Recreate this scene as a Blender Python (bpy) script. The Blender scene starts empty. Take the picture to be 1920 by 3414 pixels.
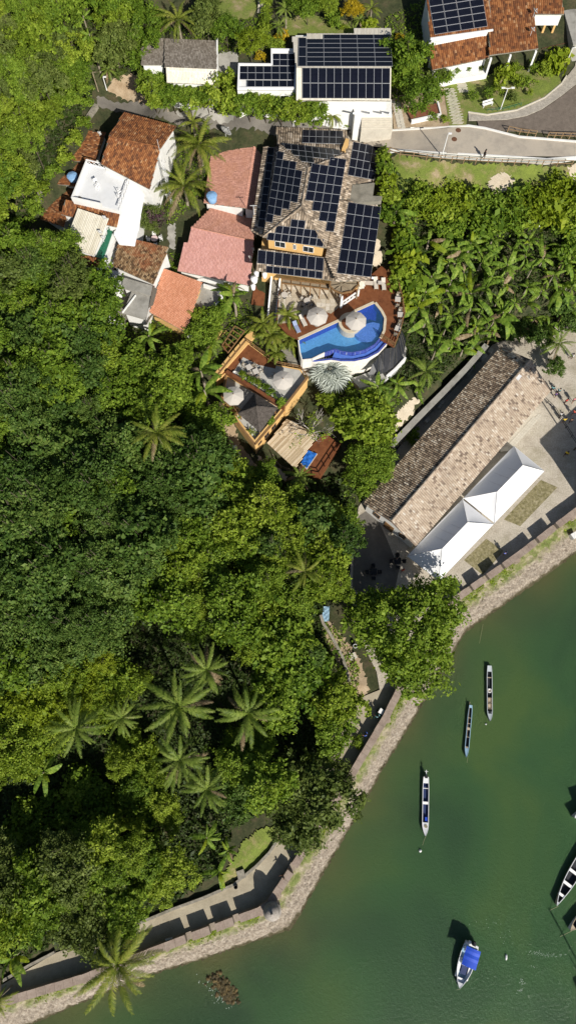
import bpy, math, random
import numpy as np
from mathutils import Vector, Matrix
random.seed(7)
rng = np.random.default_rng(7)
scene = bpy.context.scene
COL = scene.collection

# ------------------------------------------------------------------ camera
TILT = math.radians(16.0); CAMH = 105.0; FPX = 2276.0
cam_d = bpy.data.cameras.new('camera'); cam = bpy.data.objects.new('camera', cam_d); COL.objects.link(cam)
cam_d.sensor_fit = 'VERTICAL'; cam_d.sensor_height = 36.0; cam_d.lens = 24.0
cam_d.clip_start = 1.0; cam_d.clip_end = 2000.0
cam.location = (0, 0, CAMH); cam.rotation_euler = (TILT, 0, 0)
scene.camera = cam
scene.render.resolution_x = 575; scene.render.resolution_y = 1024
# ------------------------------------------------------------------ sky, sun, exposure
SUN_EL = math.radians(35.5)
SHADOW = Vector((-0.45, 0.89, 0)).normalized()          # shadows fall to the upper left of the picture
sun_to = Vector((-SHADOW.x*math.cos(SUN_EL), -SHADOW.y*math.cos(SUN_EL), math.sin(SUN_EL)))
world = bpy.data.worlds.new('World'); scene.world = world; world.use_nodes = True
wn = world.node_tree.nodes; wl = world.node_tree.links
bg = wn['Background']; sky = wn.new('ShaderNodeTexSky'); sky.sky_type = 'NISHITA'; sky.sun_disc = False
sky.sun_elevation = SUN_EL; sky.sun_rotation = math.atan2(sun_to.x, sun_to.y)
wl.new(sky.outputs[0], bg.inputs[0]); bg.inputs[1].default_value = 0.06
sd = bpy.data.lights.new('sun', 'SUN'); sd.energy = 5.0; sd.angle = math.radians(0.5); sd.color = (1.0, 0.95, 0.86)
sun = bpy.data.objects.new('sun', sd); COL.objects.link(sun); sun.location = (30, -40, 120)
sun.rotation_euler = sun_to.to_track_quat('Z', 'Y').to_euler()
scene.view_settings.view_transform = 'Standard'; scene.view_settings.look = 'None'
scene.view_settings.exposure = 0.36; scene.view_settings.gamma = 1.0
scene.cycles.max_bounces = 5; scene.cycles.diffuse_bounces = 3; scene.cycles.transparent_max_bounces = 6

# ------------------------------------------------------------------ placing: a spot in the photograph and a height above the sea give a real place
cT, sT = math.cos(TILT), math.sin(TILT)
def P(px, py, h):
    dx = (px-960)/FPX; dy = (1707-py)/FPX
    s = (CAMH-h)/(cT-dy*sT)
    return Vector((dx*s, (dy*cT+sT)*s, h))
def mk(ox, oy, s): return lambda x, y, h: P(ox+x/s, oy+y/s, h)
K1 = mk(0,0,1.509); K2 = mk(960,0,1.509); K3 = mk(100,350,1.811); K4 = mk(780,400,2.07); K5 = mk(640,880,1.9066)
K6 = mk(1120,1100,1.811); KB = mk(0,2200,1.449); KC = mk(900,1800,1.4206); KD = mk(900,2400,1.4206); KE = mk(1240,500,2.131)
KT = mk(1400,0,2.787); KU = mk(500,0,2.898); KP = mk(820,900,4.025); KQ = mk(1100,900,4.83); KR = mk(1640,1150,3.964)
KW = mk(1380,2180,4.026); KX = mk(1460,3040,3.15); KY = mk(1720,2550,4.295); KL = mk(0,600,2.415)

# ------------------------------------------------------------------ lie of the land
CTRL = [(1300,1700,2.6),(1500,1450,2.6),(1750,1300,2.6),(1900,1250,2.6),(1900,1600,2.6),(1600,1900,2.6),(1250,1850,2.6),(1200,2000,2.6),
(1160,2500,2.6),(900,2900,2.6),(700,3000,2.6),(300,3200,2.6),(50,3310,2.6),(1240,2300,2.6),(1100,2680,2.6),(1450,1950,2.6),
(1290,1420,6),(1400,1330,6),(1550,1150,7),(1400,1150,9),(1700,1000,10),(1850,1000,9),(1600,800,15),(1850,800,15),(1400,800,14),(1350,1000,12),
(1350,600,19),(1650,620,19),(1850,620,19),(1230,470,17.3),(1275,490,18.0),(1330,500,19.8),(700,300,22.4),(850,345,22.2),(1000,370,21.9),(560,305,22.0),(1900,500,20.9),(1600,450,20.9),(1750,300,21.8),(1450,350,21.8),(1300,400,21.4),
(1500,100,22.3),(1900,200,22.3),(1100,250,22.6),(850,250,22.6),(700,200,23),(600,60,24),(900,50,24),(1150,30,24),(300,100,25),(100,200,24),(100,20,27),(1700,-200,27),(500,-200,29),
(900,415,19.2),(600,380,18.0),(420,330,17.8),(350,290,18.6),(750,395,18.6),(500,355,17.9),(300,600,17),(200,700,15.5),(400,800,14),(500,1000,11.5),(620,1050,11),(750,900,13),(800,600,15.5),
(650,600,15.5),(300,900,13),(150,900,13),(100,1100,12),(300,1200,11),(100,1500,11),(400,1500,9),(100,1900,10),(400,1900,8),(700,1700,6.5),(900,1700,5),
(1050,1700,4),(1000,2000,4),(700,2100,5.5),(100,2300,8),(400,2300,6),(800,2400,4.5),(1000,2400,3.5),(100,2700,5),(400,2700,4.5),(700,2700,4),(100,2950,4),
(400,2950,3.5),(850,2750,3.3),(1150,1050,12.0),(1000,1000,13.2),(1000,700,16),(1100,500,18.8),(1150,1300,8),(1300,1250,8.5),(900,1250,8.5),(850,1450,6.5),
(1000,1500,5.5),(1100,1600,4),(1200,1400,6),(-200,500,24),(-200,1500,14),(-200,2500,7),(2100,600,20),(2100,1000,9),(2100,1500,2.6)]
_cp = np.array([list(P(*c)) for c in CTRL]); _n = len(_cp)
_d = np.sqrt(((_cp[:,None,:2]-_cp[None,:,:2])**2).sum(2))
_A = np.zeros((_n+3,_n+3)); _A[:_n,:_n] = _d + np.eye(_n)*(-0.4); _A[:_n,_n] = 1; _A[:_n,_n+1:] = _cp[:,:2]; _A[_n,:_n] = 1; _A[_n+1:,:_n] = _cp[:,:2].T
_w = np.linalg.solve(_A, np.concatenate([_cp[:,2],[0,0,0]]))
def land(X, Y):
    X = np.atleast_1d(np.asarray(X,float)); Y = np.atleast_1d(np.asarray(Y,float))
    r = np.sqrt((X[:,None]-_cp[None,:,0])**2+(Y[:,None]-_cp[None,:,1])**2)
    return r@_w[:_n]+_w[_n]+X*_w[_n+1]+Y*_w[_n+2]
def gz(x, y): return float(land(x, y)[0])
def on_land(px, py, up=0.0):
    h = 8.0
    for _ in range(14):
        p = P(px, py, h+up); h = 0.5*h+0.5*gz(p.x, p.y)
    return Vector((p.x, p.y, h))
def inside(x, y, poly):
    c = False; j = len(poly)-1
    for i in range(len(poly)):
        xi, yi = poly[i][0], poly[i][1]; xj, yj = poly[j][0], poly[j][1]
        if (yi > y) != (yj > y) and x < (xj-xi)*(y-yi)/(yj-yi)+xi: c = not c
        j = i
    return c

# ------------------------------------------------------------------ materials
M = {}
def _new(name):
    m = bpy.data.materials.new(name); m.use_nodes = True
    return m, m.node_tree.nodes, m.node_tree.links, m.node_tree.nodes['Principled BSDF']
def ramp(n, stops):
    r = n.new('ShaderNodeValToRGB'); e = r.color_ramp.elements
    while len(e) < len(stops): e.new(0.5)
    for i, (p, c) in enumerate(stops): e[i].position = p; e[i].color = (*c, 1)
    return r
def mixc(n, l, a, b, fac, mode='MIX'):
    x = n.new('ShaderNodeMix'); x.data_type = 'RGBA'; x.blend_type = mode
    for s, v in ((6, a), (7, b)):
        if isinstance(v, tuple): x.inputs[s].default_value = (*v, 1)
        else: l.new(v, x.inputs[s])
    if isinstance(fac, (int, float)): x.inputs[0].default_value = fac
    else: l.new(fac, x.inputs[0])
    return x.outputs[2]
def noise(n, l, scale, detail=4.0, rough=0.6, vec=None, dist=0.0):
    t = n.new('ShaderNodeTexNoise'); t.inputs['Scale'].default_value = scale; t.inputs['Detail'].default_value = detail
    t.inputs['Roughness'].default_value = rough; t.inputs['Distortion'].default_value = dist
    l.new(vec if vec else pos(n), t.inputs['Vector']); return t
def pos(n):
    g = n.get('GEO')
    if not g: g = n.new('ShaderNodeNewGeometry'); g.name = 'GEO'
    return g.outputs['Position']
def surf(name, cols, scale=1.0, rough=0.8, fine=0.25, bump=0.0, bscale=12.0, spec=0.3, stain=None, stain_scale=0.5, stain_amt=0.5, metal=0.0):
    """a plain surface: colours wandering over the surface, finer grain, optional stains and relief"""
    m, n, l, b = _new(name)
    t = noise(n, l, scale, 5, 0.65)
    r = ramp(n, [(0.3+0.4*i/max(1, len(cols)-1), c) for i, c in enumerate(cols)]) if len(cols) > 1 else None
    if r: l.new(t.outputs[0], r.inputs[0]); c = r.outputs[0]
    else: c = cols[0]
    f = noise(n, l, bscale, 3, 0.7); g = ramp(n, [(0.25, (1-fine,)*3), (0.75, (1+fine*0.6,)*3)]); l.new(f.outputs[0], g.inputs[0])
    c = mixc(n, l, c, g.outputs[0], 1.0, 'MULTIPLY')
    if stain:
        s = noise(n, l, stain_scale, 6, 0.7); q = ramp(n, [(0.5, (0,0,0)), (0.68, (1,1,1))]); l.new(s.outputs[0], q.inputs[0])
        k = n.new('ShaderNodeMath'); k.operation = 'MULTIPLY'; k.inputs[1].default_value = stain_amt; l.new(q.outputs[0], k.inputs[0])
        c = mixc(n, l, c, stain, k.outputs[0])
    l.new(c, b.inputs['Base Color']); b.inputs['Roughness'].default_value = rough; b.inputs['Specular IOR Level'].default_value = spec
    b.inputs['Metallic'].default_value = metal
    if bump:
        bp = n.new('ShaderNodeBump'); bp.inputs['Strength'].default_value = bump; bp.inputs['Distance'].default_value = 0.08
        l.new(f.outputs[0], bp.inputs['Height']); l.new(bp.outputs[0], b.inputs['Normal'])
    M[name] = m; return m
def tiles(name, stops, stain=None, stain_scale=0.35, stain_amt=0.7, rough=0.85):
    """roof tiles: every tile has its own tint, with lichen and soot lying over whole areas"""
    m, n, l, b = _new(name)
    a = n.new('ShaderNodeAttribute'); a.attribute_name = 'tint'
    r = ramp(n, stops); l.new(a.outputs['Fac'], r.inputs[0]); c = r.outputs[0]
    f = noise(n, l, 9.0, 3, 0.7); g = ramp(n, [(0.25, (0.75,)*3), (0.75, (1.15,)*3)]); l.new(f.outputs[0], g.inputs[0])
    c = mixc(n, l, c, g.outputs[0], 1.0, 'MULTIPLY')
    if stain:
        s = noise(n, l, stain_scale, 7, 0.72); q = ramp(n, [(0.46, (0,0,0)), (0.62, (1,1,1))]); l.new(s.outputs[0], q.inputs[0])
        k = n.new('ShaderNodeMath'); k.operation = 'MULTIPLY'; k.inputs[1].default_value = stain_amt; l.new(q.outputs[0], k.inputs[0])
        c = mixc(n, l, c, stain, k.outputs[0])
    l.new(c, b.inputs['Base Color']); b.inputs['Roughness'].default_value = rough; b.inputs['Specular IOR Level'].default_value = 0.2
    M[name] = m; return m
def leafmat(name, c0, c1, c2, trans=0.3, rough=0.55):
    """leaves: tint differs from leaf to leaf and from plant to plant"""
    m, n, l, b = _new(name)
    g = n.get('GEO') or n.new('ShaderNodeNewGeometry'); g.name = 'GEO'
    oi = n.new('ShaderNodeObjectInfo')
    ad = n.new('ShaderNodeMath'); ad.operation = 'MULTIPLY_ADD'; ad.inputs[1].default_value = 0.5; ad.inputs[2].default_value = 0.0
    l.new(g.outputs['Random Per Island'], ad.inputs[0])
    a2 = n.new('ShaderNodeMath'); a2.operation = 'MULTIPLY_ADD'; a2.inputs[1].default_value = 0.28; l.new(oi.outputs['Random'], a2.inputs[0]); l.new(ad.outputs[0], a2.inputs[2])
    t = noise(n, l, 0.35, 3, 0.6); a3 = n.new('ShaderNodeMath'); a3.operation = 'MULTIPLY_ADD'; a3.inputs[1].default_value = 0.45; l.new(t.outputs[0], a3.inputs[0]); l.new(a2.outputs[0], a3.inputs[2])
    r = ramp(n, [(0.2, c0), (0.6, c1), (1.0, c2)]); l.new(a3.outputs[0], r.inputs[0])
    l.new(r.outputs[0], b.inputs['Base Color']); b.inputs['Roughness'].default_value = max(rough,0.5); b.inputs['Specular IOR Level'].default_value = 0.14
    tr = n.new('ShaderNodeBsdfTranslucent'); mx = n.new('ShaderNodeMixShader'); mx.inputs[0].default_value = trans
    tc = mixc(n, l, r.outputs[0], (1.3, 1.3, 0.5), 1.0, 'MULTIPLY'); l.new(tc, tr.inputs[0])
    l.new(b.outputs[0], mx.inputs[1]); l.new(tr.outputs[0], mx.inputs[2]); l.new(mx.outputs[0], n['Material Output'].inputs[0])
    M[name] = m; return m

tiles('tile_rust', [(0.0,(0.09,0.038,0.02)),(0.25,(0.175,0.066,0.026)),(0.6,(0.245,0.094,0.034)),(0.9,(0.31,0.135,0.05)),(1.0,(0.39,0.23,0.12))], (0.09,0.04,0.022), 0.7, 0.5)
tiles('tile_mossy', [(0.0,(0.045,0.03,0.018)),(0.3,(0.12,0.07,0.035)),(0.6,(0.19,0.12,0.06)),(1.0,(0.30,0.21,0.12))], (0.28,0.09,0.035), 0.33, 0.7)
tiles('tile_pink', [(0.0,(0.38,0.19,0.14)),(0.5,(0.47,0.235,0.175)),(1.0,(0.55,0.29,0.22))], (0.40,0.19,0.11), 0.5, 0.45)
tiles('tile_rose', [(0.0,(0.46,0.235,0.20)),(0.5,(0.52,0.27,0.235)),(1.0,(0.58,0.32,0.28))], (0.44,0.22,0.17), 0.4, 0.4)
tiles('tile_orange', [(0.0,(0.47,0.20,0.115)),(0.5,(0.55,0.24,0.14)),(1.0,(0.61,0.29,0.18))], (0.45,0.19,0.10), 0.5, 0.45)
tiles('tile_cream', [(0.0,(0.50,0.46,0.36)),(0.5,(0.58,0.54,0.44)),(1.0,(0.66,0.62,0.52))], (0.40,0.36,0.26), 0.5, 0.4)
tiles('tile_white', [(0.0,(0.74,0.74,0.74)),(1.0,(0.84,0.84,0.83))], (0.6,0.6,0.57), 0.5, 0.2)
tiles('tile_tan', [(0.0,(0.09,0.07,0.055)),(0.22,(0.19,0.15,0.11)),(0.5,(0.30,0.235,0.17)),(0.8,(0.40,0.325,0.245)),(1.0,(0.52,0.45,0.37))], (0.08,0.065,0.05), 0.5, 0.5)
tiles('tile_store', [(0.0,(0.14,0.105,0.08)),(0.08,(0.25,0.19,0.145)),(0.14,(0.36,0.285,0.215)),(0.6,(0.42,0.34,0.262)),(0.9,(0.48,0.405,0.32)),(1.0,(0.55,0.50,0.43))], (0.25,0.195,0.15), 0.4, 0.5)
tiles('tile_store_lifted', [(0.0,(0.10,0.075,0.055)),(0.2,(0.24,0.175,0.12)),(0.5,(0.40,0.30,0.205)),(0.8,(0.54,0.43,0.31)),(1.0,(0.66,0.58,0.46))], (0.15,0.11,0.08), 0.5, 0.45)  # same tile as the other slope, brightened against the shade it lies in
tiles('tile_grey', [(0.0,(0.15,0.125,0.10)),(0.5,(0.21,0.18,0.15)),(1.0,(0.30,0.265,0.225))], (0.13,0.11,0.085), 0.6, 0.4)
tiles('tile_pale', [(0.0,(0.58,0.53,0.44)),(1.0,(0.70,0.66,0.57))], (0.5,0.45,0.36), 0.6, 0.3)
tiles('tile_bamboo', [(0.0,(0.38,0.29,0.18)),(0.5,(0.55,0.44,0.30)),(1.0,(0.66,0.56,0.42))], (0.34,0.26,0.16), 0.5, 0.3)

surf('white_wall', [(0.66,0.66,0.64),(0.76,0.75,0.73)], 0.5, 0.8, 0.06, stain=(0.48,0.45,0.39), stain_scale=0.8, stain_amt=0.35)
surf('white_floor', [(0.60,0.61,0.62),(0.68,0.68,0.68)], 0.4, 0.75, 0.05, stain=(0.5,0.49,0.46), stain_scale=0.7, stain_amt=0.3)
surf('white_paint', [(0.72,0.72,0.72)], 1, 0.5, 0.05)
surf('yellow_wall', [(0.58,0.36,0.135),(0.66,0.42,0.17)], 0.7, 0.85, 0.06, stain=(0.45,0.26,0.1), stain_scale=1.2, stain_amt=0.3)
surf('deck', [(0.105,0.036,0.014),(0.165,0.058,0.022),(0.20,0.078,0.032)], 1.2, 0.6, 0.2, stain=(0.09,0.032,0.014), stain_scale=0.5, stain_amt=0.4)
surf('deck_pale', [(0.17,0.15,0.12),(0.25,0.22,0.18)], 1.2, 0.8, 0.25)
surf('timber', [(0.16,0.085,0.035),(0.26,0.15,0.065)], 2, 0.7, 0.25)
surf('timber_grey', [(0.20,0.16,0.11),(0.32,0.26,0.18)], 2, 0.8, 0.3)
surf('fence_wood', [(0.20,0.13,0.07),(0.30,0.20,0.11)], 2, 0.8, 0.2)
surf('grout', [(0.30,0.26,0.19),(0.36,0.31,0.24)], 2, 0.9, 0.15)
for k_, c_ in enumerate(((0.46,0.40,0.31),(0.52,0.47,0.38),(0.58,0.53,0.45),(0.42,0.36,0.27))): surf('paving_%d' % k_, [tuple(v*0.93 for v in c_), c_], 2, 0.8, 0.15)
surf('patio', [(0.40,0.34,0.25),(0.52,0.46,0.36),(0.60,0.56,0.48)], 1.6, 0.75, 0.2, 0.2, 5.0, stain=(0.30,0.25,0.18), stain_scale=0.6, stain_amt=0.35)
surf('terrace', [(0.36,0.35,0.32),(0.46,0.45,0.415)], 0.8, 0.8, 0.1, stain=(0.17,0.165,0.15), stain_scale=0.5, stain_amt=0.5)
surf('concrete', [(0.24,0.23,0.205),(0.36,0.345,0.31)], 0.7, 0.85, 0.18, stain=(0.14,0.13,0.11), stain_scale=0.6, stain_amt=0.6)
surf('concrete_old', [(0.16,0.15,0.12),(0.27,0.25,0.205)], 0.8, 0.85, 0.2, stain=(0.09,0.085,0.07), stain_scale=0.6, stain_amt=0.6)
surf('road', [(0.30,0.26,0.215),(0.40,0.35,0.285),(0.44,0.38,0.30)], 0.22, 0.9, 0.12, 0.1, 9.0, stain=(0.24,0.22,0.19), stain_scale=0.5, stain_amt=0.55)
surf('street', [(0.11,0.10,0.088),(0.17,0.155,0.135)], 0.3, 0.9, 0.2, 0.1, 9.0, stain=(0.22,0.20,0.17), stain_scale=0.4, stain_amt=0.5)  # asphalt, darkened further so the houses' shade is in the colour
surf('boardwalk', [(0.13,0.105,0.085),(0.19,0.155,0.125)], 1.5, 0.85, 0.3)
surf('kerb_white', [(0.62,0.61,0.58),(0.72,0.71,0.69)], 1.0, 0.8, 0.1)
surf('pavers', [(0.30,0.27,0.225),(0.42,0.38,0.32)], 2.0, 0.9, 0.35, 0.4, 4.5)
surf('slab', [(0.44,0.40,0.33),(0.56,0.52,0.44)], 1.3, 0.85, 0.15)
surf('gravel', [(0.36,0.315,0.25),(0.46,0.41,0.335),(0.52,0.47,0.39)], 0.5, 0.95, 0.4, 0.5, 5.0, stain=(0.22,0.20,0.11), stain_scale=0.28, stain_amt=0.45)
surf('cobble_moss', [(0.13,0.12,0.05),(0.24,0.21,0.11),(0.34,0.30,0.19)], 2.2, 0.95, 0.45, 0.7, 4.0)
surf('walkway', [(0.31,0.265,0.19),(0.42,0.37,0.275)], 0.4, 0.9, 0.18, 0.15, 7.0, stain=(0.20,0.17,0.12), stain_scale=0.5, stain_amt=0.5)
surf('dirt', [(0.27,0.19,0.115),(0.42,0.33,0.225)], 0.6, 0.95, 0.25, 0.3, 5.0)
surf('sand', [(0.44,0.37,0.27),(0.56,0.49,0.38)], 0.6, 0.95, 0.2, 0.2, 5.0)
surf('mulch', [(0.15,0.055,0.028),(0.24,0.095,0.05)], 2, 0.95, 0.4)
surf('coping', [(0.24,0.18,0.145),(0.36,0.29,0.24)], 0.9, 0.9, 0.2, 0.3, 5.0, stain=(0.16,0.13,0.10), stain_scale=0.7, stain_amt=0.5)
surf('rampart', [(0.25,0.20,0.155),(0.36,0.30,0.245)], 0.8, 0.9, 0.25, 0.4, 4.0, stain=(0.13,0.12,0.08), stain_scale=0.7, stain_amt=0.5)
surf('turret_stone', [(0.24,0.21,0.185),(0.40,0.365,0.33)], 1.6, 0.9, 0.3, 0.4, 6.0, stain=(0.08,0.075,0.07), stain_scale=0.9, stain_amt=0.6)
surf('stone_wall', [(0.20,0.18,0.145),(0.34,0.31,0.255)], 1.2, 0.9, 0.35, 0.6, 3.0, stain=(0.10,0.10,0.06), stain_scale=0.7, stain_amt=0.5)
surf('pool_stone', [(0.62,0.58,0.52),(0.74,0.71,0.66)], 1.5, 0.8, 0.14, 0.4, 4.0)
surf('pool_edge', [(0.48,0.41,0.29),(0.56,0.49,0.37)], 1.5, 0.7, 0.1)
surf('awning_black', [(0.012,0.013,0.016),(0.022,0.023,0.028)], 1.5, 0.45, 0.2, spec=0.4)
surf('canvas', [(0.44,0.405,0.36),(0.49,0.455,0.41)], 0.8, 0.85, 0.05)
surf('tent', [(0.70,0.70,0.71),(0.76,0.76,0.77)], 0.5, 0.5, 0.04, stain=(0.6,0.6,0.61), stain_scale=0.5, stain_amt=0.4)
surf('thatch', [(0.045,0.037,0.032),(0.085,0.072,0.062),(0.11,0.095,0.085)], 2.5, 0.95, 0.45, 0.6, 8.0)
surf('bark', [(0.06,0.048,0.034),(0.11,0.09,0.065)], 3.0, 0.95, 0.3)
surf('bark_pale', [(0.30,0.27,0.23),(0.44,0.41,0.36)], 3.0, 0.95, 0.2)
surf('palm_bark', [(0.20,0.165,0.12),(0.32,0.28,0.215)], 3.0, 0.95, 0.2)
surf('metal', [(0.55,0.56,0.57)], 1, 0.4, 0.05, metal=0.0)
surf('dark_metal', [(0.03,0.03,0.032)], 1, 0.5, 0.1)
surf('dark', [(0.02,0.02,0.022)], 1, 0.7, 0.1)
surf('rust', [(0.10,0.045,0.025),(0.16,0.075,0.04)], 2, 0.8, 0.2)
surf('tank_blue', [(0.16,0.30,0.50),(0.22,0.37,0.56)], 2, 0.6, 0.08)
surf('tank_grey', [(0.36,0.36,0.35),(0.48,0.48,0.465)], 1.5, 0.8, 0.12, stain=(0.28,0.27,0.25), stain_scale=1.2, stain_amt=0.5)
surf('dish', [(0.62,0.61,0.58)], 1, 0.6, 0.05)
surf('dish_mesh', [(0.26,0.26,0.25),(0.34,0.34,0.33)], 3, 0.7, 0.2)
surf('green_paint', [(0.02,0.13,0.075)], 1, 0.6, 0.1)
surf('wicker', [(0.20,0.165,0.12),(0.28,0.24,0.18)], 5, 0.8, 0.2)
surf('wicker_dark', [(0.05,0.04,0.032)], 5, 0.8, 0.2)
surf('cushion', [(0.50,0.46,0.40)], 2, 0.9, 0.05)
surf('towel_blue', [(0.24,0.29,0.42)], 2, 0.9, 0.1)
surf('plastic_white', [(0.78,0.77,0.76)], 1, 0.4, 0.03)
surf('rose_cloth', [(0.62,0.48,0.47)], 1, 0.9, 0.05)
surf('terracotta', [(0.36,0.15,0.08)], 2, 0.8, 0.15)
surf('pot_white', [(0.62,0.60,0.57)], 2, 0.7, 0.1)
surf('tarp_blue', [(0.015,0.10,0.42),(0.025,0.15,0.50)], 2.5, 0.45, 0.1)
surf('canopy_blue', [(0.008,0.05,0.42),(0.012,0.07,0.52)], 2.5, 0.6, 0.06)
surf('hull_white', [(0.66,0.67,0.68)], 1, 0.4, 0.05, stain=(0.5,0.5,0.47), stain_scale=1.5, stain_amt=0.4)
surf('hull_grey', [(0.42,0.46,0.48)], 1, 0.5, 0.08)
surf('hull_blue', [(0.26,0.40,0.52)], 1, 0.5, 0.08)
surf('wood_boat', [(0.33,0.26,0.18),(0.46,0.38,0.28)], 3, 0.7, 0.15)
surf('boat_dark', [(0.022,0.024,0.03)], 2, 0.7, 0.2)
surf('boat_navy', [(0.02,0.035,0.11)], 2, 0.6, 0.15)
surf('boat_cyan', [(0.30,0.45,0.50)], 2, 0.6, 0.1)
surf('rope', [(0.30,0.27,0.17)], 2, 0.9, 0.1)
surf('foam', [(0.34,0.40,0.34)], 2, 0.8, 0.1)
surf('glass_dark', [(0.02,0.025,0.03)], 1, 0.15, 0.05, spec=0.5)
surf('skin', [(0.30,0.16,0.10)], 1, 0.6, 0.03)
surf('skin_dark', [(0.14,0.07,0.045)], 1, 0.6, 0.03)
surf('hair', [(0.015,0.012,0.01)], 1, 0.7, 0.1)
for nm, c in (('blue',(0.05,0.12,0.45)),('yellow',(0.62,0.46,0.03)),('red',(0.50,0.05,0.04)),('white',(0.7,0.7,0.7)),('black',(0.02,0.02,0.022)),('pink',(0.55,0.22,0.24)),('teal',(0.12,0.28,0.30)),('purple',(0.16,0.10,0.33)),('grey',(0.25,0.25,0.26))):
    surf('cloth_'+nm, [c], 1, 0.9, 0.08)
surf('forest_floor', [(0.022,0.03,0.010),(0.045,0.05,0.02),(0.075,0.06,0.032)], 0.6, 0.95, 0.4, 0.5, 3.0)
surf('reef', [(0.018,0.018,0.010),(0.07,0.052,0.020),(0.16,0.11,0.04)], 2.0, 0.8, 0.45, 0.6, 3.0)

leafmat('leaf_yellow', (0.054,0.100,0.008),(0.17,0.24,0.020),(0.32,0.385,0.048), 0.3)
leafmat('leaf_mid', (0.040,0.086,0.008),(0.122,0.195,0.018),(0.235,0.315,0.036), 0.3)
leafmat('leaf_dark', (0.022,0.050,0.008),(0.064,0.118,0.020),(0.15,0.21,0.044), 0.24)
leafmat('leaf_olive', (0.034,0.056,0.010),(0.090,0.125,0.024),(0.17,0.205,0.050), 0.24)
leafmat('leaf_lime', (0.094,0.140,0.010),(0.187,0.250,0.016),(0.281,0.330,0.025), 0.35)
leafmat('leaf_gold', (0.22,0.17,0.010),(0.42,0.31,0.015),(0.52,0.38,0.03), 0.35)
leafmat('leaf_banana', (0.042,0.088,0.009),(0.135,0.22,0.027),(0.27,0.345,0.060), 0.3, 0.5)
leafmat('leaf_coco', (0.060,0.092,0.009),(0.149,0.190,0.023),(0.287,0.287,0.057), 0.3, 0.4)
leafmat('leaf_palm', (0.050,0.090,0.012),(0.14,0.20,0.030),(0.25,0.30,0.065), 0.26, 0.5)
leafmat('leaf_silver', (0.20,0.22,0.185),(0.36,0.39,0.345),(0.54,0.57,0.53), 0.1, 0.5)
leafmat('leaf_purple', (0.05,0.06,0.025),(0.11,0.06,0.075),(0.22,0.085,0.165), 0.2)
leafmat('leaf_gap_shade', (0.012,0.024,0.005),(0.030,0.052,0.010),(0.060,0.085,0.018), 0.15)  # ground cover leaves, darkened to stand for shade in the gaps
leafmat('leaf_dry', (0.10,0.07,0.035),(0.21,0.155,0.085),(0.32,0.25,0.16), 0.15)

# rubble bank: earth and dry grass at the top, bare stones below, dark weed at the tide line
m, n, l, b = _new('rubble')
t = noise(n, l, 3.2, 5, 0.75); r = ramp(n, [(0.3,(0.13,0.10,0.072)),(0.5,(0.27,0.225,0.175)),(0.7,(0.42,0.375,0.31))]); l.new(t.outputs[0], r.inputs[0])
sx = n.new('ShaderNodeSeparateXYZ'); l.new(pos(n), sx.inputs[0]); wob = noise(n, l, 1.1, 4, 0.7)
ad = n.new('ShaderNodeMath'); ad.operation = 'MULTIPLY_ADD'; ad.inputs[1].default_value = 0.9; l.new(wob.outputs[0], ad.inputs[0]); l.new(sx.outputs[2], ad.inputs[2])
e = ramp(n, [(0.58,(0,0,0)),(0.70,(1,1,1))]); mr = n.new('ShaderNodeMapRange'); mr.inputs[1].default_value = 0.0; mr.inputs[2].default_value = 3.0; l.new(ad.outputs[0], mr.inputs[0]); l.new(mr.outputs[0], e.inputs[0])
g2 = noise(n, l, 0.7, 4, 0.7); gr = ramp(n, [(0.38,(0.30,0.26,0.18)),(0.48,(0.20,0.195,0.085)),(0.58,(0.12,0.15,0.035))]); l.new(g2.outputs[0], gr.inputs[0])
c = mixc(n, l, r.outputs[0], gr.outputs[0], e.outputs[0]); td = ramp(n, [(0.24,(1,1,1)),(0.34,(0,0,0))]); l.new(mr.outputs[0], td.inputs[0])
c = mixc(n, l, c, (0.06,0.05,0.022), td.outputs[0]); f = noise(n, l, 6.0, 3, 0.7); gg = ramp(n, [(0.25,(0.65,)*3),(0.75,(1.2,)*3)]); l.new(f.outputs[0], gg.inputs[0])
l.new(mixc(n, l, c, gg.outputs[0], 1.0, 'MULTIPLY'), b.inputs['Base Color']); b.inputs['Roughness'].default_value = 0.95
bp = n.new('ShaderNodeBump'); bp.inputs['Strength'].default_value = 0.5; bp.inputs['Distance'].default_value = 0.1; l.new(f.outputs[0], bp.inputs['Height']); l.new(bp.outputs[0], b.inputs['Normal'])
M['rubble'] = m
# lawn: mown grass with bare patches
m, n, l, b = _new('lawn')
t = noise(n, l, 0.33, 5, 0.65); r = ramp(n, [(0.34,(0.32,0.25,0.15)),(0.42,(0.21,0.20,0.065)),(0.52,(0.135,0.175,0.026)),(0.7,(0.19,0.235,0.035))]); l.new(t.outputs[0], r.inputs[0])
f = noise(n, l, 6.0, 4, 0.75); g = ramp(n, [(0.25,(0.55,)*3),(0.75,(1.3,)*3)]); l.new(f.outputs[0], g.inputs[0])
l.new(mixc(n, l, r.outputs[0], g.outputs[0], 1.0, 'MULTIPLY'), b.inputs['Base Color']); b.inputs['Roughness'].default_value = 0.95
bp = n.new('ShaderNodeBump'); bp.inputs['Strength'].default_value = 0.5; bp.inputs['Distance'].default_value = 0.1; l.new(f.outputs[0], bp.inputs['Height']); l.new(bp.outputs[0], b.inputs['Normal'])
M['lawn'] = m
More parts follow.
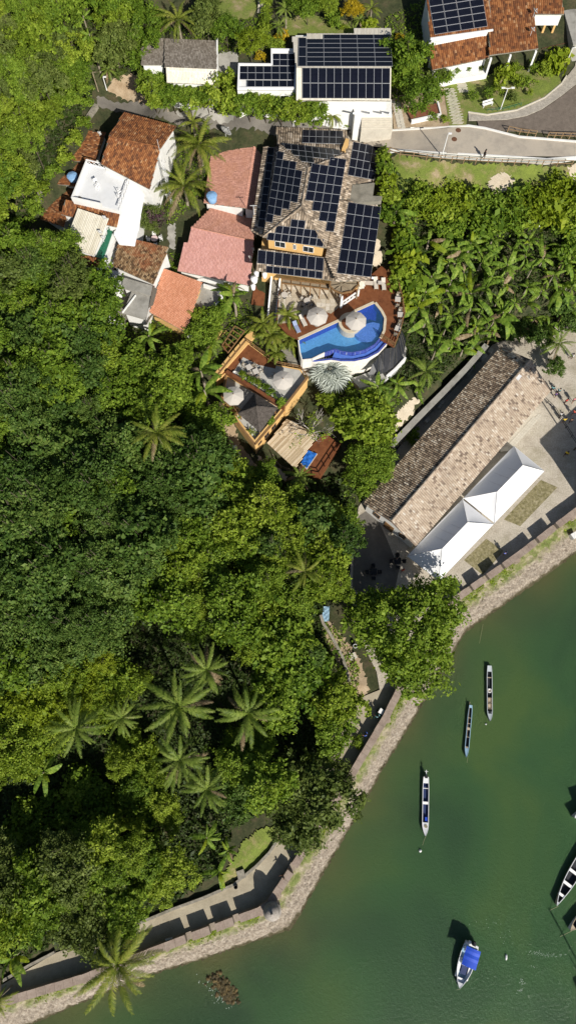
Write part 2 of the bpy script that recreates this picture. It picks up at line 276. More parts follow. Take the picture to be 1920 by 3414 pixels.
# sea: murky green water, light scatters inside it so shadows on it are soft
m, n, l, b = _new('sea')
t = noise(n, l, 0.05, 3, 0.5, dist=0.6); r = ramp(n, [(0.30,(0.032,0.068,0.034)),(0.5,(0.045,0.098,0.039)),(0.68,(0.068,0.116,0.038))]); l.new(t.outputs[0], r.inputs[0])
a = n.new('ShaderNodeAttribute'); a.attribute_name = 'shallow'
l.new(mixc(n, l, r.outputs[0], (0.13,0.105,0.045), a.outputs['Fac']), b.inputs['Base Color']); b.inputs['Roughness'].default_value = 0.12; b.inputs['IOR'].default_value = 1.33; b.inputs['Specular IOR Level'].default_value = 0.35
b.inputs['Subsurface Weight'].default_value = 1.0; b.inputs['Subsurface Radius'].default_value = (1.0, 1.0, 1.0); b.inputs['Subsurface Scale'].default_value = 0.7
w1 = noise(n, l, 2.2, 5, 0.7); w2 = noise(n, l, 6.0, 3, 0.6)
ad = n.new('ShaderNodeMath'); ad.operation = 'MULTIPLY_ADD'; ad.inputs[1].default_value = 0.35; l.new(w2.outputs[0], ad.inputs[0]); l.new(w1.outputs[0], ad.inputs[2])
bp = n.new('ShaderNodeBump'); bp.inputs['Strength'].default_value = 0.5; bp.inputs['Distance'].default_value = 0.15; l.new(ad.outputs[0], bp.inputs['Height']); l.new(bp.outputs[0], b.inputs['Normal'])
M['sea'] = m
# pool water: clear, over a tiled basin
m, n, l, b = _new('pool_water')
b.inputs['Base Color'].default_value = (0.10,0.32,0.62,1); b.inputs['Roughness'].default_value = 0.04; b.inputs['Alpha'].default_value = 0.16; b.inputs['IOR'].default_value = 1.33
w1 = noise(n, l, 2.5, 3, 0.5); bp = n.new('ShaderNodeBump'); bp.inputs['Strength'].default_value = 0.2; bp.inputs['Distance'].default_value = 0.1; l.new(w1.outputs[0], bp.inputs['Height']); l.new(bp.outputs[0], b.inputs['Normal'])
M['pool_water'] = m
def mosaic(name, a, c, sc=6.0):
    m, n, l, b = _new(name)
    br = n.new('ShaderNodeTexBrick'); br.offset = 0.0; br.inputs['Color1'].default_value = (*a,1); br.inputs['Color2'].default_value = (*a,1); br.inputs['Mortar'].default_value = (*c,1)
    br.inputs['Scale'].default_value = sc; br.inputs['Mortar Size'].default_value = 0.06; br.inputs['Brick Width'].default_value = 1.0; br.inputs['Row Height'].default_value = 1.0
    l.new(pos(n), br.inputs['Vector']); w = noise(n, l, 3.0, 3, 0.6, dist=1.0)
    g = ramp(n, [(0.3,(0.8,)*3),(0.7,(1.2,)*3)]); l.new(w.outputs[0], g.inputs[0])
    l.new(mixc(n, l, br.outputs[0], g.outputs[0], 1.0, 'MULTIPLY'), b.inputs['Base Color']); b.inputs['Roughness'].default_value = 0.3
    M[name] = m
mosaic('pool_light', (0.085,0.27,0.53), (0.10,0.30,0.57), 5.0)
mosaic('pool_ledge', (0.07,0.15,0.48), (0.10,0.19,0.53), 4.0)
mosaic('pool_deep', (0.006,0.010,0.24), (0.02,0.035,0.36), 5.0)
mosaic('pool_band', (0.025,0.045,0.28), (0.20,0.24,0.42), 5.0)
# solar glass with the fine lines of its cells
m, n, l, b = _new('solar_glass')
tc = n.new('ShaderNodeTexCoord'); br = n.new('ShaderNodeTexBrick'); br.offset = 0.0
br.inputs['Color1'].default_value = (0.004,0.005,0.010,1); br.inputs['Color2'].default_value = (0.006,0.007,0.014,1); br.inputs['Mortar'].default_value = (0.014,0.017,0.028,1)
br.inputs['Scale'].default_value = 5.4; br.inputs['Mortar Size'].default_value = 0.05; br.inputs['Brick Width'].default_value = 1.0; br.inputs['Row Height'].default_value = 1.0
l.new(tc.outputs['Object'], br.inputs['Vector']); l.new(br.outputs[0], b.inputs['Base Color']); b.inputs['Roughness'].default_value = 0.3; b.inputs['Specular IOR Level'].default_value = 0.14
M['solar_glass'] = m
surf('solar_frame', [(0.30,0.31,0.33)], 1, 0.45, 0.03)

# ------------------------------------------------------------------ building helpers
def link(o): COL.objects.link(o); return o
class MB:
    def __init__(s): s.v = []; s.f = []; s.m = []
    def add(s, vs, fs, mi=0):
        k = len(s.v); s.v += [tuple(p) for p in vs]; s.f += [tuple(i+k for i in f) for f in fs]; s.m += [mi]*len(fs); return s
    def box(s, c, size, rz=0.0, mi=0):
        cx, cy, cz = c; a, b2, d = size[0]/2, size[1]/2, size[2]/2; ca, sa = math.cos(rz), math.sin(rz)
        vs = [(cx+x*ca-y*sa, cy+x*sa+y*ca, cz+z) for z in (-d, d) for x, y in ((-a,-b2),(a,-b2),(a,b2),(-a,b2))]
        return s.add(vs, [(3,2,1,0),(4,5,6,7),(0,1,5,4),(1,2,6,5),(2,3,7,6),(3,0,4,7)], mi)
    def beam(s, p, q, w, h, mi=0):
        p = Vector(p); q = Vector(q); d = (q-p).normalized(); u = Vector((0,0,1)) if abs(d.z) < 0.95 else Vector((1,0,0))
        a = d.cross(u).normalized()*w/2; b2 = a.cross(d).normalized()*h/2
        vs = [e+i+j for e in (p, q) for i, j in ((-a,-b2),(a,-b2),(a,b2),(-a,b2))]
        return s.add(vs, [(3,2,1,0),(4,5,6,7),(0,1,5,4),(1,2,6,5),(2,3,7,6),(3,0,4,7)], mi)
    def tube(s, pts, rad, n=8, mi=0, cap=True):
        pts = [Vector(p) for p in pts]; rad = rad if isinstance(rad, (list, tuple)) else [rad]*len(pts); rings = []
        for i, p in enumerate(pts):
            d = (pts[min(i+1, len(pts)-1)]-pts[max(i-1, 0)]).normalized(); u = Vector((0,0,1)) if abs(d.z) < 0.9 else Vector((1,0,0))
            a = d.cross(u).normalized(); b2 = a.cross(d)
            rings.append([p+(a*math.cos(t)+b2*math.sin(t))*rad[i] for t in [2*math.pi*k/n for k in range(n)]])
        vs = [v for r in rings for v in r]
        fs = [(i*n+k, i*n+(k+1) % n, (i+1)*n+(k+1) % n, (i+1)*n+k) for i in range(len(pts)-1) for k in range(n)]
        if cap: fs += [tuple(range(n-1,-1,-1)), tuple((len(pts)-1)*n+k for k in range(n))]
        return s.add(vs, fs, mi)
    def lathe(s, c, prof, n=16, mi=0):
        c = Vector(c); vs = [c+Vector((r*math.cos(2*math.pi*k/n), r*math.sin(2*math.pi*k/n), z)) for r, z in prof for k in range(n)]
        fs = [(i*n+k, i*n+(k+1) % n, (i+1)*n+(k+1) % n, (i+1)*n+k) for i in range(len(prof)-1) for k in range(n)]
        fs += [tuple(range(n-1,-1,-1)), tuple((len(prof)-1)*n+k for k in range(n))]
        return s.add(vs, fs, mi)
    def prism(s, poly, z0, z1, mi=0):
        poly = ccw(poly); n = len(poly); g = lambda z, i: z[i] if isinstance(z, (list, tuple)) else z
        vs = [(p[0], p[1], g(z0, i)) for i, p in enumerate(poly)]+[(p[0], p[1], g(z1, i)) for i, p in enumerate(poly)]
        return s.add(vs, [tuple(range(n-1,-1,-1)), tuple(range(n, 2*n))]+[(i, (i+1) % n, n+(i+1) % n, n+i) for i in range(n)], mi)
    def slab(s, pts, t, mi=0):
        """a plate of thickness t hanging below a polygon in space"""
        pts = ccw(pts); n = len(pts); vs = [Vector(p)-Vector((0,0,t)) for p in pts]+[Vector(p) for p in pts]
        return s.add(vs, [tuple(range(n-1,-1,-1)), tuple(range(n, 2*n))]+[(i, (i+1) % n, n+(i+1) % n, n+i) for i in range(n)], mi)
    def mesh(s, name, mats, org=None, smooth=False):
        o = Vector(org) if org is not None else Vector((0,0,0))
        me = bpy.data.meshes.new(name); me.from_pydata([(x-o.x, y-o.y, z-o.z) for x, y, z in s.v], [], s.f)
        for k in ([mats] if isinstance(mats, str) else mats): me.materials.append(M[k])
        if not isinstance(mats, str): me.polygons.foreach_set('material_index', s.m)
        if smooth: me.polygons.foreach_set('use_smooth', [True]*len(me.polygons))
        me.update(); return me
    def build(s, name, mats, parent=None, smooth=False, org=None):
        w = Vector(wloc(parent)) if parent is not None else (Vector(org) if org is not None else Vector((0,0,0)))
        o = bpy.data.objects.new(name, s.mesh(name, mats, w, smooth)); link(o)
        if parent is not None: o.parent = parent
        else: o.location = w
        return o
def wloc(o):
    v = Vector((0,0,0))
    while o is not None: v += Vector(o.location); o = o.parent
    return v
def ccw(poly):
    a = sum(poly[i][0]*poly[(i+1) % len(poly)][1]-poly[(i+1) % len(poly)][0]*poly[i][1] for i in range(len(poly)))
    return list(poly) if a > 0 else list(reversed(poly))
def tag(o, label, cat, group=None):
    o['label'] = label; o['category'] = cat
    if group: o['group'] = group
    return o
def thing(name, label, cat, loc, group=None):
    o = bpy.data.objects.new(name, None); o.location = loc; o.empty_display_size = 0.3; link(o); return tag(o, label, cat, group)
def struct(o): o['kind'] = 'structure'; return o
def stuff(o, label=None, cat=None):
    o['kind'] = 'stuff'
    if label: o['label'] = label
    if cat: o['category'] = cat
    return o
def dup(root, loc, rz=0.0, label=None, sc=1.0, group=None):
    r = root.copy(); link(r); r.location = loc; r.rotation_euler = (0, 0, rz); r.scale = (sc,)*3
    if label: r['label'] = label
    if group: r['group'] = group
    for ch in list(root.children):
        c = ch.copy(); link(c); c.parent = r
        for g in ch.children: d = g.copy(); link(d); d.parent = c
    return r
def np_mesh(name, V, F, mats, tint=None, smooth=False, mi=None):
    """quads from arrays"""
    me = bpy.data.meshes.new(name); V = np.asarray(V, np.float32); F = np.asarray(F, np.int32)
    me.vertices.add(len(V)); me.vertices.foreach_set('co', V.ravel())
    me.loops.add(F.size); me.loops.foreach_set('vertex_index', F.ravel())
    me.polygons.add(len(F)); me.polygons.foreach_set('loop_start', np.arange(0, F.size, F.shape[1], dtype=np.int32)); me.polygons.foreach_set('loop_total', np.full(len(F), F.shape[1], np.int32))
    for k in ([mats] if isinstance(mats, str) else mats): me.materials.append(M[k])
    if mi is not None: me.polygons.foreach_set('material_index', np.asarray(mi, np.int32))
    if tint is not None:
        a = me.attributes.new('tint', 'FLOAT', 'FACE'); a.data.foreach_set('value', np.asarray(tint, np.float32))
    if smooth: me.polygons.foreach_set('use_smooth', np.ones(len(F), bool))
    me.update(calc_edges=True); me.validate(); return me
def obj(name, me, parent=None, loc=None):
    o = bpy.data.objects.new(name, me); link(o)
    if parent is not None: o.parent = parent
    if loc is not None: o.location = loc
    return o
def flat(poly):
    A = np.array([list(p) for p in poly]); c = A.mean(0); B = A-c
    k, *_ = np.linalg.lstsq(B[:,:2], B[:,2], rcond=None)
    return [Vector((p.x, p.y, c[2]+(p.x-c[0])*k[0]+(p.y-c[1])*k[1])) for p in poly]
def tile_roof(parent, poly, mat, pitch=0.30, row=0.42, amp=0.07, lift=0.03, name='roof_tiles', board='concrete_old', over=0.0):
    """poly: a flat polygon in space whose first two points are the eave; barrel tiles run up the slope"""
    poly = flat([Vector(p) for p in poly]); a, b = poly[0], poly[1]
    u = (b-a).normalized(); nrm = Vector((0,0,0))
    for i in range(len(poly)): nrm += (poly[i]-a).cross(poly[(i+1) % len(poly)]-a)
    nrm.normalize()
    if nrm.z < 0: nrm = -nrm
    v = nrm.cross(u).normalized()
    if sum(((p-a).dot(v) for p in poly)) < 0: v = -v
    q = [((p-a).dot(u), (p-a).dot(v)) for p in poly]
    u0 = min(x for x, _ in q); u1 = max(x for x, _ in q); nc = max(2, int(round((u1-u0)/pitch))); w = (u1-u0)/nc
    prof = [(-0.5,0.0),(-0.26,0.75),(0.0,1.0),(0.26,0.75),(0.5,0.0)]
    Vs, Fs, Tn = [], [], []; k = 0; org = wloc(parent)
    for c in range(nc):
        uc = u0+(c+0.5)*w; hits = []
        for i in range(len(q)):
            (x0, y0), (x1, y1) = q[i], q[(i+1) % len(q)]
            if (x0 > uc) != (x1 > uc): hits.append(y0+(y1-y0)*(uc-x0)/(x1-x0))
        if len(hits) < 2: continue
        v0, v1 = min(hits), max(hits); nr = max(1, int(round((v1-v0)/row))); h = (v1-v0)/nr; jit = random.uniform(-0.02, 0.02)
        for r_ in range(nr):
            e0 = v0+r_*h; e1 = v0+(r_+1)*h+0.03; ju = random.uniform(-0.012, 0.012); jl = lift+random.uniform(-0.006, 0.012)
            for vv, ll in ((e0, jl), (e1, 0.0)):
                for ox, oz in prof:
                    p = a+u*(uc+ox*w*1.02+ju)+v*(vv+(jit if vv == e0 else 0))+nrm*(oz*amp+ll); Vs.append((p.x-org.x, p.y-org.y, p.z-org.z))
            Fs += [(k+j, k+j+1, k+6+j, k+5+j) for j in range(4)]; Tn += [random.random()]*4; k += 10
    o = obj(name, np_mesh(name, Vs, Fs, mat, Tn), parent); o['kind'] = 'stuff'
    MB().slab([p-nrm*0.012 for p in poly], 0.12).build('roof_board', board, parent)
    return o
def ridge(parent, p, q, mat, r=0.13, name='ridge_cap'):
    p = Vector(p); q = Vector(q); n = max(1, int((q-p).length/0.42)); m_ = MB(); d = (q-p)/n
    for i in range(n): m_.tube([p+d*i, p+d*(i+1.08)], [r*1.1, r*0.9], 8)
    me = m_.mesh(name, mat, wloc(parent)); a = me.attributes.new('tint', 'FLOAT', 'FACE')
    per = 10; tn = [random.random() for _ in range(n) for _ in range(per)]; a.data.foreach_set('value', tn)
    o = obj(name, me, parent); o['kind'] = 'stuff'; return o
def solar(parent, a, b, d, nu, nv, rows=None, gu=0.02, gv=0.035, lift=0.16):
    """panels laid from corner a towards b (nu of them) and towards d (nv rows); rows gives the first and last column of each row"""
    a, b, d = Vector(a), Vector(b), Vector(d); u = (b-a)/nu; v = (d-a)/nv
    nrm = u.cross(v).normalized()
    if nrm.z < 0: nrm = -nrm
    def quad(mu, mv, z):
        x = u*(0.5-mu/u.length); y = v*(0.5-mv/v.length); q = [-x-y, x-y, x+y, -x+y]
        if u.cross(v).z < 0: q = q[::-1]
        return [p+nrm*z for p in q]
    m_ = MB(); lo, hi = quad(gu/2, gv/2, 0.0), quad(gu/2, gv/2, 0.04)
    m_.add(lo+hi, [(3,2,1,0),(4,5,6,7),(0,1,5,4),(1,2,6,5),(2,3,7,6),(3,0,4,7)], 1)
    m_.add(quad(gu/2+0.028, gv/2+0.028, 0.044), [(0,1,2,3)], 0)
    me = m_.mesh('solar_panel', ['solar_glass', 'solar_frame']); org = wloc(parent); out = []
    for j in range(nv):
        lo, hi = rows[j] if rows else (0, nu)
        for i in range(lo, hi): out.append(obj('solar_panel', me, parent, a+u*(i+0.5)+v*(j+0.5)+nrm*lift-org))
    return out
# ================================================================== THE SETTING
PADS = []                                                # level places cut into the hill
def sheet(name, pts, mat, pad=True, t=0.0):
    m_ = MB()
    pts = ccw(pts)
    if t: m_.slab(pts, t)
    else: m_.add(pts, [tuple(range(len(pts)))])
    o = struct(m_.build(name, mat))
    if pad: PADS.append([Vector(p) for p in pts])
    return o
def chain(pts, step):
    out = [Vector(pts[0])]
    for a, b in zip(pts, pts[1:]):
        a, b = Vector(a), Vector(b); n = max(1, int((b-a).length/step))
        out += [a+(b-a)*(i+1)/n for i in range(n)]
    return out
def offset(pts, d):
    """a line in plan moved d metres to its left"""
    out = []
    for i, p in enumerate(pts):
        t = Vector(pts[min(i+1, len(pts)-1)])-Vector(pts[max(i-1, 0)]); t.z = 0; t.normalize(); out.append(Vector((p[0]-t.y*d, p[1]+t.x*d, p[2])))
    return out
# ---- sea
# ---- sea wall line (outer edge of the parapet) and shore line
COPE = [P(x, y, 4.0) for x, y in [(-420,3520),(-60,3385),(0,3359),(276,3277),(552,3170),(870,3050),(905,3026),(925,2995),(1041,2815),(1178,2595),(1294,2400),(1350,2286),(1440,2130),(1519,2010),(1730,1862),(1920,1716),(2300,1420)]]
SHORE = [P(x, y, 0.0) for x, y in [(-420,3620),(0,3440),(104,3414),(300,3330),(497,3252),(700,3190),(966,3100),(1000,3052),(1090,2890),(1175,2745),(1290,2540),(1379,2400),(1424,2318),(1548,2110),(1710,1997),(1920,1845),(2300,1560)]]
# the water surface; it turns brownish over the shallows at the wall
sx_ = np.concatenate([[-900,-300,-100], np.arange(-60,75,1.2), [110,300,900]]); sy_ = np.concatenate([[-900,-300,-90], np.arange(-60,60,1.2), [100,300,500]])
SX, SY = np.meshgrid(sx_, sy_); wx, wy = SX.ravel(), SY.ravel(); dmin = np.full(len(wx), 1e9)
for a, b in zip(SHORE, SHORE[1:]):
    dx_, dy_ = b.x-a.x, b.y-a.y; t_ = np.clip(((wx-a.x)*dx_+(wy-a.y)*dy_)/(dx_*dx_+dy_*dy_), 0, 1); dmin = np.minimum(dmin, np.hypot(wx-a.x-t_*dx_, wy-a.y-t_*dy_))
ii = np.arange(len(wx)).reshape(len(sy_), len(sx_)); me = np_mesh('sea', np.stack([wx, wy, wx*0], -1), np.stack([ii[:-1,:-1], ii[:-1,1:], ii[1:,1:], ii[1:,:-1]], -1).reshape(-1, 4), 'sea')
at_ = me.attributes.new('shallow', 'FLOAT', 'POINT'); at_.data.foreach_set('value', (0.75*np.exp(-dmin/3.2)*(0.7+0.3*np.sin(wx*0.5)*np.cos(wy*0.37))).astype(np.float32)); struct(obj('sea', me))
INNER = offset(COPE, 0.9)
LAND = [(p.x, p.y) for p in INNER]+[(400,60),(400,400),(-400,400),(-400,-40)]
# ---- quay and walk
quay = [(1195,1690),(1175,1800),(1165,1930),(1170,2050),(1210,2150),(1255,2240),(1265,2300)]
quay_in = [P(x, y, 2.6) for x, y in quay]
wall_q = [p.copy() for p in INNER[11:]]
for p in wall_q: p.z = 2.6
sheet('quay_square', quay_in+wall_q+[P(x, y, 2.6) for x, y in [(2300,1050),(1900,1060),(1720,1115),(1640,1150),(1475,1318),(1330,1490)]], 'gravel')
walk_in = [P(x, y, 2.6) for x, y in [(1265,2300),(1190,2330),(1150,2420),(1090,2560),(1020,2680),(950,2780),(921,2812),(856,2887),(780,2949),(573,3032),(469,3080),(186,3177),(14,3280),(-300,3400)]]
wall_w = [p.copy() for p in INNER[:12]]
for p in wall_w: p.z = 2.6
sheet('walkway', walk_in+wall_w, 'walkway')
for poly in ([(1235,905),(1335,950),(1110,1185),(1010,1145)], [(905,1260),(1010,1335),(885,1480),(770,1390)]):
    sheet('cobbled_bed', [K6(x, y, 2.606) for x, y in poly], 'cobble_moss', False)
sheet('asphalt_path', [P(x, y, 2.605) for x, y in [(1195,1720),(1240,1690),(1290,1800),(1330,1900),(1310,1990),(1230,2010),(1175,1960),(1178,1820)]], 'street', False)
# ---- village road, boardwalk, pavements at the top
rz = lambda x: 18.6+(21.0-18.6)*min(1.0, max(0.0, (x-300)/500.0))
RW = [(300,668),(480,662),(700,650),(800,644),(800,771),(760,768),(560,758),(480,742),(300,720)]; RE = [(800,644),(900,636),(1000,650),(1160,692),(1449,716),(1600,720),(1600,800),(1449,788),(1100,785),(800,771)]
sheet('road', flat([K2(x, y, rz(x)) for x, y in RW]), 'road'); sheet('road', [K2(x, y, 21.0) for x, y in RE], 'road')
sheet('boardwalk', [K2(x, y, 21.12) for x, y in [(950,608),(1100,604),(1200,585),(1280,550),(1380,480),(1449,425),(1600,330),(1600,700),(1449,688),(1240,662),(1100,658),(960,640)]], 'boardwalk', True, 0.1)
sheet('pavement', [K2(x, y, 21.2) for x, y in [(905,563),(1000,578),(1150,555),(1290,492),(1375,420),(1440,335),(1449,300),(1600,200),(1600,325),(1449,420),(1380,475),(1280,545),(1200,580),(1100,599),(950,604),(908,604)]], 'pavers', True, 0.16)
sheet('lawn', [K2(x, y, 21.3) for x, y in [(780,440),(890,400),(1000,375),(1250,345),(1345,345),(1375,418),(1290,490),(1150,552),(1000,576),(903,562),(895,628),(810,632),(790,500)]], 'lawn')
sheet('garden_path', [K2(x, y, 21.25) for x, y in [(520,500),(560,480),(780,430),(795,500),(815,632),(740,638),(620,640),(530,650)]], 'dirt')
sheet('stair_lawn', [KU(x, y, 24.2) for x, y in [(430,-60),(1050,-60),(1040,60),(990,180),(860,190),(700,120),(520,160)]], 'lawn')
sheet('top_lawn', [K2(x, y, 23.6) for x, y in [(-30,90),(60,60),(170,85),(330,110),(330,170),(120,170),(0,180)]], 'lawn')
# the white kerb along the road
def kerb(name, pts, w, h, mat, z0=None):
    m_ = MB(); c = [Vector(p) for p in pts]; l_ = offset(c, w/2); r_ = offset(c, -w/2)
    for i in range(len(c)-1):
        pl = [l_[i], l_[i+1], r_[i+1], r_[i]]; zz = [c[i].z+h, c[i+1].z+h, c[i+1].z+h, c[i].z+h]
        if sum(pl[k][0]*pl[(k+1) % 4][1]-pl[(k+1) % 4][0]*pl[k][1] for k in range(4)) < 0: zz = zz[::-1]
        m_.prism(pl, c[i].z-0.9, zz)
    return m_.build(name, mat)
struct(kerb('kerb', [K2(x, y, rz(x)) for x, y in [(305,665),(480,659),(700,646),(905,634),(985,646),(1160,690),(1449,714),(1600,718)]], 0.28, 0.16, 'kerb_white'))
struct(kerb('lower_kerb', [K2(x, y, rz(x)) for x, y in [(500,752),(760,770),(1100,788),(1300,802),(1449,790),(1600,802)]], 0.22, 0.14, 'kerb_white'))
struct(kerb('lawn_edging', [K2(x, y, 21.3) for x, y in [(905,563),(1000,577),(1150,553),(1290,490),(1375,419),(1400,380)]], 0.16, 0.06, 'slab'))
# ---- patio, decks and pool levels (built later) also cut into the hill
HOTEL_PATIO = [K4(x, y, 14.0) for x, y in [(225,1040),(700,1120),(960,1080),(1010,1010),(1100,1040),(1140,1120),(1170,1300),(1180,1450),(1090,1560),(900,1640),(700,1640),(560,1560),(400,1430),(230,1400)]]
PADS.append([p-Vector((0,0,0.4)) for p in HOTEL_PATIO])
def pad_level(X, Y, Z):
    for poly in PADS:
        A = np.array([list(p) for p in poly]); ce = A.mean(0); B = A-ce
        cx, *_ = np.linalg.lstsq(np.c_[B[:,:2], np.ones(len(B))], B[:,2], rcond=None)
        x0, y0 = A[:,:2].min(0)-1.3; x1, y1 = A[:,:2].max(0)+1.3
        for i in np.nonzero((X > x0)&(X < x1)&(Y > y0)&(Y < y1))[0]:
            near = inside(X[i], Y[i], poly)
            if not near:
                for t in range(8):
                    if inside(X[i]+1.05*math.cos(t*0.785), Y[i]+1.05*math.sin(t*0.785), poly): near = True; break
            if near: Z[i] = min(Z[i], (X[i]-ce[0])*cx[0]+(Y[i]-ce[1])*cx[1]+cx[2]+ce[2]-0.12)
    return Z
xs = np.concatenate([[-400,-220,-130,-95], np.arange(-80,80.1,0.9), [95,130,220,400]]); ys = np.concatenate([[-120,-80], np.arange(-60,140,0.9), [155,190,260,400]])
GX, GY = np.meshgrid(xs, ys); gx, gy = GX.ravel(), GY.ravel()
GZ = np.clip(np.concatenate([land(gx[i:i+4000], gy[i:i+4000]) for i in range(0, len(gx), 4000)]), 0.5, 34)
GZ += (np.sin(gx*0.9+1.3*np.sin(gy*0.7))*np.cos(gy*1.1))*0.10
GZ = pad_level(gx, gy, GZ)
for i in range(len(gx)):
    if not inside(gx[i], gy[i], LAND): GZ[i] = -3.0
nx, ny = len(xs), len(ys)
idx = np.arange(nx*ny).reshape(ny, nx)
F = np.stack([idx[:-1,:-1], idx[:-1,1:], idx[1:,1:], idx[1:,:-1]], -1).reshape(-1, 4)
ter = struct(obj('ground', np_mesh('ground', np.stack([gx, gy, GZ], -1), F, 'forest_floor', smooth=True)))
def hz(x, y):
    """height of the finished ground"""
    i = int(np.searchsorted(xs, x))-1; j = int(np.searchsorted(ys, y))-1; i = min(max(i, 0), nx-2); j = min(max(j, 0), ny-2)
    u = (x-xs[i])/(xs[i+1]-xs[i]); v = (y-ys[j])/(ys[j+1]-ys[j]); Z = GZ.reshape(ny, nx)
    return float(Z[j,i]*(1-u)*(1-v)+Z[j,i+1]*u*(1-v)+Z[j+1,i]*(1-u)*v+Z[j+1,i+1]*u*v)
def spot(px, py, up=0.0):
    h = 8.0
    for _ in range(16):
        p = P(px, py, h+up); h = 0.5*h+0.5*hz(p.x, p.y)
    return Vector((p.x, p.y, h))
def drape(name, pix, mat, off=0.05, step=0.3):
    """a sheet of ground cover that follows the slope"""
    poly = [spot(x, y) for x, y in pix]; x0 = min(p.x for p in poly); x1 = max(p.x for p in poly); y0 = min(p.y for p in poly); y1 = max(p.y for p in poly)
    vs, fs, seen = [], [], {}
    def vid(i, j):
        if (i, j) not in seen:
            x = x0+i*step; y = y0+j*step; x += 0.15*math.sin(i*12.9+j*78.2); y += 0.15*math.sin(i*39.3+j*11.1)
            seen[(i, j)] = len(vs); vs.append((x, y, hz(x, y)+off))
        return seen[(i, j)]
    for i in range(int((x1-x0)/step)+1):
        for j in range(int((y1-y0)/step)+1):
            if inside(x0+(i+0.5)*step, y0+(j+0.5)*step, poly): fs.append((vid(i,j), vid(i+1,j), vid(i+1,j+1), vid(i,j+1)))
    return struct(MB().add(vs, fs).build(name, mat, smooth=True))
drape('grass_bank', [(1305,520),(1420,535),(1600,548),(1780,552),(1905,558),(1915,600),(1800,612),(1700,640),(1560,628),(1430,650),(1350,640),(1300,590)], 'lawn')
drape('bare_earth', [(1640,590),(1680,575),(1715,600),(1700,640),(1650,650),(1620,620)], 'sand', 0.09)
drape('bare_earth', [(1890,555),(1960,545),(1960,640),(1905,610)], 'sand', 0.09)
drape('street', [(325,320),(460,335),(560,365),(700,375),(800,385),(960,400),(1170,440),(1170,480),(1000,470),(880,440),(790,430),(600,420),(420,380),(325,352)], 'street')
drape('dirt_yard', [(355,300),(385,255),(460,245),(470,300),(505,345),(420,335)], 'dirt', 0.07)
drape('concrete_yard', [(725,180),(790,170),(795,250),(765,275),(722,270)], 'concrete', 0.07)
drape('street_side', [(590,365),(700,360),(780,378),(780,400),(690,400),(590,385)], 'concrete', 0.08)
drape('sandy_slope', [(1300,1400),(1370,1330),(1420,1350),(1330,1450),(1300,1440)], 'sand', 0.06)
drape('courtyard', [(860,1520),(905,1540),(960,1590),(950,1610),(900,1600),(870,1560)], 'sand', 0.06)
drape('courtyard', [(735,1375),(775,1400),(800,1480),(860,1560),(800,1560),(760,1480)], 'dirt', 0.06)
drape('grass_verge', [(735,2930),(775,2870),(810,2810),(860,2765),(910,2755),(935,2785),(921,2806),(856,2878),(800,2925),(740,2955)], 'lawn', 0.16)
drape('village_yard', [(560,760),(585,740),(585,830),(565,830)], 'concrete', 0.06)
drape('trail', [(1080,2050),(1140,2120),(1200,2200),(1230,2300),(1180,2360),(1130,2300),(1120,2200),(1070,2120)], 'dirt', 0.06)
drape('rear_alley', [(1330,1480),(1480,1310),(1620,1150),(1660,1170),(1520,1330),(1370,1510)], 'dirt', 0.05)

# ---- rampart along the sea
ramp_o = thing('sea_rampart', 'long weathered stone rampart with notched parapet along the green water', 'rampart', COPE[9])
m_ = MB(); m_c = MB()
def wall_run(m_, a, b, w, z0, z1, mi=0):
    a, b = Vector(a), Vector(b); d = (b-a); d.z = 0; d.normalize(); n = Vector((-d.y, d.x, 0))*w
    m_.prism([a, b, b+n, a+n], z0, z1, mi)
for a, b in zip(COPE, COPE[1:]): wall_run(m_, a, b, 0.9, -1.0, 2.95)
for p in COPE[1:-1]: m_.lathe((p.x, p.y, 0), [(0.5,-1.0),(0.5,2.94)], 10)
m_.build('base_wall', 'rampart', ramp_o)
notched = {4: True, 7: True, 13: True, 14: True, 12: True, 15: True}
for i, (a, b) in enumerate(zip(COPE, COPE[1:])):
    L = (b-a).length; d = (b-a)/L
    if i in notched: n = max(1, int(round(L/3.35))); runs = [(k*L/n+(0.42 if k else 0.0), (k+1)*L/n-(0.42 if k < n-1 else 0.0)) for k in range(n)]
    else: n = max(1, int(L/6)); runs = [(k*L/n, (k+1)*L/n) for k in range(n)]
    for s0, s1 in runs:
        z = 3.88+random.uniform(-0.03, 0.03); q = MB(); wall_run(q, a+d*s0, a+d*s1, 0.86, 2.95, z); o = q.build('merlon', 'rampart', ramp_o)
        k = max(1, int((s1-s0)/1.1)); t0 = s0
        for j in range(k):
            t1 = s0+(s1-s0)*(j+1)/k; c = MB(); nn = Vector((-d.y, d.x, 0))*(-0.06+random.uniform(-0.02,0.02)); wall_run(c, a+d*(t0+0.015)+nn, a+d*(t1-0.015)+nn, 1.0, z, z+0.10+random.uniform(-0.015, 0.02)); cs = c.build('coping_stone', 'coping', ramp_o); t0 = t1
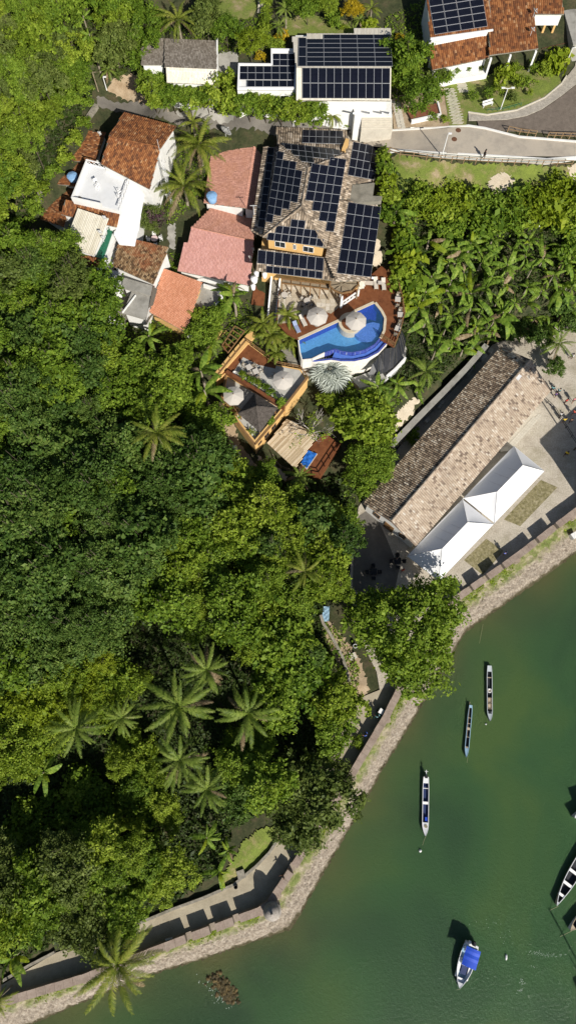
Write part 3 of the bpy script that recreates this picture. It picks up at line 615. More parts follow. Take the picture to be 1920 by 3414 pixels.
# rubble slope below the rampart
def lerp_chain(A, B, n):
    def res(C):
        L = [0]
        for a, b in zip(C, C[1:]): L.append(L[-1]+(Vector(b)-Vector(a)).length)
        return [Vector(C[k-1]).lerp(Vector(C[k]), (t-L[k-1])/(L[k]-L[k-1])) for t in [L[-1]*i/n for i in range(n+1)] for k in [next(j for j in range(1, len(C)) if L[j] >= t-1e-6)]]
    return res(A), res(B)
ca = [Vector((p.x, p.y, 2.1)) for p in offset(COPE, -0.02)]
SEG = 260; RA, RB = lerp_chain(ca, [Vector((p.x, p.y, 0)) for p in SHORE], SEG)
NV = 12; vs = []
for i in range(SEG+1):
    for j in range(NV+1):
        t = j/NV; p = RA[i].lerp(RB[i], t*1.06); p.z = 2.1*(1-t)**0.8-0.35*max(0, t-0.85)/0.15
        p += Vector((random.uniform(-.12,.12), random.uniform(-.12,.12), random.uniform(-.12,.10)))*(0.3 if j == 0 else 1); vs.append(p)
fs = [(i*(NV+1)+j, (i+1)*(NV+1)+j, (i+1)*(NV+1)+j+1, i*(NV+1)+j+1) for i in range(SEG) for j in range(NV)]
struct(MB().add(vs, fs).build('rubble_slope', 'rubble'))
def rocks(name, spots, mat, label, cat):
    Vs, Fs = [], []; k = 0
    for p, r in spots:
        base = np.array([(1,0,0),(0.3,0.9,0.1),(-0.8,0.5,0),(-0.7,-0.6,0),(0.4,-0.9,0),(0.4,0.1,0.6),(-0.35,0.05,0.65)])*r*rng.uniform(0.7,1.3,(7,1)); a = rng.uniform(0, 6.28); ca_, sa_ = math.cos(a), math.sin(a)
        Vs.append(np.stack([p[0]+base[:,0]*ca_-base[:,1]*sa_, p[1]+base[:,0]*sa_+base[:,1]*ca_, p[2]+base[:,2]], -1))
        Fs += [(k,k+1,k+5),(k+1,k+2,k+6),(k+1,k+6,k+5),(k+2,k+3,k+6),(k+3,k+4,k+5),(k+3,k+5,k+6),(k+4,k,k+5)]; k += 7
    return stuff(obj(name, np_mesh(name, np.concatenate(Vs), Fs, mat)), label, cat)
sp = []
for _ in range(4800):
    i = rng.integers(0, SEG); t = rng.uniform(0.3, 1.0)**0.7; p = RA[i].lerp(RB[i], t).lerp(RA[i+1].lerp(RB[i+1], t), rng.uniform()); z = 2.1*(1-t)**0.8-0.1; sp.append(((p.x, p.y, z), rng.uniform(0.10, 0.30)))
rocks('shore_stones', sp, 'rubble', 'pale rubble stones heaped along the foot of the rampart', 'stones')
sp = []
for _ in range(420):
    t = rng.uniform(-1, 1); p = KB(1085+38*t+rng.normal()*16, 1590+50*t+rng.normal()*16, 0.05); sp.append(((p.x, p.y, rng.uniform(-0.15, 0.10)), rng.uniform(0.12, 0.36)))
o = rocks('reef_rock', sp, 'reef', 'brown weedy rocks breaking the water off the lower rampart', 'rocks')
# foam round the reef
sp = []
for _ in range(70):
    t = rng.uniform(-1, 1); p = KB(1050+62*t+rng.normal()*16, 1615+70*t+rng.normal()*14, 0.0); sp.append(((p.x, p.y, 0.0), rng.uniform(0.03, 0.09)))
rocks('sea_foam', sp, 'foam', 'white specks of foam washing round the brown rocks', 'foam')
for nm, lst in (('drift', [(1280,1105,70,10,45),(1330,1115,70,9,40),(1250,1170,30,8,12),(1190,1240,12,18,30),(1185,1285,14,10,20),(1050,960,80,20,16),(1130,1030,60,30,12)]),):
    sp = []
    for x, y, sx, sy, n in lst:
        for _ in range(n): p = KD(x+rng.normal()*sx*0.5, y+rng.normal()*sy*0.5, 0.0); sp.append(((p.x, p.y, 0.0), rng.uniform(0.02, 0.055)))
    rocks('floating_litter', sp, 'foam', 'scattered pale floating scraps on the water near the blue-canopied boat', 'litter')

# ---- sentry turret on the corner
c = P(907, 3042, 5.2); t = thing('sentry_turret', 'round stone sentry turret with weathered dome at the rampart corner', 'turret', (c.x, c.y, 1.0))
q = MB(); q.lathe((c.x, c.y, 0), [(0.7,0.6),(1.05,2.0),(1.05,4.6)], 20); q.build('turret_body', 'turret_stone', t, True)
q = MB(); q.lathe((c.x, c.y, 4.6), [(1.18,0.0),(1.2,0.16),(1.05,0.22),(1.0,0.5),(0.84,0.85),(0.58,1.12),(0.26,1.28),(0.12,1.32)], 20); q.build('dome', 'turret_stone', t, True)
q = MB(); q.lathe((c.x, c.y, 5.9), [(0.1,0.0),(0.17,0.12),(0.15,0.25),(0.03,0.36)], 12); q.build('finial', 'turret_stone', t, True)
for k in range(3):
    an = 0.4+k*1.2-2.2; q = MB(); q.box((c.x+1.04*math.cos(an), c.y+1.04*math.sin(an), 3.7), (0.08, 0.28, 0.7), an); q.build('loophole', 'dark', t)
# ---- low walls
def low_wall(name, label, pts, w, h, mat, dz=-1.5, cat='wall', stones=False):
    pts = [Vector(p) for p in pts]; o = thing(name, label, cat, pts[0]); l_ = offset(pts, w/2); r_ = offset(pts, -w/2)
    for i in range(len(pts)-1):
        q = MB(); z = [pts[i].z+h, pts[i+1].z+h, pts[i+1].z+h, pts[i].z+h]; pl = [l_[i], l_[i+1], r_[i+1], r_[i]]
        if sum(pl[k][0]*pl[(k+1) % 4][1]-pl[(k+1) % 4][0]*pl[k][1] for k in range(4)) < 0: z = z[::-1]
        q.prism(pl, pts[i].z+dz, z); q.build('wall_section', mat, o)
    return o
low_wall('kerb_wall', 'low grey stone kerb wall on the inland side of the curved walkway', [KB(x, y, 2.6) for x, y in [(600,1300),(830,1203),(980,1148),(1130,1083),(1240,992),(1300,930),(1335,878)]], 0.35, 0.45, 'stone_wall')
low_wall('kerb_wall', 'low grey stone kerb wall beside the walkway in the bottom left corner', [KB(x, y, 2.6) for x, y in [(20,1545),(150,1470),(270,1408)]], 0.35, 0.45, 'stone_wall')
q = KB(1165, 1035, 3.0); tag(MB().box((q.x, q.y, 2.9), (1.0, 1.1, 0.9), 0.3).build('stone_block', 'stone_wall', org=(q.x, q.y, 2.45)), 'square grey stone block on the kerb wall of the curved walkway', 'block')
low_wall('winding_wall', 'winding narrow stone wall on the slope left of the big spreading tree', [spot(900+x/1.4206, 1800+y/1.4206, 0.7) for x, y in [(240,355),(252,395),(285,445),(315,500),(345,560),(362,615),(375,672)]], 0.42, 0.75, 'stone_wall')
low_wall('brick_wall', 'low reddish brick garden wall half hidden left of the winding stone wall', [spot(900+x/1.4206, 1800+y/1.4206, 0.4) for x, y in [(205,530),(225,590),(245,650),(262,700)]], 0.4, 0.4, 'coping')
low_wall('retaining_wall', 'long straight grey retaining wall behind the old warehouse', [K6(x, y, 5.4) for x, y in [(335,695),(480,545),(640,385),(790,230),(905,95)]], 0.9, 0.35, 'concrete', -4.0)
low_wall('hillside_wall', 'rough mossy wall running down beside the trees left of the village', [K1(x, y, 17.2) for x, y in [(480,575),(400,650),(330,750),(270,860),(215,960),(180,1040)]], 0.5, 0.6, 'stone_wall', -3)
low_wall('lane_wall', 'pale stone wall at the street corner below the dirt yard', [spot(x, y, 0.5) for x, y in [(322,348),(308,368),(290,395)]], 0.6, 0.6, 'stone_wall')
# ================================================================== BUILDINGS
def on_plane(K, x, y, poly):
    poly = [Vector(p) for p in poly]; n = (poly[1]-poly[0]).cross(poly[2]-poly[0]); a = K(x, y, 0); b = K(x, y, 30); d = b-a
    return a+d*((poly[0]-a).dot(n)/d.dot(n))
def inset(poly, d):
    poly = ccw([Vector(p) for p in poly]); out = []; n = len(poly)
    for i in range(n):
        e0 = (poly[i]-poly[i-1]); e1 = (poly[(i+1) % n]-poly[i]); e0.z = e1.z = 0; e0.normalize(); e1.normalize()
        n0 = Vector((-e0.y, e0.x, 0)); n1 = Vector((-e1.y, e1.x, 0)); b = (n0+n1)
        if b.length < 1e-3: b = n0
        b.normalize(); out.append(poly[i]+b*(d/max(0.35, b.dot(n0))))
    return out
def kp(K, pts, h): return [K(x, y, h) for x, y in pts]
def k3(K, pts):
    q = [K(*p) for p in pts]
    return flat(q) if len(q) > 3 else q
def body(parent, poly, z0, z1, mat, d=0.35, name='wall'):
    return MB().prism(inset(poly, d), z0, z1).build(name, mat, parent)
def shed(name, label, K, pts, mat, wall='white_wall', z0=None, d=0.35, pitch=0.26, row=0.4, amp=0.09, cat='house', drop=0.3, board='concrete_old'):
    """a house under one sloping roof; first two points are its eave"""
    pts = k3(K, pts); low = min(p.z for p in pts); c = sum(pts, Vector())/len(pts); z0 = hz(c.x, c.y)-1.5 if z0 is None else z0
    o = thing(name, label, cat, (c.x, c.y, z0)); tile_roof(o, pts, mat, pitch, row, amp, board=board); ins = inset(pts, d)
    MB().prism(ins, z0, [p.z-0.2 for p in ccw(ins)]).build('wall', wall, o); return o, pts
def window(parent, c, w, h, rz, frame='white_paint'):
    m_ = MB(); ca, sa = math.cos(rz), math.sin(rz); c = Vector(c); nrm = Vector((sa, -ca, 0)); ux = Vector((ca, sa, 0))
    f = MB()
    for s in (-1, 1): f.box(c+ux*s*(w/2), (0.07, 0.1, h+0.07), rz); f.box(c+Vector((0,0,s*h/2)), (w+0.07, 0.1, 0.07), rz)
    f.box(c, (0.05, 0.09, h), rz)
    o = f.build('window', frame, parent); MB().box(c, (w-0.06, 0.05, h-0.06), rz).build('pane', 'glass_dark', o); return o
def rail(parent, pts, h=0.95, step=1.2, mat='timber', r=0.035, rails=(1.0, 0.5), post='post'):
    """posts one by one and the rails between them"""
    pts = [Vector(p) for p in pts]; seen = []
    for a, b in zip(pts, pts[1:]):
        n = max(1, int(round((b-a).length/step)))
        for i in range(n+1):
            p = a+(b-a)*i/n
            if all((p-q).length > 0.2 for q in seen): seen.append(p); MB().beam(p-Vector((0,0,0.1)), p+Vector((0,0,h)), r*2, r*2).build(post, mat, parent)
        for k in rails: z = Vector((0,0,h*k)); MB().beam(a+z, b+z, r*1.6, r*1.6).build('rail', mat, parent)
def coping(parent, pts, w, h, mat, closed=True, name='parapet'):
    pts = [Vector(p) for p in pts]; pts = ccw(pts) if closed else pts; n = len(pts)
    inn = inset(pts, w) if closed else None
    for i in range(n if closed else n-1):
        j = (i+1) % n
        MB().prism([pts[i], pts[j], inn[j], inn[i]], pts[i].z-0.05, pts[i].z+h).build(name, mat, parent)

# ---------------------------------------------------------------- the hotel
ho = thing('hotel', 'large hotel with tan tiled hipped roofs covered in black solar panels', 'hotel', K4(500, 600, 13.5))
ZE, ZR = 22.4, 24.6
NW, NE, SE, SW = K4(318,178,ZE), K4(782,232,ZE), K4(636,884,ZE), K4(205,808,ZE); R1, R2 = K4(512,338,ZR), K4(466,602,ZR)
fW, fE, fS, fN = [SW,NW,R1,R2], [NE,SE,R2,R1], [SW,SE,R2], [NE,NW,R1]
for f in (fW, fE, fS, fN): tile_roof(ho, f, 'tile_tan', 0.36, 0.44, 0.14, 0.035)
for a, b in ((R1,R2),(R1,NW),(R1,NE),(R2,SW),(R2,SE)): ridge(ho, a+Vector((0,0,0.1)), b+Vector((0,0,0.1)), 'tile_tan', 0.16)
up = inset([NW,NE,SE,SW], 0.55); MB().prism(up, 18.0, ZE-0.05).build('upper_wall', 'yellow_wall', ho)
up = ccw(up)
# windows of the yellow upper wall that faces the pool
sw_ = min(up, key=lambda p: p.x+p.y); se_ = max(up, key=lambda p: p.x-p.y); dv = (se_-sw_); rz_ = math.atan2(dv.y, dv.x); nn = Vector((dv.y, -dv.x, 0)).normalized()
for t_, w_, h_ in ((0.22,1.5,1.15),(0.49,0.4,1.0),(0.74,1.5,1.15)):
    c_ = sw_+dv*t_+nn*0.03; window(ho, (c_.x, c_.y, 20.75), w_, h_, rz_)
def pan(K, a, b, d, poly, nu, nv, rows=None, **k): return solar(ho_cur, on_plane(K, *a, poly), on_plane(K, *b, poly), on_plane(K, *d, poly), nu, nv, rows, **k)
ho_cur = ho
pan(K4,(303,222),(222,706),(492,250),fW,9,4,[(0,9),(1,8),(1,7),(2,6)])
pan(K4,(770,278),(684,776),(545,243),fE,8,4,[(0,8),(0,7),(1,6),(1,5)])
pan(K4,(228,830),(614,878),(252,668),fS,8,3,[(0,8),(1,7),(3,5)])
pan(K4,(345,172),(726,216),(356,282),fN,8,3,[(0,8),(1,7),(2,4)])
# lower skirt roofs round the upper storey
ZT, ZO = 20.0, 18.6
sS = [K4(152,1040,ZO), K4(706,1112,ZO), K4(632,952,ZT), K4(168,890,ZT)]
sE = [K4(935,1108,ZO), K4(1006,184,ZO), K4(800,140,ZT), K4(640,960,ZT)]
sEa = [K4(935,1108,ZO), K4(1006,600,ZO), K4(720,545,ZT), K4(632,952,ZT), K4(706,1112,ZO+0.02)]
pl = sE
def ep(x, y): return on_plane(K4, x, y, pl)
tile_roof(ho, [ep(935,1108), ep(1010,590), ep(715,548), ep(630,945), ep(706,1112)], 'tile_tan', 0.36, 0.44, 0.14, 0.035)
tile_roof(ho, [ep(960,440), ep(1003,184), ep(800,140), ep(775,235), ep(720,545), ep(800,545), ep(812,440)], 'tile_tan', 0.36, 0.44, 0.14, 0.035)
tile_roof(ho, sS, 'tile_tan', 0.36, 0.44, 0.14, 0.035)
ridge(ho, sS[1]+Vector((0,0,.1)), sS[2]+Vector((0,0,.1)), 'tile_tan', 0.16); ridge(ho, ep(800,140)+Vector((0,0,.1)), ep(775,235)+Vector((0,0,.1)), 'tile_tan', 0.16)
sW = [K4(205,185,ZT-0.2), K4(120,765,ZT-0.2), K4(212,812,ZT+0.5), K4(312,190,ZT+0.5)]
tile_roof(ho, sW, 'tile_tan', 0.36, 0.44, 0.14, 0.035)
sN = [K4(770,72,20.6), K4(290,55,20.6), K4(300,170,21.6), K4(778,215,21.6)]
tile_roof(ho, sN, 'tile_tan', 0.36, 0.44, 0.14, 0.035)
pan(K4,(820,156),(1000,192),(780,386),pl,4,4); pan(K4,(786,572),(1010,606),(706,1062),pl,4,6)
pan(K4,(168,898),(622,953),(162,990),sS,8,1); pan(K4,(224,1006),(612,1048),(222,1056),sS,8,1)
pan(K4,(475,76),(750,84),(470,166),sN,6,2); pan(K4,(240,196),(168,742),(282,200),sW,10,1)
# flat concrete slab let into the east roof
q = [ep(815,448), ep(965,468), ep(952,556), ep(1014,572), ep(1008,604), ep(786,570), ep(800,545)]; MB().slab([Vector((p.x,p.y,19.75)) for p in q], 0.7).build('flat_slab', 'concrete_old', ho)
lowp = [K4(150,1000,18.0), K4(700,1085,18.0), K4(920,1085,18.0), K4(985,200,18.0), K4(800,150,18.0), K4(300,80,18.0), K4(215,200,18.0)]
MB().prism(inset(lowp, 0.7), 12.5, 18.45).build('lower_wall', 'yellow_wall', ho)
MB().beam(K4(955,1090,14), K4(955,1090,18.4), 0.3, 0.3).build('porch_post', 'white_paint', ho)
MB().beam(K4(780,150,21.6), K4(752,225,21.6), 0.5, 1.2).build('chimney_wall', 'yellow_wall', ho)
b_ = K4(228,700,21.8); MB().box(b_, (0.5,0.4,1.0)).build('vent', 'concrete', ho)
ZP = 14.0
# deck with the patio laid beside it
K5z = lambda x, y: K5(x, y, ZP)
DECK = [K5z(x, y) for x, y in [(672,478),(940,354),(1040,291),(1160,236),(1232,340),(1226,425),(1203,462),(1195,476),(1285,527),(1318,440),(1348,330),(1335,240),(1312,150),(1292,90),(1240,55),(1130,60),(900,60),(560,60),(535,370),(600,440)]]
dk = struct(MB().slab(DECK, 0.35).build('pool_deck', 'deck'))
pt = [K4(x, y, ZP+0.02) for x, y in [(322,1075),(700,1120),(735,1282),(668,1336),(612,1318),(520,1332),(430,1370),(380,1400),(300,1405),(305,1300)]]
patio = struct(MB().slab(pt, 0.05).build('patio', 'grout'))
# irregular paving stones of the patio, each a piece of its own
rp = random.Random(5); cs_ = 0.72; x0 = min(p.x for p in pt); y0 = min(p.y for p in pt); gx_ = int((max(p.x for p in pt)-x0)/cs_)+2; gy_ = int((max(p.y for p in pt)-y0)/cs_)+2
node = {(i, j): Vector((x0+(i+rp.uniform(-.3,.3))*cs_, y0+(j+rp.uniform(-.3,.3))*cs_, ZP+0.02)) for i in range(gx_+1) for j in range(gy_+1)}
for i in range(gx_):
    for j in range(gy_):
        q_ = [node[i,j], node[i+1,j], node[i+1,j+1], node[i,j+1]]; c_ = sum(q_, Vector())/4
        if all(inside(p.x, p.y, pt) for p in q_): MB().prism([c_+(p-c_)*0.93 for p in q_], ZP+0.02, ZP+0.04+rp.uniform(0,.012)).build('paving_stone', 'paving_%d' % rp.randrange(4), patio)
# pool
po = thing('swimming_pool', 'blue tiled swimming pool with curved infinity edge beside the wooden deck', 'pool', K5(960, 460, 12))
OUT = [(680,482),(940,362),(1048,299),(1158,249),(1198,300),(1221,345),(1214,423),(1190,470),(1160,505),(1100,540),(1020,558),(960,552),(905,535),(840,560),(760,600),(702,606),(690,560)]
outer = [K5z(x, y) for x, y in OUT]
MB().prism(outer, 11.6, 12.55).build('pool_floor', 'pool_light', po)
MB().prism([K5(x, y, 13.4) for x, y in [(1048,302),(1158,252),(1216,345),(1203,378),(1150,366),(1085,385),(1060,345)]], 12.5, 12.62).build('deep_floor', 'pool_deep', po)
MB().prism([K5(x, y, 13.5) for x, y in [(1085,383),(1150,366),(1206,380),(1203,420),(1184,465),(1150,490),(1110,488),(1060,468),(1030,440)]], 12.5, 13.35).build('shallow_ledge', 'pool_ledge', po)
for i in range(len(outer)):
    a, b = outer[i], outer[(i+1) % len(outer)]; c_ = Vector((0,0,0))
    d_ = (b-a).normalized(); n_ = Vector((-d_.y, d_.x, 0)); cen = sum(outer, Vector())/len(outer)
    if n_.dot(cen-a) > 0: n_ = -n_
    edge = 7 <= i <= 12
    MB().prism([a, b, b+n_*0.18, a+n_*0.18], 11.5, 13.9 if edge else 13.99).build('pool_wall', 'pool_band' if edge else ('pool_deep' if i < 7 else 'pool_stone'), po)
    if i < 7: MB().prism([a-n_*0.03, b-n_*0.03, b+n_*0.36, a+n_*0.36], 13.9, 14.05+0.002*i).build('coping_stone', 'pool_edge', po)
wt = MB().add([Vector((p.x, p.y, 13.86)) for p in ccw(outer)], [tuple(range(len(outer)))]).build('water', 'pool_water', po)
# half-round island by the pool
c_ = K5z(1005, 372); q = [c_+Vector((1.75*math.cos(t), 1.75*math.sin(t), 0)) for t in [2*math.pi*k/28 for k in range(28)]]
MB().prism(q, 11.8, 14.03).build('island', 'pool_edge', po); MB().prism([c_+(p-c_)*0.75 for p in q], 14.03, 14.05).build('island_floor', 'deck', po)
# overflow channel and curved white stone wall below the infinity edge
arc_i = [K5(x, y, 13.2) for x, y in [(905,560),(960,578),(1020,584),(1100,566),(1160,532),(1200,490)]]
arc_o = [K5(x, y, 13.2) for x, y in [(890,600),(950,615),(1030,615),(1110,598),(1180,560),(1232,505)]]
MB().slab(arc_i+arc_o[::-1], 0.2).build('channel_floor', 'pool_ledge', po)
wo = [K5(x, y, 13.3) for x, y in [(700,610),(780,625),(885,612),(950,622),(1030,622),(1113,604),(1186,565),(1240,505)]]; wi = [K5(x, y, 13.3) for x, y in [(702,600),(780,615),(890,602),(950,611),(1030,611),(1108,594),(1178,556),(1230,499)]]
for i in range(len(wo)-1):
    MB().prism([wo[i], wo[i+1], wi[i+1], wi[i]], 7.0, 13.42).build('curved_wall', 'pool_stone', po)
    MB().prism([wo[i]+Vector((0,0,0)), wo[i+1], wi[i+1], wi[i]], 13.42, 13.46).build('wall_band', 'pool_band', po)
MB().prism([Vector((p.x, p.y, 0)) for p in inset(outer, 0.4)], 6.5, 11.6).build('pool_base', 'pool_stone', po)
# black radial awning below the pool
aw = thing('radial_awning', 'black fan-shaped awning with pale seams below the pool', 'awning', KQ(950, 1450, 8))
ia = [(690,1500),(800,1370),(905,1262),(1045,1245),(1090,1150),(1130,1040),(1150,960)]; oa = [(610,1705),(770,1692),(900,1640),(1010,1568),(1130,1430),(1195,1300),(1222,1120)]
for i in range(6):
    f_ = [KQ(*ia[i],12.9), KQ(*ia[i+1],12.9), KQ(*oa[i+1],11.6), KQ(*oa[i],11.6)]; MB().slab(f_, 0.06).build('awning_panel', 'awning_black', aw)
for i in range(6):
    for t_ in ((0.0, 0.5) if i % 2 else (0.5,)):
        a = KQ(ia[i][0]*(1-t_)+ia[i+1][0]*t_, ia[i][1]*(1-t_)+ia[i+1][1]*t_, 12.95); b = KQ(oa[i][0]*(1-t_)+oa[i+1][0]*t_, oa[i][1]*(1-t_)+oa[i+1][1]*t_, 11.65); MB().beam(a, b, 0.02, 0.02).build('seam', 'concrete_old', aw)
for x, y in ((800,1670),(1010,1560),(1190,1300)): MB().beam(KQ(x,y,6.5), KQ(x,y,11.5), 0.12, 0.12).build('post', 'timber', aw)
o = low_wall('balcony_wall', 'white balustrade below the black fan awning', [KQ(x, y, 9.6) for x, y in [(900,1740),(1040,1620),(1205,1440)]], 0.25, 0.7, 'white_paint', -2.0)
# terrace under the awning
struct(MB().prism([KQ(x, y, 9.5) for x, y in [(330,1750),(640,1640),(900,1400),(1150,1150),(1230,1250),(1210,1440),(1040,1620),(880,1760),(700,1850),(480,1900)]], 5.0, 9.5).build('lower_terrace', 'terrace'))
# octagonal timber balcony roofs
g_ = thing('timber_gazebo', 'weathered brown octagonal timber platform roof at the hotel corner', 'gazebo', K4(760, 1150, 14))
oct_ = [K4(x, y, 17.4) for x, y in [(668,1090),(700,1075),(850,1090),(858,1140),(815,1185),(740,1200),(690,1180),(660,1150)]]
MB().slab(oct_, 0.15).build('platform', 'timber_grey', g_)
c_ = sum(oct_, Vector())/8
for p in oct_: MB().beam(p+Vector((0,0,0.1)), c_+Vector((0,0,0.12)), 0.14, 0.12).build('rafter', 'timber_grey', g_)
for i in range(8): MB().beam(oct_[i]+Vector((0,0,0.12)), oct_[(i+1) % 8]+Vector((0,0,0.12)), 0.2, 0.2).build('edge_beam', 'timber', g_)
for i in (3,5,7): MB().beam(oct_[i]-Vector((0,0,3.4)), oct_[i], 0.18, 0.18).build('post', 'timber_grey', g_)
g_ = thing('timber_pergola', 'long timber pergola with reed cover along the hotel front', 'pergola', K4(500, 1130, 14))
f_ = [K4(x, y, 16.6) for x, y in [(330,1098),(662,1140),(658,1172),(330,1128)]]; MB().slab(f_, 0.06).build('reed_cover', 'timber_grey', g_)
for i in range(6):
    t_ = i/5; a = f_[0].lerp(f_[1], t_); b = f_[3].lerp(f_[2], t_); MB().beam(a+Vector((0,0,0.06)), b+Vector((0,0,0.06))+(b-a)*0.15, 0.12, 0.12).build('rafter', 'timber', g_); MB().beam(b-Vector((0,0,2.6)), b, 0.14, 0.14).build('post', 'timber', g_)
for a, b in ((f_[0],f_[1]),(f_[3],f_[2])): MB().beam(a+Vector((0,0,0.1)), b+Vector((0,0,0.1)), 0.16, 0.16).build('beam', 'timber', g_)
# white balcony with lattice balustrade
g_ = thing('white_balcony', 'white lattice balustrade of the corner balcony above the deck', 'balcony', K4(790, 1220, 14))
a, b = K4(740,1262,15.2), K4(858,1180,15.2); c2 = K4(735,1190,15.2)
for p, q_ in ((a,b),(a,c2)):
    for z in (-0.95, 0.0): MB().beam(p+Vector((0,0,z)), q_+Vector((0,0,z)), 0.18, 0.16).build('rail', 'white_paint', g_)
    n_ = max(3, int((q_-p).length/0.6))
    for i in range(n_):
        s_ = p.lerp(q_, i/n_); e_ = p.lerp(q_, (i+1)/n_); MB().beam(s_-Vector((0,0,0.9)), e_, 0.06, 0.05).build('lattice_bar', 'white_paint', g_); MB().beam(e_-Vector((0,0,0.9)), s_, 0.06, 0.05).build('lattice_bar', 'white_paint', g_)
for p in (a,b,c2): MB().beam(p-Vector((0,0,1.2)), p+Vector((0,0,0.3 if p is not a else 1.6)), 0.3, 0.3).build('post', 'white_paint', g_)
# white tiled strip roof beside it
o = thing('porch_roof', 'small cream tiled porch roof next to the loungers', 'roof', K4(880, 1130, 14)); tile_roof(o, k3(K4,[(862,1168,16.6),(898,1160,16.6),(905,1105,17.2),(868,1110,17.2)]), 'tile_pale', 0.2, 0.35, 0.05); MB().beam(K4(880,1160,14), K4(880,1160,16.5), 0.2, 0.2).build('post', 'white_paint', o)
# outside stair with white strings, west of the patio
g_ = thing('garden_stair', 'long outdoor stair with white side walls left of the patio', 'stairs', K4(265, 1230, 11))
A0, A1, B0, B1 = K4(262,1075,14.2), K4(322,1080,14.2), K4(232,1405,11.4), K4(285,1410,11.4)
for i in range(22):
    t_ = (i+0.5)/22; p = A0.lerp(B0, t_); q_ = A1.lerp(B1, t_); d_ = (B0-A0)/22*0.5; d_.z = 0
    MB().prism([p-d_, q_-d_, q_+d_, p+d_], p.z-0.6, p.z).build('step', 'concrete_old', g_)
for p, q_ in ((A0,B0),(A1,B1)): MB().beam(p+Vector((0,0,0.25)), q_+Vector((0,0,0.25)), 0.22, 1.0).build('side_wall', 'white_paint', g_)
MB().slab([K4(150,1060,13.2), K4(232,1060,13.2), K4(205,1280,12.4), K4(120,1270,12.4)], 0.2).build('side_deck', 'deck', g_)
# deck fence round the pool
g_ = thing('deck_fence', 'brown timber railing round the outer edge of the pool deck', 'railing', K5(1345, 330, 14)); ring = [K5z(x, y) for x, y in [(1200,468),(1285,525),(1318,440),(1347,330),(1333,240),(1310,150),(1290,90),(1240,58)]]; rail(g_, ring, 1.0, 1.3, 'timber', 0.05, (1.0, 0.65, 0.3))
struct(MB().slab([K5z(x, y)+Vector((0,0,0.3)) for x, y in [(1140,75),(1200,20),(1285,85),(1240,110),(1150,105)]], 0.3).build('upper_deck', 'deck'))
drape('rock_garden', [(1250,800),(1262,800),(1275,870),(1255,900),(1240,880)], 'sand', 0.3)

# ---------------------------------------------------------------- the yellow terrace building below the pool
tb = thing('terrace_building', 'yellow walled building with two grey roof terraces below the pool', 'building', K5(450, 900, 6))
ZA, ZB = 10.8, 10.0
T1 = [K5(x, y, ZA) for x, y in [(150,738),(345,497),(540,640),(690,668),(735,735),(592,918),(225,692)]]
T2 = [K5(x, y, ZB) for x, y in [(218,700),(588,925),(400,1148),(265,975),(297,938),(190,858)]]
MB().prism(T1, 5.0, ZA).build('upper_block', 'yellow_wall', tb); MB().prism(T2, 4.0, ZB).build('lower_block', 'yellow_wall', tb)
MB().slab([p+Vector((0,0,0.03)) for p in inset(T1, 0.25)], 0.02).build('upper_floor', 'terrace', tb); MB().slab([p+Vector((0,0,0.03)) for p in inset(T2, 0.25)], 0.02).build('lower_floor', 'terrace', tb)
MB().slab([K5(x, y, ZA+0.06) for x, y in [(155,735),(345,502),(535,642),(530,665),(420,640),(325,592),(262,690),(215,690)]], 0.025).build('wood_deck', 'deck', tb)
for pts_, z in (([(150,738),(345,497)],ZA),([(345,497),(540,640),(690,668),(735,735)],ZA),):
    rail(tb, [K5(x, y, z) for x, y in pts_], 1.0, 1.4, 'timber', 0.055, (1.0,0.5))
coping(tb, T2, 0.28, 0.7, 'yellow_wall'); 
for a, b in zip([K5(x,y,ZB+0.72) for x,y in [(588,925),(400,1148),(265,975),(297,938),(190,858)]], [K5(x,y,ZB+0.72) for x,y in [(400,1148),(265,975),(297,938),(190,858),(218,700)]]): MB().beam(a, b, 0.3, 0.1).build('wall_cap', 'timber', tb)
a, b = K5(592,918,ZA), K5(735,735,ZA); MB().beam(a+Vector((0,0,.4)), b+Vector((0,0,.4)), 0.28, 0.9).build('parapet', 'yellow_wall', tb); MB().beam(a+Vector((0,0,.9)), b+Vector((0,0,.9)), 0.32, 0.1).build('wall_cap', 'timber', tb)
a, b = K5(222,694,ZA), K5(588,922,ZA); MB().beam(a+Vector((0,0,.3)), b+Vector((0,0,.3)), 0.5, 0.9).build('planter_wall', 'deck', tb)
# its windows and doors on the side that faces the water
e0, e1 = K5(400,1148,ZB), K5(588,925,ZB); dv = e1-e0; rz_ = math.atan2(dv.y, dv.x); nn = Vector((dv.y,-dv.x,0)).normalized()
for t_, zc, w_, h_ in ((0.15,8.6,0.8,0.7),(0.38,8.4,1.0,1.2),(0.62,8.4,1.0,1.2),(0.12,5.6,1.2,1.9),(0.4,5.6,1.2,1.9)):
    c_ = e0+dv*t_+nn*0.03; window(tb, (c_.x, c_.y, zc), w_, h_, rz_, 'timber')
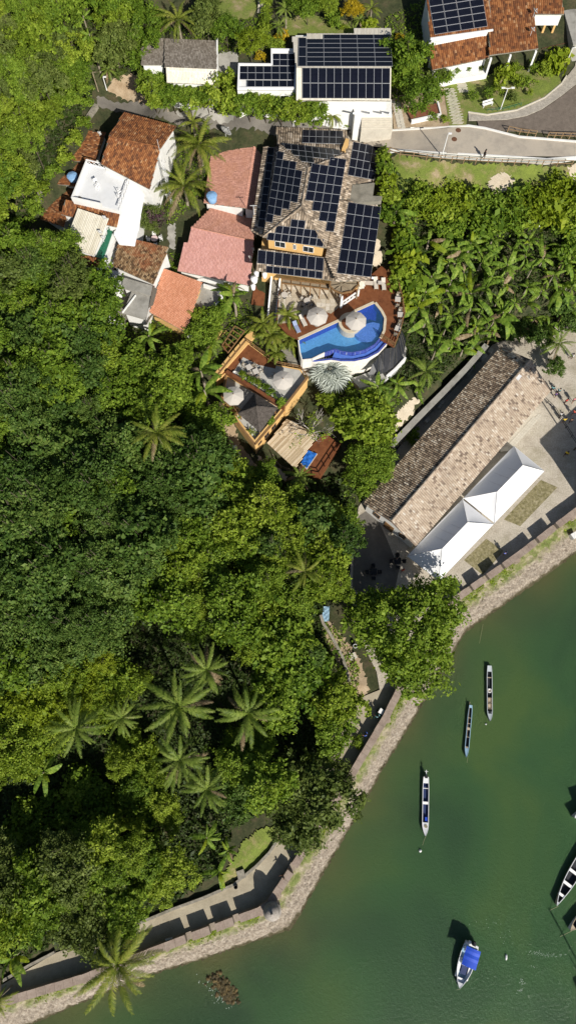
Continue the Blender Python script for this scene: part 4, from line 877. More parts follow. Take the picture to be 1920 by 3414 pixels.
# thatched pyramid pavilion on the lower terrace
th = thing('thatched_pavilion', 'dark thatched pyramid roof pavilion standing on the lower grey terrace', 'pavilion', K5(410, 960, ZB))
ap = K5(412,905,14.2); cs = [K5(x, y, 12.3) for x, y in [(400,822),(545,918),(432,1068),(293,950)]]
for i in range(4):
    a, b = cs[i], cs[(i+1) % 4]; rows_ = 9; q = MB()
    for r_ in range(rows_):
        t0, t1 = r_/rows_, (r_+1)/rows_; n_ = 14
        for k in range(n_):
            p00 = a.lerp(b, k/n_).lerp(ap, t0); p10 = a.lerp(b, (k+1)/n_).lerp(ap, t0); p11 = a.lerp(b, (k+1)/n_).lerp(ap, t1+0.01); p01 = a.lerp(b, k/n_).lerp(ap, t1+0.01); j = Vector((0,0,0.07+random.uniform(-.03,.03))); d_ = (p00-ap)*random.uniform(0.0,0.03)
            q.add([p00+j+d_, p10+j+d_, p11, p01], [(0,1,2,3)])
    q.build('thatch', 'thatch', th)
for p in cs: MB().beam(p.lerp(ap, 0.12)-Vector((0,0,2.6)), p.lerp(ap, 0.12), 0.14, 0.14).build('post', 'timber', th); MB().beam(p, ap+Vector((0,0,0.03)), 0.18, 0.1).build('hip_ridge', 'thatch', th)
MB().lathe(ap-Vector((0,0,0.05)), [(0.2,0),(0.12,0.15),(0.03,0.3)], 8).build('finial', 'thatch', th)
# ochre stair wing with a brown deck at the left
sw = thing('stair_wing', 'narrow yellow walled wing with brown deck and pergola beside the terraces', 'building', K5(270, 560, 8))
MB().prism([K5(x, y, 11.2) for x, y in [(140,690),(372,420),(408,447),(170,715)]], 5.5, 11.2).build('long_wall', 'yellow_wall', sw)
MB().prism([K5(x, y, 10.2) for x, y in [(185,520),(275,385),(345,425),(225,575)]], 6.0, 10.2).build('deck', 'deck', sw)
MB().prism([K5(x, y, 10.6) for x, y in [(130,470),(268,350),(285,372),(160,480)]], 6.0, 10.6).build('upper_wall', 'yellow_wall', sw)
for i in range(6): t_ = i/5; a = K5(192,520,12.0).lerp(K5(272,395,12.0), t_); b = K5(230,565,12.0).lerp(K5(335,428,12.0), t_); MB().beam(a, b, 0.12, 0.14).build('rafter', 'timber', sw)
for a, b in (((192,520),(272,395)),((230,565),(335,428))): MB().beam(K5(*a,11.9), K5(*b,11.9), 0.14, 0.14).build('beam', 'timber', sw)
for x, y in ((192,520),(272,395),(230,565),(335,428)): MB().beam(K5(x,y,10.2), K5(x,y,11.9), 0.12, 0.12).build('post', 'timber', sw)
# stepping pads between the pool and the terraces
st = thing('stone_steps', 'dark grey stepping slabs climbing between pool and terraces', 'steps', K5(615, 590, 10.5))
for i in range(6): p = K5(600+i*10, 545+i*18, 12.0-i*0.22); MB().box(p, (1.5, 0.62, 0.22), -0.2).build('step', 'concrete_old', st)
# bamboo-roofed lower pavilion, its deck and the blue covered plunge pool
bp_ = thing('bamboo_shelter', 'shelter with pale bamboo slatted roof beside the bare tree', 'shelter', K5(640, 1160, 5.5))
tile_roof(bp_, [K5(478,1140,8.0), K5(655,1300,8.0), K5(800,1090,8.5), K5(600,985,8.5)], 'tile_bamboo', 0.22, 3.0, 0.08, 0.0, board='timber')
for x, y in ((490,1140),(655,1292),(790,1092),(605,992)): MB().beam(K5(x,y,4.5), K5(x,y,8.0), 0.14, 0.14).build('post', 'timber', bp_)
struct(MB().prism([K5(x, y, 6.4) for x, y in [(845,1075),(945,1150),(815,1345),(700,1320),(690,1240),(760,1150)]], 3.5, 6.4).build('lower_deck', 'deck'))
pp = thing('plunge_pool', 'small plunge pool under a crumpled blue cover on the lower deck', 'pool', K5(740, 1240, 6.4))
MB().prism([K5(x, y, 6.7) for x, y in [(735,1180),(798,1205),(730,1305),(688,1265)]], 6.3, 6.62).build('pool_rim', 'pool_edge', pp)
q = MB(); g0 = [K5(x, y, 6.75) for x, y in [(737,1184),(794,1207),(730,1300),(692,1264)]]
for i in range(8):
    for j in range(8):
        f_ = lambda u, v: g0[0].lerp(g0[1], u).lerp(g0[3].lerp(g0[2], u), v)+Vector((0,0,0.07*math.sin(u*9+v*4)*math.cos(v*11)))
        q.add([f_(i/8,j/8), f_(i/8,(j+1)/8), f_((i+1)/8,(j+1)/8), f_((i+1)/8,j/8)], [(0,1,2,3)])
q.build('cover', 'tarp_blue', pp, True)
fe = thing('lower_fence', 'brown railing round the lower deck with the blue pool', 'railing', K5(900, 1230, 6.4)); rail(fe, [K5(x, y, 6.4) for x, y in [(945,1150),(815,1345),(765,1335)]], 1.0, 1.4, 'deck', 0.06, (1.0, 0.5))
fe = thing('picket_fence', 'curved pale picket fence below the bamboo shelter', 'fence', K5(570, 1250, 5)); pts_ = [spot(640+x/1.9066, 880+y/1.9066, 0.5) for x, y in [(515,1220),(530,1255),(565,1290),(605,1305),(640,1315)]]
for p in chain(pts_, 0.22): MB().box((p.x, p.y, p.z+0.5), (0.13, 0.05, 1.3), random.uniform(-.3,.3)).build('picket', 'timber_grey', fe)

# ---------------------------------------------------------------- old warehouse and tent on the quay
wh = thing('warehouse', 'long old waterfront warehouse with weathered clay tile gable roof', 'warehouse', K6(720, 700, 2.6))
ze, zr = 6.8, 9.1
a1, a2 = K6(168,1045,ze), K6(990,108,ze); r1, r2 = K6(335,1155,zr), K6(1168,182,zr); b1, b2 = K6(482,1302,ze), K6(1290,372,ze)
tile_roof(wh, [a2,a1,r1,r2], 'tile_store_lifted', 0.34, 0.44, 0.14, 0.045); tile_roof(wh, [b1,b2,r2,r1], 'tile_store', 0.34, 0.44, 0.14, 0.045); ridge(wh, r1+Vector((0,0,.1)), r2+Vector((0,0,.1)), 'tile_store', 0.2)
base = [a1,a2,b2,b1]; ins = inset(base, 0.45); MB().prism(ins, 2.0, ze-0.15).build('wall', 'white_wall', wh)
for A, B, Rr in ((a1,b1,r1),(a2,b2,r2)):
    c_ = (a1+a2+b1+b2)/4; k = lambda p: p+(Vector((c_.x, c_.y, p.z))-p).normalized()*0.0
    d_ = (r2-r1).normalized()*(0.42 if A is a1 else -0.42); q = MB(); A_, B_, R_ = A+d_, B+d_, Rr+d_; t_ = d_.normalized()*0.25
    A_ = A_.lerp(B_, 0.05); B_ = B_.lerp(A_, 0.05); lo = Vector((0,0,0.1))
    q.add([A_-lo, B_-lo, R_-lo*2.5, A_-lo+t_, B_-lo+t_, R_-lo*2.5+t_], [(0,1,2),(5,4,3),(0,2,5,3),(1,4,5,2),(0,3,4,1)]); q.build('gable', 'white_wall', wh)
    for s_ in (A, B): m_ = MB().beam(s_+Vector((0,0,-.05)), Rr+Vector((0,0,-.05)), 0.25, 0.2); m_.build('verge', 'tile_store', wh)
dv = b1-a1; rz_ = math.atan2(dv.y, dv.x); nn = Vector((dv.y,-dv.x,0)).normalized(); dd = (r2-r1).normalized()
for t_, w_, h_, zc in ((0.5,0.9,0.9,7.6),(0.25,1.1,1.5,4.6),(0.75,1.1,1.5,4.6)): c_ = a1.lerp(b1, t_)+dd*0.40; window(wh, (c_.x, c_.y, zc), w_, h_, rz_, 'timber')
c_ = a1.lerp(b1, 0.5)+dd*0.42; MB().box((c_.x, c_.y, 3.8), (1.7, 0.14, 2.4), rz_).build('door', 'timber', wh)
p = K6(1098,288,9.0); MB().box(p, (0.9,0.6,0.5), 0.9).build('roof_box', 'white_paint', wh)
# tent
tn = thing('marquee_tent', 'long white double marquee tent with hipped ends beside the warehouse', 'tent', K6(850, 1100, 2.6))
C = [K6(x, y, h) for x, y, h in [(430,1365,5.2),(620,1515,5.2),(1255,852,5.2),(1072,702,5.2)]]
def tp(u, v, h): p = C[0].lerp(C[3], u).lerp(C[1].lerp(C[2], u), v); p.z = h; return p
TENT_SUB = 10
def cloth(q, pts, sag):
    """one taut cloth panel that hangs a little between its edges"""
    n = TENT_SUB
    if len(pts) == 3: pts = [pts[0], pts[1], pts[2], pts[2]]
    g = [[pts[0].lerp(pts[1], i/n).lerp(pts[3].lerp(pts[2], i/n), j/n)-Vector((0,0,sag*math.sin(math.pi*i/n)*math.sin(math.pi*j/n))) for i in range(n+1)] for j in range(n+1)]
    for j in range(n):
        for i in range(n): q.add([g[j][i], g[j][i+1], g[j+1][i+1], g[j+1][i]], [(0,1,2,3)])
# two hip-ended marquees joined along one seam
u1_, u2_ = 0.505, 0.515
for (ua, ub, ra, rb) in ((0.0, u1_, 0.145, 0.375), (u2_, 1.0, 0.65, 0.893)):
    hi = 7.3; e = 5.2
    A, B, D, E = tp(ua,0,e), tp(ub,0,e), tp(ub,1,e), tp(ua,1,e); Ra, Rb = tp(ra,0.5,hi), tp(rb,0.5,hi)
    for f_ in ([A,B,Rb,Ra],[D,E,Ra,Rb],[E,A,Ra],[B,D,Rb]): q = MB(); cloth(q, f_, 0.22 if len(f_) == 4 else 0.12); q.build('canopy_panel', 'tent', tn, True)
    for p_, q_ in ((A,Ra),(E,Ra),(B,Rb),(D,Rb),(Ra,Rb)): MB().tube([p_+Vector((0,0,.03)), q_+Vector((0,0,.03))], 0.03, 5).build('hip_seam', 'tank_grey', tn)
for u in (0.2,0.26,0.32,0.70,0.77,0.84):
    for v0, v1 in ((0.02,0.49),(0.98,0.51)):
        hr = 7.3; pts_ = []
        for k in range(7): t_ = k/6; pts_.append(tp(u, v0+(v1-v0)*t_, 5.2+(hr-5.2)*t_-0.2*math.sin(math.pi*t_)+0.03))
        MB().tube(pts_, 0.015, 4).build('seam', 'tank_grey', tn)
for u in (0, u1_, u2_, 1):
    for v in (0.01, 0.99): p = tp(u, v, 2.6); MB().beam(p, p+Vector((0,0,2.6)), 0.09, 0.09).build('pole', 'metal', tn)
for a, b in ((C[0],C[3]),(C[1],C[2]),(C[0],C[1]),(C[3],C[2])): MB().beam(a-Vector((0,0,.03)), b-Vector((0,0,.03)), 0.07, 0.07).build('eave_pole', 'metal', tn)
# pale paving slabs along the warehouse side
sl = thing('slab_path', 'strip of square pale paving slabs along the warehouse front', 'paving', K6(1120, 600, 2.6))
o0, ou, ov = K6(1035,695,2.61), K6(1210,500,2.61), K6(1065,715,2.61); nu_, nv_ = 16, 3
for i in range(nu_):
    for j in range(nv_):
        if j == 0 and i > 13: continue
        p = o0+(ou-o0)*((i+.5)/nu_)+(ov-o0)*((j+.5)/nv_); d_ = ou-o0; MB().box((p.x, p.y, 2.62+random.uniform(0,.015)), ((ou-o0).length/nu_*0.93, (ov-o0).length/nv_*0.92, 0.06), math.atan2(d_.y, d_.x)+random.uniform(-.02,.02)).build('paving_slab', 'slab', sl)

# ---------------------------------------------------------------- village houses
o, p_ = shed('tiled_house', 'house with steep rust-brown clay tiled gable roof by the radio mast', K3, [(430,362,21.2),(722,505,21.2),(790,262,23.1),(478,185,23.1)], 'tile_rust', z0=14)
n_ = k3(K3, [(880,130,21.6),(568,45,21.6),(478,185,23.1),(790,262,23.1)]); tile_roof(o, n_, 'tile_rust', 0.3, 0.42, 0.11); MB().prism(inset(n_, 0.35), 15, [v.z-0.2 for v in ccw(inset(n_, 0.35))]).build('wall', 'white_wall', o); ridge(o, p_[3]+Vector((0,0,.08)), p_[2]+Vector((0,0,.08)), 'tile_rust', 0.14)
dv = n_[0]-p_[1]; c_ = p_[1].lerp(n_[0], 0.3); window(o, (c_.x-0.33, c_.y, 18.2), 1.0, 1.0, math.atan2(dv.y, dv.x), 'white_paint')
shed('long_shed', 'long low rust tiled lean-to roof beside the mossy hillside wall', K3, [(235,330,17.8),(302,155,17.8),(462,164,18.8),(392,358,18.8)], 'tile_rust', 'white_wall')
shed('long_shed', 'rust tiled roof under the blue water tank beside the hillside wall', K3, [(170,480,17.2),(232,335,17.2),(385,362,18.2),(315,495,18.2)], 'tile_rust')
shed('long_shed', 'shaded dark rust tiled roof lowest beside the hillside wall', K3, [(65,690,15.8),(150,478,15.8),(300,500,17.0),(205,735,17.0)], 'tile_rust')
shed('tiled_skirt', 'small dark red tiled roof just below the white roof terrace', K3, [(190,662,18.4),(525,738,18.4),(548,640,19.3),(215,572,19.3)], 'tile_rust', cat='roof')
te = thing('roof_terrace_house', 'white house with flat white roof terrace and chequered balustrade', 'house', K3(440, 500, 15))
T_ = [K3(x, y, 19.8) for x, y in [(350,358),(622,425),(540,642),(262,580)]]; MB().prism(T_, 13.5, 19.8).build('block', 'white_wall', te); MB().slab([p+Vector((0,0,.02)) for p in inset(T_, 0.2)], 0.015).build('terrace_floor', 'white_floor', te)
tn_ = ccw(T_); MB().beam(T_[3]+Vector((0,0,.35)), T_[0]+Vector((0,0,.35)), 0.2, 0.8).build('parapet', 'white_wall', te)
for a, b in ((T_[0],T_[1]),(T_[1],T_[2])):
    n_ = int((b-a).length/0.75)
    for z in (0.08, 0.95): MB().beam(a+Vector((0,0,z)), b+Vector((0,0,z)), 0.12, 0.1).build('rail', 'white_paint', te)
    for i in range(n_):
        s_, e_ = a.lerp(b, i/n_), a.lerp(b, (i+1)/n_)
        MB().beam(s_+Vector((0,0,.1)), e_+Vector((0,0,.93)), 0.05, 0.05).build('lattice_bar', 'white_paint', te); MB().beam(e_+Vector((0,0,.1)), s_+Vector((0,0,.93)), 0.05, 0.05).build('lattice_bar', 'white_paint', te)
a, b = T_[2], T_[3]; MB().beam(a.lerp(b,.35)+Vector((0,0,.45)), b+Vector((0,0,.45)), 0.15, 0.9).build('screen_wall', 'white_wall', te)
shed('white_roof_house', 'narrow house under a bright white corrugated roof beside the roof terrace', K3, [(540,842,17.2),(632,850,17.2),(655,755,17.5),(690,545,18.2),(690,478,18.4),(614,452,18.6),(575,590,18.2),(508,785,17.4)], 'tile_white', pitch=0.2, row=6.0, amp=0.04, board='white_paint', d=0.2)
o, p_ = shed('cream_roof_house', 'small house with cream corrugated roof and green balcony', K3, [(215,855,18.3),(388,908,18.3),(476,686,19.6),(290,625,19.6)], 'tile_cream', 'white_wall', pitch=0.24, row=6.0, amp=0.05, board='slab', d=0.6)
MB().prism([K3(x, y, 17.2) for x, y in [(395,905),(425,950),(495,745),(470,700)]], 14, 16.8).build('balcony', 'green_paint', o); rail(o, [K3(x, y, 16.8) for x, y in [(425,950),(495,745)]], 0.9, 0.7, 'green_paint', 0.03)
shed('tiled_skirt', 'strip of orange tiles under the cream roofed house', K3, [(262,955,16.3),(425,988,16.3),(425,925,17.0),(270,895,17.0)], 'tile_rust', cat='roof')
low_wall('boundary_wall', 'pale cream boundary wall running between the cream roof and mossy roof', [K3(x, y, 15.8) for x, y in [(430,1010),(470,900),(515,790)]], 0.8, 0.6, 'white_wall', -4)
shed('mossy_house', 'house with dark mossy brown tiled roof stained orange in one corner', K3, [(500,975,15.9),(745,1082,15.9),(840,862,17.0),(645,815,17.0),(530,842,16.8)], 'tile_mossy', pitch=0.24, amp=0.07)
fl = thing('concrete_house', 'unfinished house with flat stained grey concrete roof slabs', 'house', K3(640, 1150, 10))
for pts_, z in (([(560,1040),(745,1092),(728,1150),(560,1105)],15.2),([(630,1090),(745,1112),(700,1295),(563,1255)],14.8)):
    q_ = [K3(x, y, z) for x, y in pts_]; MB().slab(q_, 0.25).build('roof_slab', 'concrete', fl); MB().prism(inset(q_, 0.25), 9, z-0.25).build('wall', 'white_wall', fl)
MB().prism([K3(x, y, 13.4) for x, y in [(465,1105),(560,1095),(600,1160),(560,1300),(480,1310)]], 8.5, 12.6).build('lower_slab', 'concrete_old', fl)
MB().prism([K3(x, y, 14.4) for x, y in [(462,1045),(548,1050),(545,1125),(468,1120)]], 8.5, 14.4).build('tank_stand', 'white_wall', fl)
for a, b in (((470,1110),(480,1310)),((480,1310),(560,1312))): MB().beam(K3(*a,13.0), K3(*b,13.0), 0.2, 0.9).build('parapet', 'white_wall', fl)
MB().beam(K3(560,1255,14.9), K3(640,1150,14.9), 0.12, 0.35).build('slab_edge', 'white_wall', fl)
o, p_ = shed('orange_house', 'house with smooth light orange tiled roof below the village', K3, [(722,1252,13.3),(942,1372,13.3),(1040,1072,14.4),(806,986,14.4)], 'tile_orange', 'yellow_wall', pitch=0.2, row=0.36, amp=0.045)
MB().slab(k3(K3,[(718,1225,14.9),(745,1205,15.0),(770,1110,15.4),(745,1095,15.4)]), 0.1).build('side_tiles', 'tile_grey', o)
o, p_ = shed('rose_house', 'wide house with salmon pink tiled roof marked by a palm shadow', K3, [(893,1002,14.6),(1328,1092,14.6),(1350,822,16.4),(975,740,16.4),(955,832,15.8),(930,830,15.8)], 'tile_rose', pitch=0.2, row=0.36, amp=0.045)
n_ = k3(K3, [(1362,682,15.6),(1092,622,15.6),(975,740,16.4),(1350,822,16.4)]); tile_roof(o, n_, 'tile_pink', 0.2, 0.36, 0.05); MB().prism(inset(n_, 0.35), 13, [v.z-0.2 for v in ccw(inset(n_, 0.35))]).build('wall', 'white_wall', o); ridge(o, p_[3]+Vector((0,0,.05)), p_[2]+Vector((0,0,.05)), 'tile_pink', 0.1)
o, p_ = shed('pink_house', 'long house with faded pink tiled roof half shaded by the hotel', K3, [(1050,592,16.8),(1110,195,16.8),(1290,206,17.6),(1298,150,17.7),(1365,158,18.2),(1290,620,18.2)], 'tile_pink', pitch=0.2, row=0.36, amp=0.045)
n_ = k3(K3, [(1445,178,17.5),(1372,640,17.5),(1290,620,18.2),(1365,158,18.2)]); tile_roof(o, n_, 'tile_pink', 0.2, 0.36, 0.045); MB().prism(inset(n_, 0.2), 14, [v.z-0.2 for v in ccw(inset(n_, 0.2))]).build('wall', 'white_wall', o)
MB().slab(k3(K3,[(1115,590,16.8),(1120,606,16.8),(1290,640,16.8),(1290,622,16.9)]), 0.15).build('roof_kerb', 'white_wall', o)
# junk yard terrace between the orange and rose houses
yd = struct(MB().prism([K3(x, y, 12.6) for x, y in [(1035,1080),(1130,1080),(1170,1140),(1120,1230),(1040,1300),(960,1370),(945,1370)]], 9, 12.6).build('back_yard', 'concrete'))
low_wall('yard_wall', 'broken white wall of the back yard right of the orange roof', [K3(x, y, 12.8) for x, y in [(945,1385),(1040,1310),(1110,1235),(1165,1175),(1125,1120),(1050,1095)]], 0.25, 0.6, 'white_wall', -2)
tag(MB().prism([K3(x, y, 16) for x, y in [(405,60),(480,70),(520,90),(510,150),(465,165),(395,150)]], 14, 16.2).build('blue_yard_roof', 'hull_blue', org=K3(450,110,14)), 'shaded bluish flat roof next to the steep rust roof', 'roof')

# ---------------------------------------------------------------- houses above the street
gh = thing('grey_roof_house', 'house with grey-brown tiled roof and pale front slope above the street', 'house', K1(960, 300, 22))
for pts_, mt_ in (([(828,195,24.5),(1090,206,24.5),(1090,348,25.6),(828,337,25.6)],'tile_grey'),([(840,415,24.2),(1090,426,24.2),(1090,350,25.6),(838,339,25.6)],'tile_pale'),([(712,190,24.3),(826,194,24.3),(826,326,24.9),(712,326,24.9)],'tile_grey')):
    q_ = k3(K1, pts_); tile_roof(gh, q_, mt_, 0.22, 0.36, 0.045); MB().prism(inset(q_, 0.25), 19.5, [v.z-0.2 for v in ccw(inset(q_, 0.25))]).build('wall', 'white_wall', gh)
MB().beam(K1(1093,200,24.7), K1(1094,400,24.6), 0.25, 0.5).build('side_parapet', 'white_wall', gh)
fh = thing('flat_roof_house', 'white flat-roofed house with L-shaped roof carrying solar panels', 'house', KU(1150, 700, 22))
Fp = [KU(x, y, 25.0) for x, y in [(1168,487),(1425,490),(1408,872),(846,872),(855,628),(1170,632)]]; MB().prism(Fp, 19.5, 25.0).build('block', 'white_wall', fh); coping(fh, Fp, 0.28, 0.35, 'white_paint')
ho_cur = fh; pl = [p+Vector((0,0,0.1)) for p in Fp[:3]]
pan(KU,(868,648),(1404,650),(868,780),pl,7,2); pan(KU,(1178,528),(1404,530),(1178,645),pl,3,2); pan(KU,(940,786),(1400,788),(940,854),pl,6,1)
a, b = KU(846,872,25), KU(1408,872,25); dv = b-a; rz_ = math.atan2(dv.y, dv.x)
for t_ in (0.2,0.5,0.8): c_ = a.lerp(b, t_)+Vector((0,-0.03,0)); window(fh, (c_.x, c_.y, 23.6), 1.1, 1.1, rz_)
sh_ = thing('solar_roof_house', 'wide house whose pale metal roof is almost covered with solar panels', 'house', K2(280, 340, 22)); ho_cur = sh_
Sn = k3(K2, [(515,145,26.6),(20,186,26.6),(45,342,28.0),(517,342,28.0)]); Sn = [K2(515,143,25.6), K2(20,150,25.6), K2(42,342,26.9), K2(517,342,26.9)]
Ss = k3(K2, [(42,505,25.2),(515,507,25.2),(517,342,26.9),(42,342,26.9)])
cut = [on_plane(K2, x, y, Sn) for x, y in [(515,143),(333,144),(333,170),(95,170),(95,186),(20,186),(42,342),(517,342)]]
tile_roof(sh_, cut, 'tile_pale', 0.2, 6.0, 0.045); tile_roof(sh_, Ss, 'tile_pale', 0.2, 6.0, 0.045); MB().prism(inset([Sn[0],Sn[1],Ss[0],Ss[1]], 0.5), 19.5, 25.1).build('wall', 'white_wall', sh_)
pan(K2,(95,180),(512,180),(95,340),Sn,5,7,[(1,5)]+[(0,5)]*6); pan(K2,(54,196),(92,196),(52,340),Sn,1,3); pan(K2,(72,498),(510,500),(72,344),Ss,11,2)
# porch and steps
ph = thing('porch_steps', 'white porch terrace with broad steps below the solar roofed house', 'porch', K2(430, 580, 21))
MB().prism([K2(x, y, 23.4) for x, y in [(325,500),(520,500),(522,582),(335,582)]], 18, 23.4).build('porch_floor', 'white_wall', ph)
for i in range(6): z = 23.1-i*0.33; a = K2(370-0.5*i, 585+i*12, z); b = K2(524, 585+i*12, z); MB().prism([a+Vector((0,0.4,0)), b+Vector((0,0.4,0)), b-Vector((0,0.28,0)), a-Vector((0,0.28,0))], 18.0, z).build('step', 'slab', ph)
for x in (330, 415, 475, 512): MB().beam(K2(x,570,23.4), K2(x,570,25.1), 0.22, 0.22).build('column', 'white_paint', ph)
# big house at the top right
bh = thing('garden_house', 'large white house with red-brown tiled roofs and solar panels by the garden', 'house', K2(950, 150, 21.5)); ho_cur = bh
R_ = k3(K2, [(715,190,26.6),(1026,148,26.6),(1000,-110,29.0),(690,-80,29.0)]); tile_roof(bh, R_, 'tile_rust', 0.3, 0.42, 0.11); MB().prism(inset(R_, 0.4), 21, [v.z-0.2 for v in ccw(inset(R_, 0.4))]).build('upper_wall', 'white_wall', bh)
MB().beam(R_[0]+Vector((0,-.1,-.05)), R_[1]+Vector((0.1,-.1,-.05)), 0.2, 0.22).build('gutter', 'white_paint', bh)
pan(KT,(130,330),(622,252),(62,-60),R_,4,6,gu=0.06)
L_ = k3(K2, [(725,352,23.9),(1012,292,23.9),(1000,178,25.3),(705,236,25.3)]); tile_roof(bh, L_, 'tile_rust', 0.3, 0.42, 0.11); MB().prism(inset(L_, 0.4), 21, [v.z-0.2 for v in ccw(inset(L_, 0.4))]).build('wall', 'white_wall', bh)
MB().beam(L_[3]+Vector((0,.2,.1)), L_[2]+Vector((0,.2,.1)), 0.3, 0.5).build('planter_ledge', 'white_wall', bh)
G_ = k3(K2, [(1012,278,24.8),(1257,246,24.8),(1225,-20,27.5),(1012,0,27.5)]); tile_roof(bh, G_, 'tile_rust', 0.3, 0.42, 0.11)
gi = k3(K2, [(1012,180,24.8),(1245,165,24.8),(1225,-20,24.8),(1012,0,24.8)]); MB().prism(gi, 21, 24.9).build('wall', 'white_wall', bh)
for x, y in ((1020,292),(1118,276),(1246,256)): p = K2(x,y,24.7); MB().beam((p.x,p.y,21.2), p, 0.28, 0.28).build('column', 'white_paint', bh)
MB().slab([K2(x, y, 21.75) for x, y in [(985,335),(1250,295),(1250,200),(985,230)]], 0.4).build('veranda_floor', 'slab', bh)
E_ = k3(K2, [(1240,72,26.5),(1386,72,26.5),(1372,-40,27.6),(1222,-40,27.6)]); tile_roof(bh, E_, 'tile_rust', 0.3, 0.42, 0.11); MB().prism(inset(E_, 0.2), 24.6, 26.3).build('wall', 'white_wall', bh)
for x in (1245, 1310, 1360): p = K2(x,74,26); MB().beam((p.x,p.y,21), (p.x,p.y,24.7), 0.3, 0.3).build('column', 'yellow_wall', bh)
MB().slab([K2(x, y, 21.6) for x, y in [(1255,270),(1400,215),(1400,90),(1250,90)]], 0.3).build('yard_floor', 'slab', bh)
MB().prism([K2(x, y, 24.5) for x, y in [(1375,-20),(1600,-40),(1600,190),(1440,210)]], 20.8, 24.0).build('side_wing', 'concrete', bh)
low_wall('planter_bed', 'low white planter wall with seedlings in front of the garden house', [K2(x, y, 21.9) for x, y in [(755,400),(985,362)]], 1.5, 0.25, 'white_wall', -1)
low_wall('planter_bed', 'white edged raised bed filled with red mulch beside the stepping path', [K2(x, y, 21.5) for x, y in [(618,615),(765,583),(750,520)]], 0.3, 0.4, 'white_wall', -1)
struct(MB().slab([K2(x, y, 21.7) for x, y in [(590,545),(745,520),(758,578),(622,605)]], 0.1).build('mulch_bed', 'mulch'))
# slatted garden paths: each pale slat a stone of its own
gp = thing('slat_path', 'path of narrow pale stone slats across the garden lawn', 'path', K2(830, 530, 21.3))
for i in range(27):
    t_ = i/26; p = K2(808,447,21.31).lerp(K2(852,622,21.31), t_)
    for s_ in (-0.42, 0.36): MB().box((p.x+s_+random.uniform(-.1,.1)+(0.25 if i % 2 else 0), p.y, 21.31), (0.85, 0.13, 0.06), 0.05).build('slat', 'slab', gp)
gp = thing('slat_path', 'short slatted stone path near the white planter bed', 'path', K2(873, 435, 21.3))
for i in range(9):
    t_ = i/8; p = K2(868,412,21.31).lerp(K2(882,462,21.31), t_); MB().box((p.x+random.uniform(-.1,.1), p.y, 21.31), (1.5, 0.15, 0.06), 0.05).build('slat', 'slab', gp)
gp = thing('stepping_stones', 'two rows of square stepping stones right of the white porch steps', 'stones', K2(555, 590, 21.3))
for i in range(9):
    for s_ in (0, 1): p = K2(533+i*3.2+s_*20, 515+i*15+s_*6, 21.27); MB().box((p.x, p.y, 21.3), (0.62, 0.5, 0.06), random.uniform(-.15,.15)).build('stepping_stone', 'slab', gp)
stp = thing('garden_stairs', 'pale concrete garden stairway climbing between hedge and lawn at the top', 'stairs', KU(1080, 100, 24))
for i in range(14):
    t_ = i/13; z = 25.2-t_*1.9; p = KU(1092-22*t_, -30+260*t_, z); MB().box((p.x, p.y, z-0.3), (1.35, 0.62, 0.6), 0.02).build('step', 'slab', stp)
# ================================================================== PLANTS
def leaf_cloud(pts, nrm, size, aspect=0.62, jit=0.45, fold=0.12):
    """one small leaf-shaped face at every point"""
    N = len(pts); r = rng.normal(size=(N,3)); nrm = nrm+r*jit; nrm /= np.linalg.norm(nrm, axis=1, keepdims=True)
    t = np.cross(nrm, rng.normal(size=(N,3))); t /= np.linalg.norm(t, axis=1, keepdims=True)+1e-9; s = np.cross(nrm, t)
    L = (size*rng.lognormal(0.0, 0.32, (N,1)))*0.5; W = L*aspect
    V = np.stack([pts-t*L, pts+s*W-nrm*L*fold, pts+t*L-nrm*L*fold*2, pts-s*W-nrm*L*fold], 1).reshape(-1, 3)
    return V, np.arange(4*N).reshape(-1, 4)
def sphere_dirs(n, zmin=-1.0):
    z = rng.uniform(zmin, 1.0, n); a = rng.uniform(0, 2*np.pi, n); r = np.sqrt(1-z*z); return np.stack([r*np.cos(a), r*np.sin(a), z], -1)
def crown_mesh(name, R, Hh, nclump, per, size, seed_rough=0.35, rc=0.30, mat='leaf_mid', open_=0.0):
    """a crown of leafy clumps set over an uneven dome; its centre is at the origin"""
    d = sphere_dirs(nclump, -0.15); k = np.argsort(-d[:,2]); d = d[k]
    lob = 1+0.22*np.sin(3*np.arctan2(d[:,1], d[:,0])+rng.uniform(0,6))+rng.normal(size=nclump)*seed_rough*0.35
    c = d*np.stack([R*lob, R*lob, Hh*(1+rng.normal(size=nclump)*0.22)], -1)*rng.uniform(0.35, 1.0, (nclump,1))**0.45
    P_, N_ = [], []
    for i in range(nclump):
        r_ = R*rc*rng.uniform(0.65, 1.3); n = int(per*rng.uniform(0.7, 1.3)*(r_/(R*rc))**1.5)
        u = sphere_dirs(n, -0.45); st_ = rng.uniform(0.6, 1.5, 3)*np.array([1,1,0.75]); w_ = np.clip(np.abs(rng.normal(0.75, 0.38, (n,1))), 0.1, 1.7); P_.append(c[i]+u*r_*st_*w_); N_.append(u*0.5+np.array([0,0,0.6])+rng.normal(size=(1,3))*0.3)
    V, F = leaf_cloud(np.concatenate(P_), np.concatenate(N_), size)
    return np_mesh(name, V, F, mat), c
CROWNS = {}
def crown_set(key, count, **k): CROWNS[key] = [crown_mesh('crown', **k) for _ in range(count)]
crown_set('fine', 4, R=4.0, Hh=2.3, nclump=110, per=85, size=0.30, rc=0.165)
crown_set('medium', 4, R=4.0, Hh=2.5, nclump=85, per=72, size=0.42, rc=0.185)
crown_set('broad', 3, R=4.0, Hh=2.6, nclump=70, per=58, size=0.56, rc=0.20)
crown_set('big', 1, R=8.0, Hh=4.0, nclump=420, per=80, size=0.44, rc=0.115)
